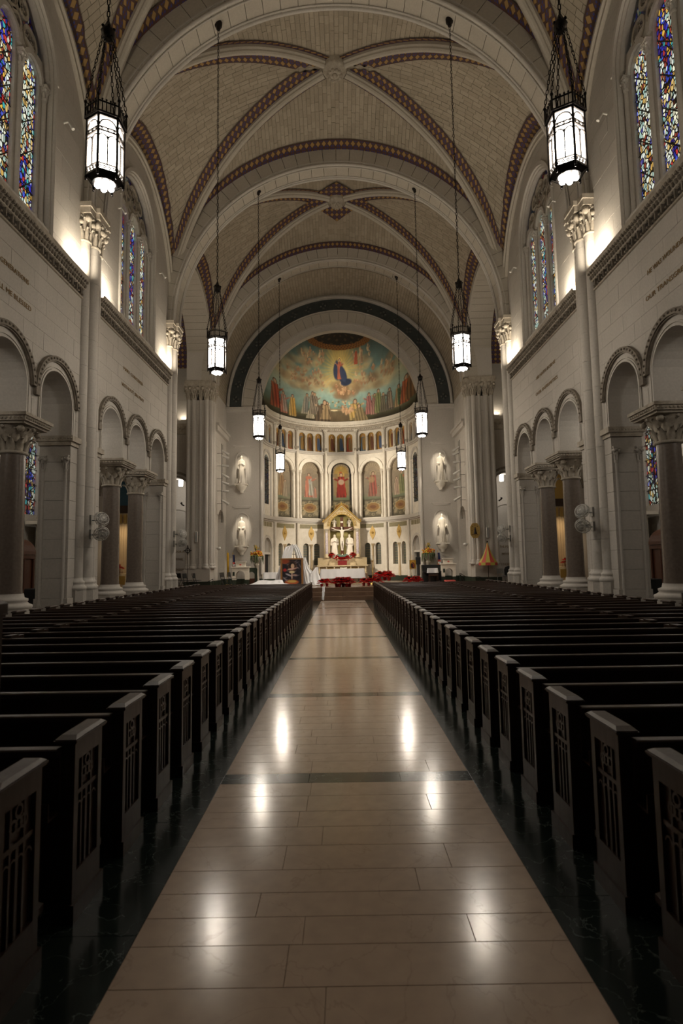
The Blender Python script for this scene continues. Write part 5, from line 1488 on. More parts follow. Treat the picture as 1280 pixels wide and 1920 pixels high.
# ================================================================== figures
def robed(mb,c,h,fold=9,seed=0,hands=1,veil=False,lean=0.0,hold=None):
    """standing draped figure, c = feet, facing -y"""
    r=random.Random(seed); rings=[]; n=22
    prof=[(0,.150,.120),(.02,.158,.128),(.15,.150,.120),(.35,.135,.108),(.50,.125,.098),(.62,.120,.085),(.72,.135,.082),(.80,.148,.080),(.835,.120,.070),(.855,.060,.052),(.875,.042,.045)]
    ph=r.random()*6
    for t,rx,ry in prof:
        k=max(0,1-t/.75)*.16
        ring=[]
        for i in range(n):
            a=2*PI*i/n; f=1+k*math.sin(a*fold+ph)+.4*k*math.sin(a*5-ph)
            ring.append((c[0]+h*rx*f*math.cos(a)+lean*h*t,c[1]+h*ry*f*math.sin(a),c[2]+h*t))
        rings.append(ring)
    mb.loft(rings)
    hx=c[0]+lean*h; hz=c[2]+h*.93
    mb.lathe([(.001,-.062*h),(.028*h,-.055*h),(.040*h,-.025*h),(.045*h,.01*h),(.043*h,.035*h),(.028*h,.058*h),(.001,.066*h)],(hx,c[1]-.008*h,hz),12)
    mb.ball((hx,c[1]-.055*h,hz-.006*h),.010*h,5,4)      # nose
    mb.ball((hx,c[1]-.040*h,hz-.045*h),.016*h,6,4)      # chin
    mb.lathe([(.036*h,-.05*h),(.052*h,-.02*h),(.052*h,.02*h),(.04*h,.055*h),(.001,.072*h)],(hx,c[1]+.014*h,hz),12)
    if veil: mb.lathe([(.10*h,-.16*h),(.075*h,-.09*h),(.056*h,-.03*h),(.056*h,.03*h),(.035*h,.065*h),(.001,.078*h)],(hx,c[1]+.026*h,hz),14)
    for e in (-1,1):
        sh=Vector((hx+e*.125*h,c[1],c[2]+.80*h))
        if hands==1: el=sh+Vector((e*.035*h,-.02*h,-.17*h)); ha=Vector((hx+e*.03*h,c[1]-.135*h,c[2]+.70*h))
        elif hands==2: el=sh+Vector((e*.05*h,.01*h,-.18*h)); ha=el+Vector((e*.05*h,-.09*h,-.06*h))
        elif hands==3 and e>0: el=sh+Vector((.06*h,-.03*h,-.13*h)); ha=sh+Vector((.07*h,-.08*h,.04*h))
        else: el=sh+Vector((e*.03*h,-.0,-.18*h)); ha=Vector((hx+e*.05*h,c[1]-.13*h,c[2]+.58*h))
        mb.tube([sh,(sh+el)/2,el,(el+ha)/2,ha],[.040*h,.043*h,.040*h,.034*h,.020*h],8)
        for q in range(4): mb.tube([ha+Vector(((q-1.5)*.008*h,0,0)),ha+Vector(((q-1.5)*.010*h-e*.01*h,-.018*h,.022*h))],.005*h,4)
        # falling sleeve
        mb.tube([el+Vector((0,0,.01*h)),el+Vector((0,-.02*h,-.07*h)),el+Vector((0,-.02*h,-.13*h))],[.034*h,.032*h,.012*h],7)
    return mb
def niche_statue(s,z0,lab,seed,hands,veil):
    x=s*6.75
    t=empty('niche_statue',(x,YE-.28,z0),label=lab,cat='statue')
    m=MB(); robed(m,(0,0,0),1.9,seed=seed,hands=hands,veil=veil); m.v=[(a*.76,b*.85,c) for a,b,c in m.v]; f=m.build('figure',M['white'],t)
    rm=f.modifiers.new('r','REMESH'); rm.mode='VOXEL'; rm.voxel_size=.028; rm.use_smooth_shade=True
    m=MB(); m.lathe([(.30,-.06),(.30,.0)],(0,0,0),12); m.lathe([(.10,-.66),(.14,-.60),(.12,-.54),(.26,-.42),(.34,-.26),(.36,-.16),(.36,-.06)],(0,0.05,0),14); m.box(-.42,.42,-.28,.27,-.14,-.05); m.build('corbel',M['white'],t)
    m=MB(); sweep_arch(m,lambda u,v,d:(u,.28-d,v),0,1.75,.40,.46,0,.06,0,180,16); m.box(-.46,-.40,.22,.28,0,1.75); m.box(.40,.46,.22,.28,0,1.75); m.build('niche_frame',M['lime_plain'],t)
    m=MB(); m.box(-.62,.62,.2,.28,2.6,2.7); m.box(-.5,.5,.22,.28,2.5,2.6); m.build('niche_cornice',M['lime_plain'],t)
niche_statue(-1,7.46,'upper left white statue with folded hands on a corbel, lit by a spot',1,1,True)
niche_statue(-1,3.28,'lower left white statue of a robed figure on a corbel above the urn of flowers',2,0,False)
niche_statue(1,7.46,'upper right white statue holding an arm across the chest, lit by a spot',3,3,False)
niche_statue(1,3.28,'lower right white statue of a robed figure on a corbel above the flag',4,2,True)

# ================================================================== high altar
AY=43.0
ha=empty('high_altar',(0,AY,FZ),label='cream and gold marble high altar with gabled canopy on violet columns',cat='altar')
B=M['beige']
zb=lambda z:z-FZ
m=MB(); m.bbox(-1.95,1.95,-.9,1.2,0,zb(1.0),.02); m.bbox(-1.85,1.85,-.6,1.2,zb(1.0),zb(1.2),.02); m.build('altar_steps',M['step'],ha)
m=MB(); m.box(-1.85,1.85,-.3,.6,zb(1.2),zb(1.28)); m.box(-1.82,1.82,-.1,.6,zb(1.28),zb(1.72)); m.bbox(-1.9,1.9,-.38,.6,zb(1.72),zb(1.82),.01)
m.build('altar_table',B,ha)
for x in (-1.75,-1.2,-.62,.62,1.2,1.75):
    m=MB(); base_mould(m,(x,-.27),zb(1.28),.05,.1,10); m.lathe([(.05,zb(1.36)),(.045,zb(1.62))],(x,-.27,0),10); capital(m,(x,-.27),zb(1.60),.10,.05,.08,.08,5,.03,1); m.build('altar_column',B,ha)
for x0 in (-1.15,.62):
    m=MB(); m.box(x0,x0+.53,-.13,-.10,zb(1.34),zb(1.64)); m.build('gold_panel',M['gold'],ha)
m=MB(); m.bbox(-1.85,1.85,.05,.7,zb(1.82),zb(2.38),.02); m.box(-1.0,1.0,-.06,.1,zb(1.82),zb(2.0)); m.build('gradine',B,ha)
# canopy: two piers, arch with gable
def gable(u0,z): return z
PC=lambda u,v,d:(u,.12+d,v)
m=MB(); 
ops=[(0,.90,zb(2.38),zb(4.75))]
us=samples(-1.38,1.38,ops,.2,24)
def gt(u): return zb(5.15)+(1.38-abs(u))*.87
for a,b in zip(us[:-1],us[1:]):
    op=in_op((a+b)/2,ops)
    for (dd) in (0,.55):
        if op is None: m.quad(PC(a,zb(2.38),dd),PC(b,zb(2.38),dd),PC(b,gt(b),dd),PC(a,gt(a),dd))
        else: m.quad(PC(a,arch_top(a,op),dd),PC(b,arch_top(b,op),dd),PC(b,gt(b),dd),PC(a,gt(a),dd))
    if op: m.quad(PC(a,arch_top(a,op),0),PC(b,arch_top(b,op),0),PC(b,arch_top(b,op),.55),PC(a,arch_top(a,op),.55))
    m.quad(PC(a,gt(a),0),PC(b,gt(b),0),PC(b,gt(b),.55),PC(a,gt(a),.55))
for e in (-1,1):
    m.quad(PC(e*1.38,zb(2.38),0),PC(e*1.38,gt(1.38),0),PC(e*1.38,gt(1.38),.55),PC(e*1.38,zb(2.38),.55)); m.quad(PC(e*.9,zb(2.38),0),PC(e*.9,zb(4.75),0),PC(e*.9,zb(4.75),.55),PC(e*.9,zb(2.38),.55))
m.build('canopy',B,ha)
m=MB()
for e in (-1,1): m.tube([PC(e*1.46,zb(5.08),-.04),PC(0,zb(6.42),-.04)],.055,6); m.tube([PC(e*1.40,zb(4.95),-.02),PC(0,zb(6.22),-.02)],.02,6)
sweep_arch(m,PC,0,zb(4.75),.90,.97,-.05,0,0,180,24); sweep_arch(m,PC,0,zb(4.75),1.06,1.10,-.04,0,0,180,24)
m.ball(PC(0,zb(6.5),0),.07,8,6); m.ball(PC(-1.42,zb(5.25),0),.06,8,6); m.ball(PC(1.42,zb(5.25),0),.06,8,6)
for q in range(15):
    a=PI*(q+.5)/15; m.ball(PC(1.015*math.cos(a),zb(4.75)+1.015*math.sin(a),-.01),.032,6,4)
m.build('gable_moulding',M['gold'],ha)
m=MB(); m.box(-.12,.12,.07,.11,zb(5.95),zb(6.15)); m.box(-.10,-.07,.06,.1,zb(5.9),zb(6.12)); m.box(.07,.10,.06,.1,zb(5.9),zb(6.12)); m.build('monogram',M['gold'],ha)
m=MB()
for a,b in ((-.9,.9),): m.add([PC(a,zb(2.38),.5),PC(b,zb(2.38),.5),PC(b,zb(5.65),.5),PC(a,zb(5.65),.5)],[(0,1,2,3)])
m.build('gilded_back',plain('gilded_mosaic',(.34,.29,.10,1),.5,.3,bump=.3,scale=60),ha)
for e in (-1,1):
    m=MB(); base_mould(m,(e*1.16,-.02),zb(2.38),.11,.22,14); m.build('column_base',B,ha)
    m=MB(); m.lathe([(.105,zb(2.58)),(.11,zb(3.3)),(.098,zb(4.30))],(e*1.16,-.02,0),16); m.build('violet_column',M['violet'],ha,label='violet veined marble column')
    m=MB(); capital(m,(e*1.16,-.02),zb(4.28),.22,.10,.15,.16,8,.06,1); m.build('column_capital',M['carved'],ha)
# cross and corpus: a thing of its own on the gradine
cx=empty('crucifix',(0,AY+.05,2.38),label='dark wooden cross with an ivory figure, arms outstretched, under the altar canopy',cat='crucifix')
m=MB(); m.box(-.12,.12,-.06,.02,.05,3.05); m.box(-.85,.85,-.06,.02,2.12,2.32); m.build('cross',M['woodred'],cx)
m=MB(); m.ball((0,.0,.10),.42,12,7,.32); m.ball((-.25,.03,.18),.2,8,6,.5); m.ball((.28,.03,.16),.2,8,6,.5); m.build('rocky_mound',plain('verdigris',(.10,.17,.13,1),.7,bump=.5),cx)
def skinned(name,pts,edges,rad,mat,parent,sub=2):
    me=bpy.data.meshes.new(name); me.from_pydata(pts,edges,[]); me.materials.append(mat)
    o=bpy.data.objects.new(name,me); link(o,parent)
    sk=o.modifiers.new('skin','SKIN'); sk.use_smooth_shade=True
    lay=me.skin_vertices[0] if me.skin_vertices else None
    if lay is None:
        bm=bmesh.new(); bm.from_mesh(me); bm.verts.layers.skin.verify(); bm.to_mesh(me); bm.free(); lay=me.skin_vertices[0]
    for i,r in enumerate(rad): lay.data[i].radius=(r if isinstance(r,tuple) else (r,r)); lay.data[i].use_root=(i==0)
    ss=o.modifiers.new('sub','SUBSURF'); ss.levels=sub; ss.render_levels=sub
    return o
y=-.13
pts=[(0,y,1.42),(0,y-.02,1.58),(0.01,y-.03,1.78),(0,y-.02,1.98),(0,y-.02,2.10),(.0,y-.03,2.17),(-.02,y-.05,2.24),(-.03,y-.05,2.33),
     (-.17,y,2.05),(-.42,y+.01,2.09),(-.68,y+.03,2.20),(-.80,y+.03,2.24),(.17,y,2.05),(.42,y+.01,2.09),(.68,y+.03,2.20),(.80,y+.03,2.24),
     (-.07,y-.01,1.36),(-.08,y-.06,1.02),(-.04,y+.01,.66),(-.03,y-.05,.52),(.07,y-.01,1.36),(.09,y-.05,1.02),(.05,y+.01,.66),(.045,y-.05,.52)]
ed=[(0,1),(1,2),(2,3),(3,4),(4,5),(5,6),(6,7),(3,8),(8,9),(9,10),(10,11),(3,12),(12,13),(13,14),(14,15),(0,16),(16,17),(17,18),(18,19),(0,20),(20,21),(21,22),(22,23)]
rd=[(.115,.09),(.095,.08),(.12,.09),(.14,.09),(.055,.05),(.05,.05),(.075,.085),(.06,.07),.055,.042,.03,.026,.055,.042,.03,.026,.09,.055,.036,.032,.09,.055,.036,.032]
skinned('corpus',pts,ed,rd,M['white'],cx)
m=MB(); m.lathe([(.14,1.22),(.155,1.35),(.15,1.46),(.13,1.50)],(0,y,0),14); m.build('loincloth',M['white'],cx)
m=MB(); m.box(-.10,.10,-.09,-.06,2.62,2.74); m.build('title_board',M['white'],cx)
for e,lab,hd in ((-1,'ivory relief statue standing left of the altar cross',1),(1,'ivory relief statue standing right of the altar cross, hand to chest',0)):
    t=empty('altar_statue',(e*.56,AY+.25,2.40),label=lab,cat='statue')
    m=MB(); robed(m,(0,0,0),1.75,seed=10+e,hands=hd,veil=e<0); f=m.build('figure',M['white'],t); rm=f.modifiers.new('r','REMESH'); rm.mode='VOXEL'; rm.voxel_size=.025; rm.use_smooth_shade=True
    m=MB(); m.lathe([(.28,-.04),(.26,0.01)],(0,0,0),12); m.build('foot_plate',M['white'],t)
    t=empty('kneeling_angel',(e*.56,AY+.45,4.62),label='small white kneeling angel relief under the canopy arch, %s of the cross'%('left' if e<0 else 'right'),cat='statue')
    m=MB(); robed(m,(0,0,-.1),.85,seed=20+e,hands=1); 
    m.loft([[(e*.05,.02,.5),(e*.08,.05,.5),(e*.06,.05,.55)],[(e*.25,.05,.55),(e*.28,.08,.5),(e*.26,.08,.62)],[(e*.32,.05,.05),(e*.34,.08,.05),(e*.33,.07,.1)]]); m.build('figure',M['white'],t)
    m=MB(); m.ball((0,0,-.12),.34,12,6,.35); m.build('cloud_base',M['white'],t)
# tabernacle, candles
t=empty('tabernacle',(0,AY-.02,1.82),label='small red curtained tabernacle in the middle of the high altar',cat='tabernacle')
m=MB(); m.bbox(-.34,.34,-.28,.0,0,.36,.03); m.build('red_curtain',plain('dark_red_velvet',(.22,.012,.012,1),.8),t); m=MB(); m.box(-.4,.4,-.3,0,.36,.42); m.build('roof',B,t)
for i,x in enumerate((-.34,0,.34)):
    t=empty('candle',(x,AY-.02 if i!=1 else AY-.10,2.24 if i==1 else 2.0),label='short white altar candle, %s of three on the high altar'%(['left','middle','right'][i]),cat='candle')
    z=-.0
    m=MB(); m.lathe([(.06,0),(.06,.02),(.02,.04),(.02,.08),(.045,.10)],(0,0,0),8); m.build('holder',M['gold'],t)
    m=MB(); m.lathe([(.035,.10),(.035,.34)],(0,0,0),8); m.build('wax',M['candle'],t); m=MB(); m.ball((0,0,.38),.018,6,5,1.8); m.build('flame',M['glow'],t)

# ================================================================== altar table with cloth
at=empty('altar_table',(0,37.0,FZ),label='stone altar table standing in front of the high altar',cat='altar')
m=MB(); m.box(-1.30,1.30,-.4,.4,.0,.06); m.build('foot_slab',B,at)
for x in (-1.1,0,1.1): m=MB(); m.bbox(x-.12,x+.12,-.28,.28,.06,.84,.01); m.build('leg',M['carved'],at)
m=MB(); m.bbox(-1.38,1.38,-.46,.46,.84,.93,.01); m.build('tabletop',B,at)
def cloth_over(name,x0,x1,y0,y1,z,drop,mat,parent=None,wave=.02,n=40,flare=.06):
    per=[]; 
    L=[(x0,y0),(x1,y0),(x1,y1),(x0,y1)]
    for i in range(4):
        a,b=L[i],L[(i+1)%4]
        for q in range(n): t=q/n; per.append((a[0]+(b[0]-a[0])*t,a[1]+(b[1]-a[1])*t))
    cx_,cy_=(x0+x1)/2,(y0+y1)/2; rings=[]
    for k,(dz,fl) in enumerate(((0,0),(.02,.012),(.35,.4),(.7,.75),(1,1))):
        r=[]
        for i,(x,yy) in enumerate(per):
            w_=wave*fl*math.sin(i*.9)+wave*.6*fl*math.sin(i*.37+1); ex=math.copysign(1,x-cx_) if abs(x-cx_)>(x1-x0)/2-.01 else 0; ey=math.copysign(1,yy-cy_) if abs(yy-cy_)>(y1-y0)/2-.01 else 0
            r.append((x+ex*(fl*flare+w_),yy+ey*(fl*flare+w_),z-(drop if dz else 0)*dz))
        rings.append(r)
    m=MB(); m.loft(rings,caps=False); m.add([p for p in rings[0]],[tuple(range(len(per)))])
    return m.build(name,mat,parent)
o=cloth_over('altar_cloth',-1.40,1.40,36.52,37.48,FZ+.945,.60,M['cloth'])
tag(o,'long white cloth draped over the altar table','tablecloth')
t=empty('missal',(.06,37.0,FZ+.95),label='open white book lying on the altar cloth',cat='book')
m=MB(); m.add([(-.22,-.12,.05),(0,-.12,.02),(0,.14,.06),(-.22,.14,.09),(.22,-.12,.05),(.22,.14,.09),(-.22,-.12,0),(.22,-.12,0),(.22,.14,.02),(-.22,.14,.02)],[(0,1,2,3),(1,4,5,2),(0,6,7,4,1),(3,2,5,8,9),(6,9,8,7),(0,3,9,6),(4,7,8,5)]); m.build('pages',M['candle'],t)

# ================================================================== poinsettias
def poin(seed):
    r=random.Random(seed)
    t=empty('poinsettia',(0,0,0)); t['category']='plant'
    m=MB(); m.lathe([(.07,0),(.08,.02),(.10,.14),(.115,.16),(.09,.15)],(0,0,0),12); m.build('foil_pot',M['pot'],t)
    g=MB(); rd=MB()
    def lf(mm,c,a,el,L,w_):
        d=Vector((math.cos(a)*math.cos(el),math.sin(a)*math.cos(el),math.sin(el))); sd=Vector((-math.sin(a),math.cos(a),0)); c=Vector(c); up=Vector((0,0,.02))
        mm.add([tuple(c),tuple(c+d*L*.45+sd*w_+up),tuple(c+d*L),tuple(c+d*L*.45-sd*w_+up),tuple(c+d*L*.45-up*.3)],[(0,1,4),(1,2,4),(2,3,4),(3,0,4)])
    for k in range(26): a=r.uniform(0,2*PI); lf(g,(0,0,.24+r.uniform(0,.14)),a,r.uniform(-.3,.5),r.uniform(.16,.27),.05)
    for k in range(24):
        a=k*2.4; R=.28*math.sqrt((k+.3)/24); c=(R*math.cos(a),R*math.sin(a),.47+r.uniform(-.04,.04)-R*1.0)
        for q in range(9): lf(rd,c,q*2*PI/9+r.random()*.3,r.uniform(-.15,.35),r.uniform(.09,.14),.032)
        rd.ball((c[0],c[1],c[2]+.01),.013,5,3)
    g.tube([(0,0,.1),(0,0,.42)],.015,5)
    g.build('leaves',M['leaf'],t,kind='stuff'); rd.build('red_bracts',M['red'],t,kind='stuff')
    return t
P0=poin(1); used=[False]
def place_poin(x,y,z,label,group,sc_=1.0,rz=0):
    t=P0 if not used[0] else copy_tree(P0); used[0]=True
    t.location=(x,y,z); t.scale=(sc_,sc_,sc_); t.rotation_euler=(0,0,rz); t['label']=label; t['group']=group
c6=['leftmost','second from the left','middle','second from the right','rightmost']
for i,(x,y) in enumerate(((-.34,32.2),(-.19,31.85),(.02,32.25),(.22,31.85),(.37,32.2))): place_poin(x,y,FZ,'red poinsettia at the front of the platform before the altar, %s'%c6[i],'poinsettias before the altar',1.15,i)
for i,(x,y) in enumerate(((-1.22,33.2),(-.92,33.45))): place_poin(x,y,FZ,'red poinsettia left of the altar, %s'%['beside the white drape','nearer the altar'][i],'poinsettias left of the altar',.92,i*2)
for i,(x,y) in enumerate(((1.22,33.4),(1.50,33.2),(1.80,33.3),(2.08,33.1))): place_poin(x,y,FZ,'red poinsettia right of the altar, %s in its row of four'%['first','second','third','fourth'][i],'poinsettias right of the altar',.95,i*1.3)
for i,(x,y) in enumerate(((2.45,38.5),(2.85,38.8),(3.1,38.3))): place_poin(x,y,FZ+.1,'red poinsettia behind the gilded stand, %s of three'%['left','middle','right'][i],'poinsettias behind the gilded stand',1.4,i)
for i,(x,y) in enumerate(((3.85,33.6),(4.15,33.4),(4.4,33.6))): place_poin(x,y,FZ,'red poinsettia at the foot of the small icon easel, %s of three'%['left','middle','right'][i],'poinsettias under the icon',1.05,i)
for i,(x,z) in enumerate(((-.80,2.38),(-.38,2.26),(0,2.2),(.38,2.26),(.80,2.38))): place_poin(x,AY-.22 if abs(x)<.7 else AY-.06,z-.12 if abs(x)<.7 else z,'red poinsettia on the ledge of the high altar, %s of five'%c6[i],'poinsettias on the high altar',.85,i*1.1)
m=MB(); m.bbox(-1.05,1.05,AY-.45,AY-.32,1.82,2.05,.01)

# ================================================================== framed painting and drapes
t=empty('framed_painting',(-3.05,34.4,FZ),label='large gold-brown framed painting leaning before the white drapery, left of the altar',cat='painting')
Wd,Hg=1.36,1.66
m=MB()
for (a,b,c_,d) in ((-Wd/2,-Wd/2+.11,0,Hg),(Wd/2-.11,Wd/2,0,Hg),(-Wd/2,Wd/2,0,.10),(-Wd/2,Wd/2,Hg-.08,Hg)): m.bbox(a,b,-.05,.05,c_,d,.01)
m.build('frame',M['woodcap'] if False else wood('gilt_brown_frame',(.34,.17,.055,1),(.20,.09,.03,1),.3),t)
c=Canvas(90,110,-.57,.57,.1,1.58,(30,28,36)); c.put(np.clip(c.noise(7,60)*1.3,0,.6),(70,58,66)); 
for q in range(16):
    x,y=random.uniform(-.55,.55),random.uniform(.2,1.5); c.ell(x,y,.16,.035,(150,140,146),.5,.6,rot=random.uniform(-1.2,.9))
c.ell(-.42,1.48,.3,.16,(150,70,40),.9,.5); c.ell(-.42,.95,.11,.10,(170,40,36),.9,.4); c.ell(.03,1.15,.26,.32,(90,58,40),.9,.3); c.ell(.02,1.20,.20,.25,(34,26,26),1,.3); c.ell(.05,1.18,.11,.15,(198,164,136),1,.3)
c.ell(-.05,1.0,.22,.06,(198,160,146),.9,.4,rot=.1); c.ell(.1,1.03,.3,.04,(196,160,150),.8,.4,rot=.2); c.ell(0,.83,.17,.08,(196,180,140),1,.3); c.ell(0,.6,.05,.22,(190,160,140),.9,.4); c.ell(-.2,.66,.2,.05,(200,190,200),.8,.4,rot=-.4); c.ell(.15,.64,.18,.06,(180,150,140),.8,.5)
c.ell(-.02,.22,.42,.15,(176,92,52),1,.25); c.ell(0,.27,.28,.08,(190,160,90),1,.3); c.ell(-.4,.4,.2,.04,(160,150,150),.7,.5,rot=-.8)
vpanel('canvas',lambda u,v:(-.57+1.14*u,-.02,.1+1.48*v),60,76,lambda UV,V,c=c:c.sample(UV[:,0],UV[:,1]),t,vcol('oil_paint',.4))
t.rotation_euler=(math.radians(-4),0,math.radians(6))
def drape(name,cols,label,parent=None,folds=3,amp=.022,nx=60):
    """cols: list of (z, x0, x1, y) from top to bottom"""
    rings=[]
    for k,(z,x0,x1,yy) in enumerate(cols):
        row=[]
        for i in range(nx+1):
            u=i/nx; a=amp*(k/(len(cols)-1)*.7+.3); row.append((x0+(x1-x0)*u,yy+a*math.sin(u*folds*2*PI+k*.3)+a*.4*math.sin(u*folds*4.7+2),z+.02*math.sin(u*9+k)))
        rings.append(row)
    back=[[(x,y_+.012,z) for x,y_,z in r] for r in rings]
    m=MB(); m.loft(rings,closed=False,caps=False); m.loft(back,closed=False,caps=False)
    o=m.build(name,M['cloth'],parent); 
    if label: tag(o,label,'drapery')
    return o
st=empty('drape_stand',(-3.0,35.1,FZ),label='slender stand behind the framed painting carrying the white cloth',cat='stand')
m=MB(); m.tube([(0,0,2.42),(-.55,.2,0)],.02,6); m.tube([(0,0,2.42),(.55,.2,0)],.02,6); m.tube([(0,0,2.42),(0,-.1,0)],.02,6); m.tube([(-.4,0,1.9),(.4,0,1.9)],.02,6); m.build('frame',M['wood'],st)
drape('white_drape',[(3.12,-3.12,-2.95,35.05),(3.0,-3.5,-2.98,35.03),(2.7,-3.62,-3.05,35.0),(2.25,-3.72,-3.12,34.95),(1.6,-3.92,-3.5,34.9),(.72,-4.25,-3.4,34.8)],'white cloth swag falling behind the left side of the framed painting')
drape('white_drape',[(3.16,-3.1,-2.82,35.02),(2.9,-2.95,-2.62,35.0),(2.35,-2.78,-2.42,34.95),(1.6,-2.52,-2.25,34.9),(.72,-2.55,-1.95,34.8)],'white cloth swag falling behind the right side of the framed painting')
drape('white_drape',[(2.35,-2.36,-2.24,34.9),(1.7,-2.35,-2.02,34.8),(1.2,-2.3,-1.5,34.6),(.95,-2.25,-1.35,34.5),(.70,-2.15,-1.25,34.3)],'white cloth spreading to the right of the painting towards the altar',folds=3,amp=.04)
drape('white_drape',[(1.75,-1.62,-1.48,34.6),(1.4,-1.9,-1.45,34.5),(1.0,-1.95,-1.3,34.4),(.70,-1.8,-1.2,34.2)],'white cloth hooked up near the altar beside the poinsettias',folds=2,amp=.03)
drape('white_drape',[(1.02,-5.0,-3.6,34.2),(.85,-5.3,-3.5,34.0),(.70,-5.8,-2.3,33.7)],'white cloth heaped on the platform at the foot of the framed painting',folds=4,amp=.05)
drape('white_drape',[(.69,-1.12,-.98,31.7),(.69,-1.12,-.98,31.19),(.47,-1.12,-.98,31.18),(.47,-1.12,-.99,30.84),(.25,-1.12,-.99,30.83),(.25,-1.12,-1.0,30.47),(.04,-1.12,-1.0,30.45)],'narrow white ribbon hanging down the steps by the left front pew',folds=1,amp=.01,nx=12)

# ================================================================== ambos, urns, flags, stands
def ambo(x,w_,lab,arch=.3):
    t=empty('lectern',(x,36.6,FZ),label=lab,cat='lectern'); h=1.12
    P=lambda u,v,d:(u,-.3+d,v); m=MB()
    wall_strip(m,P,-w_/2,w_/2,.36,h,[(0,arch,.36,.62)],0,.55,back=True,step=.3); m.quad((-w_/2,-.3,h),(w_/2,-.3,h),(w_/2,.25,h),(-w_/2,.25,h))
    for e in (-1,1): m.quad((e*w_/2,-.3,.36),(e*w_/2,.25,.36),(e*w_/2,.25,h),(e*w_/2,-.3,h))
    m.build('arched_body',M['white'],t)
    m=MB()
    for e in (-1,1):
        a=sorted((e*arch,e*w_/2)); m.box(a[0],a[1],-.3,.25,0,.36)
    m.build('green_base',M['dado'],t,label='dark green marble base')
    m=MB(); m.bbox(-w_/2-.06,w_/2+.06,-.36,.3,h,h+.07,.01); m.build('slab',M['white'],t)
    m=MB(); m.bbox(-.28,.28,-.2,.2,h+.07,h+.34,.01); m.box(-.34,.34,-.26,.24,h+.34,h+.39); m.build('book_rest',M['white'],t)
    m=MB(); m.box(-.07,.07,-.215,-.19,h+.17,h+.21); m.box(-.02,.02,-.22,-.19,h+.14,h+.24); m.build('red_emblem',M['fabred'],t)
    m=MB(); m.box(-w_/2+.05,-w_/2+.18,-.315,-.29,.62,.86); m.build('dark_inlay',M['dado'],t)
ambo(-6.5,1.05,'white marble lectern with an arch and green base, left by the flags')
ambo(6.75,.86,'white marble lectern with an arch, right in front of the pier',.26)
t=empty('stone_stall',(-5.85,36.9,FZ),label='small dark arched stone stall right beside the left lectern',cat='seat')
m=MB(); P=lambda u,v,d:(u,-.2+d,v); wall_strip(m,P,-.32,.32,0,1.05,[(0,.22,0,.62)],0,.4,back=True); m.box(-.34,.34,-.22,.22,1.05,1.1); m.build('arched_stone',M['dado'],t)
m=MB(); m.box(-.25,.25,-.1,.15,.0,.42); m.build('inner_block',M['woodred'],t)
def urn(x,y,lab,lab2,h=1.45):
    t=empty('urn_pedestal',(x,y,FZ),label=lab,cat='urn')
    m=MB(); m.prism(octp(0,0,.34),0,.10); m.lathe([(.28,.10),(.30,.2),(.18,.28),(.17,.36),(.14,.45),(.13,h-.25),(.17,h-.2),(.17,h-.12),(.12,h-.06)],(0,0,0),16); m.build('pedestal',M['carved'],t)
    m=MB(); m.lathe([(.10,h-.08),(.16,h),(.30,h+.16),(.36,h+.32),(.38,h+.36),(.33,h+.36),(.28,h+.2)],(0,0,0),18); m.build('bowl',M['carved'],t)
    f=empty('flower_arrangement',(x,y,FZ+h+.36),label=lab2,cat='flowers')
    r=random.Random(int(x*10)); A=MB();Bm=MB();G=MB()
    for k in range(120):
        a=r.uniform(0,2*PI); R=r.uniform(0,.42); z=r.uniform(0,.40)*(1-R*.9); (A if r.random()<.5 else Bm).ball((R*math.cos(a),R*math.sin(a)*.8,z+.04),r.uniform(.035,.06),6,4)
    for k in range(70):
        a=r.uniform(0,2*PI); R=r.uniform(.2,.46); G.tube([(.1*math.cos(a),.1*math.sin(a),.1),(R*math.cos(a),R*math.sin(a),.05),(R*1.15*math.cos(a),R*1.1*math.sin(a),r.uniform(-.55,-.1))],[.02,.035,.006],4)
    for k in range(24):
        a=r.uniform(0,2*PI); R=r.uniform(.0,.25); G.tube([(0,0,.2),(R*math.cos(a),R*math.sin(a),r.uniform(.5,.85))],[.012,.004],4); Bm.ball((R*.8*math.cos(a),R*.8*math.sin(a),r.uniform(.45,.75)),.03,5,4)
    A.build('orange_blooms',M['orange'],f,kind='stuff'); Bm.build('yellow_blooms',M['yellowf'],f,kind='stuff'); G.build('greenery',plain('olive_green',(.06,.085,.03,1),.7),f,kind='stuff')
urn(-5.62,37.4,'tall carved stone urn on a pedestal at the left of the sanctuary','orange and yellow flower arrangement with trailing greenery in the left urn')
urn(5.72,38.0,'tall carved stone urn on a pedestal at the right of the sanctuary','orange and yellow flower arrangement with trailing greenery in the right urn')
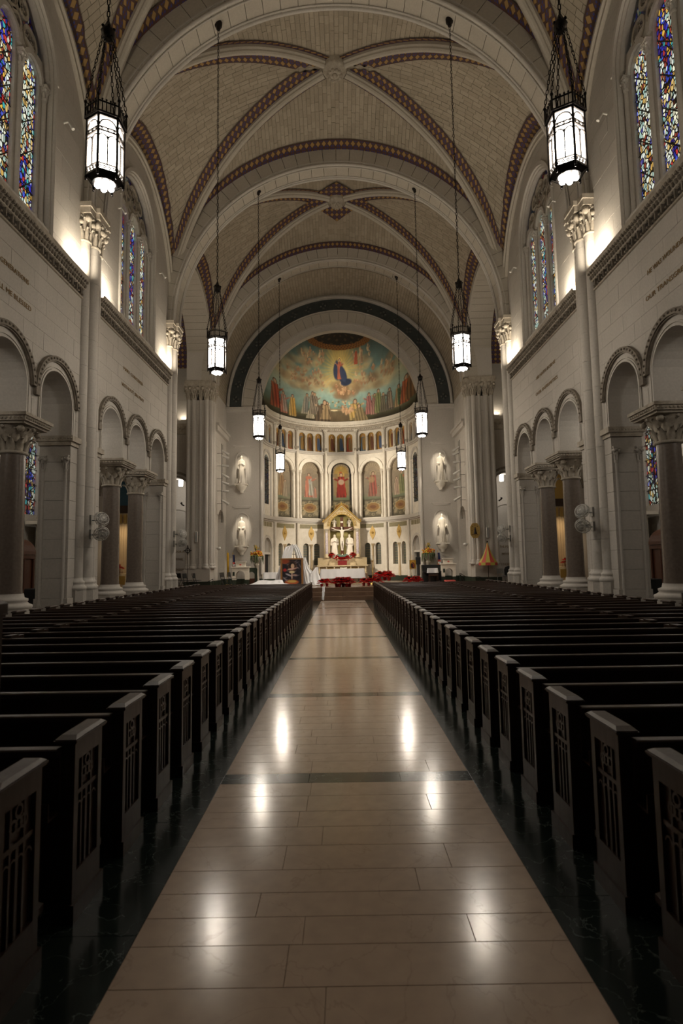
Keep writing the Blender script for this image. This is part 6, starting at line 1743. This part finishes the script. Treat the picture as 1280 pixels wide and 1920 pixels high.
def flag(x,y,label,kind,h=2.1,rz=0):
    t=empty('flag',(x,y,FZ),rz=rz,label=label,cat='flag')
    m=MB(); m.lathe([(.16,0),(.14,.04),(.03,.08)],(0,0,0),12); m.tube([(0,0,.05),(0,0,h)],.014,6); m.lathe([(.001,h+.14),(.03,h+.06),(.012,h)],(0,0,0),8); m.build('pole',M['gold'],t)
    def cloth(x0,x1,z0,z1,mat,name,ph):
        rings=[]
        for k in range(6):
            z=z1+(z0-z1)*k/5; row=[]
            for i in range(13): u=i/12; row.append((x0+(x1-x0)*u*(.75+.25*k/5),.04*math.sin(u*9+ph+k*.2)*(.5+k/5)-.03,z))
            rings.append(row)
        m=MB(); m.loft(rings,closed=False,caps=False); m.loft([[(a,b+.01,c) for a,b,c in r] for r in rings],closed=False,caps=False); return m.build(name,mat,t)
    if kind=='gold': cloth(-.02,.16,.55,h-.05,M['flaggold'],'gold_cloth',0)
    else:
        cloth(-.02,.17,h*.74,h-.05,M['flagblue'],'blue_canton',1)
        for q in range(7):
            z1=h*.74-q*.13; cloth(-.02+.02*(q%2),.20-.01*q,z1-.13,z1,M['fabred'] if q%2==0 else M['cloth'],'red_stripe' if q%2==0 else 'white_stripe',1)
flag(-7.45,36.9,'furled gold flag on a pole beside the left crossing pier','gold',2.15)
flag(-7.1,37.0,'furled red, white and blue flag next to the gold flag','us',2.0)
flag(6.35,38.0,'furled red, white and blue flag behind the right lectern','us',1.95)
# piano, draped seat, side table, loudspeaker
t=empty('upright_piano',(5.75,37.1,FZ),label='black upright piano behind the right pews',cat='piano')
m=MB(); m.bbox(-.62,.62,-.25,.3,0,1.12,.02); m.build('case',M['black'],t); m=MB(); m.bbox(-.62,.62,-.50,-.25,.62,.72,.01); m.build('keyboard_shelf',M['black'],t)
for e in (-1,1): m=MB(); m.box(e*.56-.04,e*.56+.04,-.48,-.40,0,.62); m.build('leg',M['black'],t)
t=empty('armchair',(5.75,36.3,FZ),label='dark wooden armchair in front of the black piano',cat='chair')
m=MB(); m.bbox(-.28,.28,-.25,.25,.40,.48,.02); m.build('seat',M['wood'],t); m=MB(); m.bbox(-.28,.28,.2,.26,.48,.88,.02); m.build('backrest',M['wood'],t)
for x in (-.26,.26):
    for y_ in (-.22,.22): m=MB(); m.tube([(x,y_,0),(x,y_,.62 if y_<0 else .5)],.022,6); m.build('leg',M['wood'],t)
o=cloth_over('chair_cloth',5.43,6.07,36.48,36.62,FZ+.90,.30,M['cloth'],None,.01,12,.04); tag(o,'white cloth hung over the back of the dark armchair','cloth')
t=empty('side_table',(-4.75,37.9,FZ),label='small credence table by the left sacristy door',cat='table')
m=MB(); m.bbox(-.42,.42,-.25,.25,.72,.76,.005); m.build('tabletop',M['wood'],t)
for x in (-.38,.38):
    for y_ in (-.2,.2): m=MB(); m.box(x-.02,x+.02,y_-.02,y_+.02,0,.72); m.build('leg',M['wood'],t)
o=cloth_over('table_cloth',-5.2,-4.3,37.62,38.18,FZ+.775,.42,M['cloth'],None,.02,14,.05); tag(o,'white cloth on the credence table at the left door','tablecloth')
t=empty('loudspeaker',(4.75,35.9,FZ),label='black loudspeaker on a pole right of the icon easel',cat='loudspeaker')
m=MB(); m.bbox(-.15,.15,-.14,.14,1.15,1.62,.02); m.build('cabinet',M['black'],t); m=MB(); m.tube([(0,0,.02),(0,0,1.15)],.018,6); m.lathe([(.2,0),(.2,.02)],(0,0,0),12); m.build('stand',M['black'],t)
# icon on its easel
t=empty('easel',(4.28,34.9,FZ),label='slim wooden easel holding the small gold icon',cat='easel')
for a,b in (((-.05,0,1.78),(-.22,-.12,0)),((.05,0,1.78),(.22,-.12,0)),((0,0,1.74),(0,.35,0))): m=MB(); m.tube([a,b],.013,5); m.build('leg',M['ivory'],t)
m=MB(); m.box(-.22,.22,-.13,-.04,.86,.89); m.build('ledge',M['ivory'],t)
t=empty('icon',(4.28,34.84,FZ+.90),label='small gold-ground icon of mother and child on the slim easel',cat='icon')
m=MB(); m.bbox(-.20,.20,-.02,.02,0,.54,.005); m.build('gold_frame',M['gold'],t)
c=Canvas(40,50,-.17,.17,.03,.51,(176,130,40)); c.ell(0,.36,.12,.12,(196,150,60),1,.2); c.ell(0,.20,.12,.20,(50,34,40),1,.2); c.ell(-.01,.35,.05,.065,(130,84,50),1,.2); c.ell(.05,.20,.05,.10,(130,50,34),1,.3); c.ell(.05,.28,.03,.035,(140,90,56),1,.2)
vpanel('picture',lambda u,v:(-.17+.34*u,-.024,.03+.48*v),24,32,lambda UV,V,c=c:c.sample(UV[:,0],UV[:,1]),t)
# gilded candle stand right of the altar, processional cross stand left
t=empty('paschal_candlestick',(1.83,35.2,FZ),label='tall gilded candlestick right of the altar',cat='candlestick')
m=MB(); m.lathe([(.16,0),(.15,.05),(.05,.10),(.025,.16),(.022,.7),(.05,.74),(.022,.78),(.02,1.35),(.06,1.42),(.06,1.45)],(0,0,0),12); m.build('stem',M['gold'],t)
m=MB(); m.lathe([(.035,1.45),(.035,1.75)],(0,0,0),10); m.box(-.09,.09,-.01,.01,1.52,1.55); m.build('candle',M['candle'],t)
t=empty('processional_cross',(-9.0,33.2,FZ),label='dark filigree processional cross on a stand left of the crossing pier',cat='cross')
m=MB(); m.lathe([(.2,0),(.18,.04),(.03,.1)],(0,0,0),12); m.tube([(0,0,.05),(0,0,1.95)],.016,6); m.build('staff',M['iron'],t)
m=MB(); P=lambda u,v,d:(u,d,v)
for (cx_,cz_,r_) in ((0,2.18,.13),(-.14,2.18,.055),(.14,2.18,.055),(0,2.34,.06),(0,2.02,.05),(-.20,2.18,.03),(.20,2.18,.03),(0,2.43,.035),(-.09,2.27,.04),(.09,2.27,.04),(-.09,2.09,.04),(.09,2.09,.04)): sweep_arch(m,P,cx_,cz_,r_*.72,r_,-.015,.015,0,360,16)
m.box(-.22,.22,-.014,.014,2.16,2.20); m.box(-.02,.02,-.014,.014,1.93,2.50); m.build('filigree_head',M['iron'],t)
# striped canopy (half open parasol) on a pole, gold medallion with bell
t=empty('striped_canopy',(8.42,33.05,FZ),label='half open red and yellow striped silk parasol standing before the right crossing pier',cat='parasol')
m=MB(); m.tube([(0,0,.0),(0,0,2.35)],.02,6); m.lathe([(.22,0),(.2,.05),(.04,.09)],(0,0,0),12); m.ball((0,0,2.42),.05,8,6); m.build('pole',M['wood'],t)
for k in range(12):
    a0,a1=2*PI*k/12,2*PI*(k+1)/12; m=MB(); rings=[]
    for r_,z in ((.03,2.35),(.10,2.08),(.24,1.72),(.40,1.42),(.54,1.22)): 
        am=(a0+a1)/2; rings.append([(r_*math.cos(a0),r_*math.sin(a0),z),(r_*.94*math.cos(am),r_*.94*math.sin(am),z-.01),(r_*math.cos(a1),r_*math.sin(a1),z)])
    m.loft(rings,closed=False,caps=False); m.build('silk_panel',M['fabred'] if k%2 else M['fabyel'],t)
    m=MB(); r_=.545; m.quad((r_*math.cos(a0),r_*math.sin(a0),1.22),(r_*math.cos(a1),r_*math.sin(a1),1.22),(r_*math.cos(a1),r_*math.sin(a1),1.06),(r_*math.cos(a0),r_*math.sin(a0),1.06)); m.build('valance',M['fabyel'] if k%2 else M['fabred'],t)
t=empty('gold_medallion',(7.85,33.55,3.32),label='octagonal gold medallion with a dark figure hung on the right crossing pier',cat='medallion')
m=MB(); pts=[(-.14,-.44),(.14,-.44),(.28,-.22),(.28,.22),(.14,.44),(-.14,.44),(-.28,.22),(-.28,-.22)]; m.prism([(a,b+.44) for a,b in pts],-.02,.03,'y'); m.build('gold_plate',M['goldflat'],t)
m=MB(); m.lathe([(.10,.24),(.10,.28),(.07,.36),(.05,.52),(.03,.60),(.001,.66)],(0,-.05,0),10); 
for (a,b) in ((-.18,.44),(.18,.44),(0,.12),(0,.76),(-.15,.2),(.15,.2),(-.15,.68),(.15,.68)): m.ball((a,-.03,b),.022,6,4)
m.build('dark_figure',M['iron'],t)
t=empty('rope_barrier',(6.9,33.6,FZ),label='dark rope hung between low stands before the right crossing pier',cat='barrier')
m=MB(); m.tube([(0,0,0),(0.05,0,.62)],.02,5); m.tube([(.25,0,0),(-.05,0,.6)],.02,5); m.tube([(.0,0,.6),(.3,0,.42),(.7,0,.36),(1.05,0,.40),(1.3,0,.34)],.018,5); m.tube([(1.3,0,0),(1.3,0,.36)],.015,5); m.build('rope_and_stand',M['black'],t)
t=empty('rope_barrier',(-7.9,33.3,FZ),label='dark rope hung between low stands before the left crossing pier',cat='barrier')
m=MB(); m.tube([(-.9,0,.16),(-.4,0,.2),(.0,0,.32),(.35,0,.5)],.018,5); m.tube([(.35,0,0),(.35,0,.52)],.015,5); m.tube([(-.9,0,0),(-.9,0,.18)],.015,5); m.build('rope_and_stand',M['black'],t)
# folding chairs
def fold_chair(x,y,lab,leaned=True,mat=None,rz=0):
    mt=mat or M['black']; t=empty('folding_chair',(x,y,FZ),rz=rz,label=lab,cat='chair')
    tilt=.22 if leaned else .05
    for e in (-1,1): m=MB(); m.tube([(e*.20,-tilt*1.2,0),(e*.20,0,.45),(e*.20,tilt*.6,.86)],.014,6); m.build('frame_leg',mt,t)
    for e in (-1,1): m=MB(); m.tube([(e*.17,tilt+.06,0),(e*.17,-.02,.5)],.012,6); m.build('frame_leg',mt,t)
    m=MB(); m.bbox(-.19,.19,-.34,.02,.43,.46,.008); m.build('seat',mt,t)
    m=MB(); m.add([(-.2,.02,.58),(.2,.02,.58),(.2,.06,.86),(-.2,.06,.86),(-.2,.04,.58),(.2,.04,.58),(.2,.08,.86),(-.2,.08,.86)],[(0,1,2,3),(4,7,6,5),(0,4,5,1),(1,5,6,2),(2,6,7,3),(3,7,4,0)]); m.build('backrest',mt,t)
fold_chair(-9.75,34.2,'folding chair under the transept arch, leftmost of the three by the filigree cross',rz=1.2)
fold_chair(-9.15,33.35,'folding chair under the transept arch, middle of the three by the filigree cross',rz=1.3)
fold_chair(-8.6,33.3,'folding chair against the left pier, rightmost of the three by the filigree cross',rz=1.5)
fold_chair(-7.3,34.9,'folding chair between the left pier and the flags, nearer the pier',rz=1.2)
fold_chair(-7.0,35.6,'folding chair between the left pier and the flags, nearer the flags',rz=1.4)
fold_chair(9.15,33.2,'grey folding chair right of the striped parasol',False,M['grey'],.2)
t=empty('black_chair',(9.72,33.3,FZ),label='black round-backed chair beside the grey folding chair',cat='chair')
m=MB(); m.bbox(-.25,.25,-.25,.25,.40,.47,.02); m.build('seat',M['black'],t)
m=MB(); m.prism([(-.24,0),(.24,0),(.26,.35),(.18,.50),(0,.55),(-.18,.50),(-.26,.35)],.2,.25,'y'); m.v=[(a,b,c+.44) for a,b,c in m.v]; m.build('backrest',M['black'],t)
for x in (-.22,.22):
    for y_ in (-.2,.2): m=MB(); m.tube([(x,y_,0),(x,y_,.40)],.018,6); m.build('leg',M['black'],t)

# ================================================================== fans, racks, loudspeakers on the piers
def fan(s,y,z,lab,yaw,pitch):
    t=empty('wall_fan',(s*7.20,y-.30,z),label=lab,cat='fan')
    R=Matrix.Rotation(yaw,3,'Z')@Matrix.Rotation(pitch,3,'X')
    def tr(m): m.v=[tuple(R@Vector(p)) for p in m.v]; return m
    m=MB()
    for k in range(28):
        a=2*PI*k/28; c_,s_=math.cos(a),math.sin(a)
        m.tube([(.04*c_,-.09,.04*s_),(.14*c_,-.085,.14*s_),(.215*c_,-.04,.215*s_),(.225*c_,0,.225*s_),(.20*c_,.06,.20*s_),(.07*c_,.08,.07*s_)],.006,4,caps=False)
    for r_,yy in ((.225,0),(.19,-.07),(.10,-.09),(.18,.065)): m.tube([(r_*math.cos(2*PI*k/28),yy,r_*math.sin(2*PI*k/28)) for k in range(29)],.010,5)
    tr(m).build('guard',M['whitep'],t)
    m=MB()
    for k in range(3):
        a=2*PI*k/3; pts=[]
        for rr,da,dy in ((.03,-.3,-.01),(.19,-.45,-.03),(.20,.25,.03),(.03,.5,.01)): pts.append((rr*math.cos(a+da),dy,rr*math.sin(a+da)))
        m.add(pts,[(0,1,2,3)])
    tr(m).build('blades',M['grey'],t)
    m=MB(); m.lathe([(.001,-.10),(.045,-.09),(.05,-.07)],(0,0,0),10); m.lathe([(.06,.05),(.07,.08),(.065,.18),(.03,.22)],(0,0,0),10); m.v=[(a,c,b) for a,b,c in m.v]; tr(m).build('motor',M['whitep'],t)
    m=MB(); e=R@Vector((0,.2,0)); m.tube([tuple(e),(s*.18,.18,-.02),(s*.42,.26,-.02)],.022,6); m.box(*(sorted((s*.38,s*.44))+[.16,.36,-.14,.14])); m.build('bracket',M['grey'],t)
for s in (-1,1):
    for y,tx in ((BY[2],'near shaft cluster'),(BY[3],'far shaft cluster')):
        fan(s,y,3.42,'upper white fan bracketed to the %s on the %s wall'%(tx,SIDE[s]),s*-.9,-.35)
        fan(s,y,2.98,'lower white fan bracketed to the %s on the %s wall'%(tx,SIDE[s]),s*-.7,.45)
    t=empty('spotlight_rack',(s*7.5,35.35,4.6),label='tall black pole rack of small white spotlights on the %s sanctuary wall'%SIDE[s],cat='spotlight rack')
    m=MB(); m.tube([(0,0,0),(0,0,5.0)],.018,6); m.tube([(0,.35,0),(0,.35,5.0)],.012,6)
    for z in (.4,1.1,1.9,2.7,3.5,4.3): m.tube([(0,0,z+.1),(0,.35,z+.1)],.01,5); m.tube([(0,.1,z+.1),(s*.3,.1,z+.1)],.012,5)
    m.build('pole',M['iron'],t)
    for i,z in enumerate((4.55,4.2,3.6,3.05,2.55,2.0,1.4)):
        m=MB(); d=Vector((-s*.40,.10,-.16+.10*(i%3-1))); a=Vector((-s*.05,-.08,z)); m.tube([a,a+d*.3,a+d],[.05,.07,.09],10); m.tube([(0,0,z),tuple(a)],.01,5); m.build('spotlight_head',M['whitep'],t)
    t=empty('column_loudspeaker',(s*8.62,33.70,3.35),label='slim white column loudspeaker on the front of the %s crossing pier'%SIDE[s],cat='loudspeaker')
    m=MB(); m.bbox(-.07,.07,-.10,.02,0,.62,.01); m.build('cabinet',M['whitep'],t); m=MB(); m.box(-.05,.05,-.105,-.10,.03,.58); m.build('grille',M['grey'],t)
    t=empty('tilted_loudspeaker',(s*9.45,33.62,3.32),label='white loudspeaker tilted outward on the outer corner of the %s crossing pier'%SIDE[s],cat='loudspeaker')
    m=MB(); m.bbox(-.09,.09,-.10,.04,0,.62,.01); m.v=[tuple(Matrix.Rotation(-s*.25,3,'Y')@Vector(p)) for p in m.v]; m.build('cabinet',M['whitep'],t)
    t=empty('camera_dome',(s*7.62,35.25,3.0),label='small white wall floodlight beyond the %s crossing pier'%SIDE[s],cat='floodlight')
    m=MB(); m.ball((0,0,0),.14,10,7,.8); m.tube([(0,0,0),(s*.2,.02,.05)],.03,6); m.build('head',M['whitep'],t)
    t=empty('wall_bracket',(s*9.42,33.9,5.55),label='small dark bracket high on the outer side of the %s crossing pier'%SIDE[s],cat='bracket')
    m=MB(); m.tube([(0,0,0),(s*.10,-.08,.05),(s*.16,-.1,.18)],[.05,.04,.07],6); m.build('arm',M['iron'],t)

# ================================================================== side aisles: confessionals, shrines, chapels
for s in (-1,1):
    S=SIDE[s]
    t=empty('confessional',(s*11.2,18.9,0),label='dark carved wooden confessional with a rounded top in the %s aisle'%S,cat='confessional')
    m=MB(); x=sorted((-s*.45,s*.45)); m.box(x[0],x[1],-.9,.9,0,2.3); m.build('body',M['woodred'],t)
    m=MB(); m.box(x[0]-.06,x[1]+.06,-.96,.96,2.3,2.45); sweep_arch(m,lambda u,v,d:(u,-.96+d,v),0,2.45,.0,.55,0,1.9,0,180,16); m.build('rounded_top',M['woodred'],t)
    for y_ in (-.9,-.3,.3,.9): m=MB(); m.tube([(-s*.48,y_,0),(-s*.48,y_,2.3)],.05,8); m.ball((-s*.48,y_,2.52),.07,8,6); m.build('post',M['woodred'],t)
    m=MB(); m.box(x[0]+.15,x[1]-.15,-.92,-.90,.4,1.9); m.build('curtained_front',M['dark'],t)
    m=MB(); m.ball((-s*.3,-.99,2.62),.07,8,6); m.ball((s*.0,-.99,2.55),.05,8,6); m.build('gilded_knob',M['gold'],t)
    t=empty('black_cabinet',(s*9.5,17.9,0),label='plain black cabinet behind the %s aisle pier'%S,cat='cabinet')
    m=MB(); m.bbox(-.32,.32,-.25,.25,0,1.35,.02); m.build('case',M['black'],t); m=MB(); m.box(-.3,.3,-.26,-.25,.05,1.3); m.build('door',M['black'],t)
    # carved white wall shrine below the aisle window
    t=empty('aisle_shrine',(s*11.62,22.6,0),label='carved white marble shrine below the blue window in the %s aisle'%S,cat='shrine')
    m=MB(); P=lambda u,v,d:(s*(-.25+d),u,v); wall_strip(m,P,-1.5,1.5,0,3.6,[(0,.5,1.2,2.4),(-1,.28,1.3,2.2),(1,.28,1.3,2.2)],0,.2); m.box(*(sorted((-s*.34,s*.1))+[-1.6,1.6,3.6,3.72]))
    m.build('marble_front',M['white'],t)
    m=MB()
    for u in (-1.45,-.62,.62,1.45): m.tube([(-s*.3,u,1.0),(-s*.3,u,3.6)],.05,8); m.lathe([(.08,0),(.09,.1),(.001,.4)],(-s*.3,u,3.7),6)
    for u in np.arange(-1.4,1.5,.2): m.ball((-s*.3,u,3.45),.06,6,4); m.ball((-s*.3,u,1.0),.05,6,4)
    m.build('carved_pinnacles',M['carved'],t)
    for u,lb in ((0,'middle'),(-1,'near'),(1,'far')):
        f=empty('shrine_figure',(s*11.50,22.6+u,1.22),rz=-s*PI/2 if s>0 else PI/2,label='small pale statue in the %s niche of the %s aisle shrine'%(lb,S),cat='statue')
        m=MB(); robed(m,(0,0,0),1.15 if u==0 else .9,seed=30+int(u*3)+s); m.build('figure',M['white'],f)
    # side chapel altar against the transept wall
    t=empty('side_altar',(s*13.55,35.15,0),label='ivory and gold side altar glowing in the %s transept chapel'%S,cat='altar')
    m=MB(); m.box(-1.3,1.3,.15,.25,FZ,5.3)
    m.build('back_panel',M['ivory'],t)
    for k in range(15): m=MB(); m.box(-1.12+k*.16-.02,-1.12+k*.16+.02,.08,.15,1.5,4.6); m.build('slat',M['ivory'],t)
    m=MB()
    for k in range(8): m.box(-1.1+k*.3-.09,-1.1+k*.3+.09,.06,.13,4.65,5.2)
    m.build('arcade_panel',M['goldflat'],t)
    m=MB(); m.box(-1.3,1.3,.02,.2,5.3,5.75); m.build('cornice',M['woodcap'],t)
    m=MB(); m.box(-1.3,1.3,.3,.35,5.6,7.7); m.build('upper_field',M['blueglass'] if s<0 else M['goldflat'],t)
    m=MB(); m.bbox(-1.0,1.0,-.45,.15,FZ,1.55,.02); m.build('mensa',M['beige'],t)
    m=MB(); m.box(-.35,.35,-.47,-.45,.9,1.4); m.build('gold_front',M['gold'],t)
    place_poin(s*13.75,34.8,1.56,'red poinsettia on the side altar of the %s transept'%S,'poinsettias on the side altars',1.3)
    spot('side_altar_light',(s*13.3,33.6,5.2),(s*13.55,35.3,2.6),130,80,.8,.1,(1.0,.74,.46))
    t=empty('prayer_stool',(s*10.6,27.4,0),label='small dark wooden stool seen between the %s granite columns'%S,cat='stool')
    m=MB(); m.bbox(-.35,.35,-.2,.2,.78,.86,.02); m.build('seat',M['wood'],t)
    for x in (-.3,.3):
        for y_ in (-.16,.16): m=MB(); m.tube([(x,y_,0),(x,y_,.78)],.022,6); m.build('leg',M['wood'],t)
# small red and white things lying on the platform edge
o=cloth_over('red_cushion',6.35,6.95,35.4,35.8,FZ+.16,.14,M['fabred'],None,.02,8,.05); tag(o,'red cushion lying on the platform in front of the right lectern','cushion')
MB().box(-1,1,0,1,0,1)
bpy.data.orphans_purge(do_local_ids=True,do_linked_ids=False,do_recursive=True) if False else None
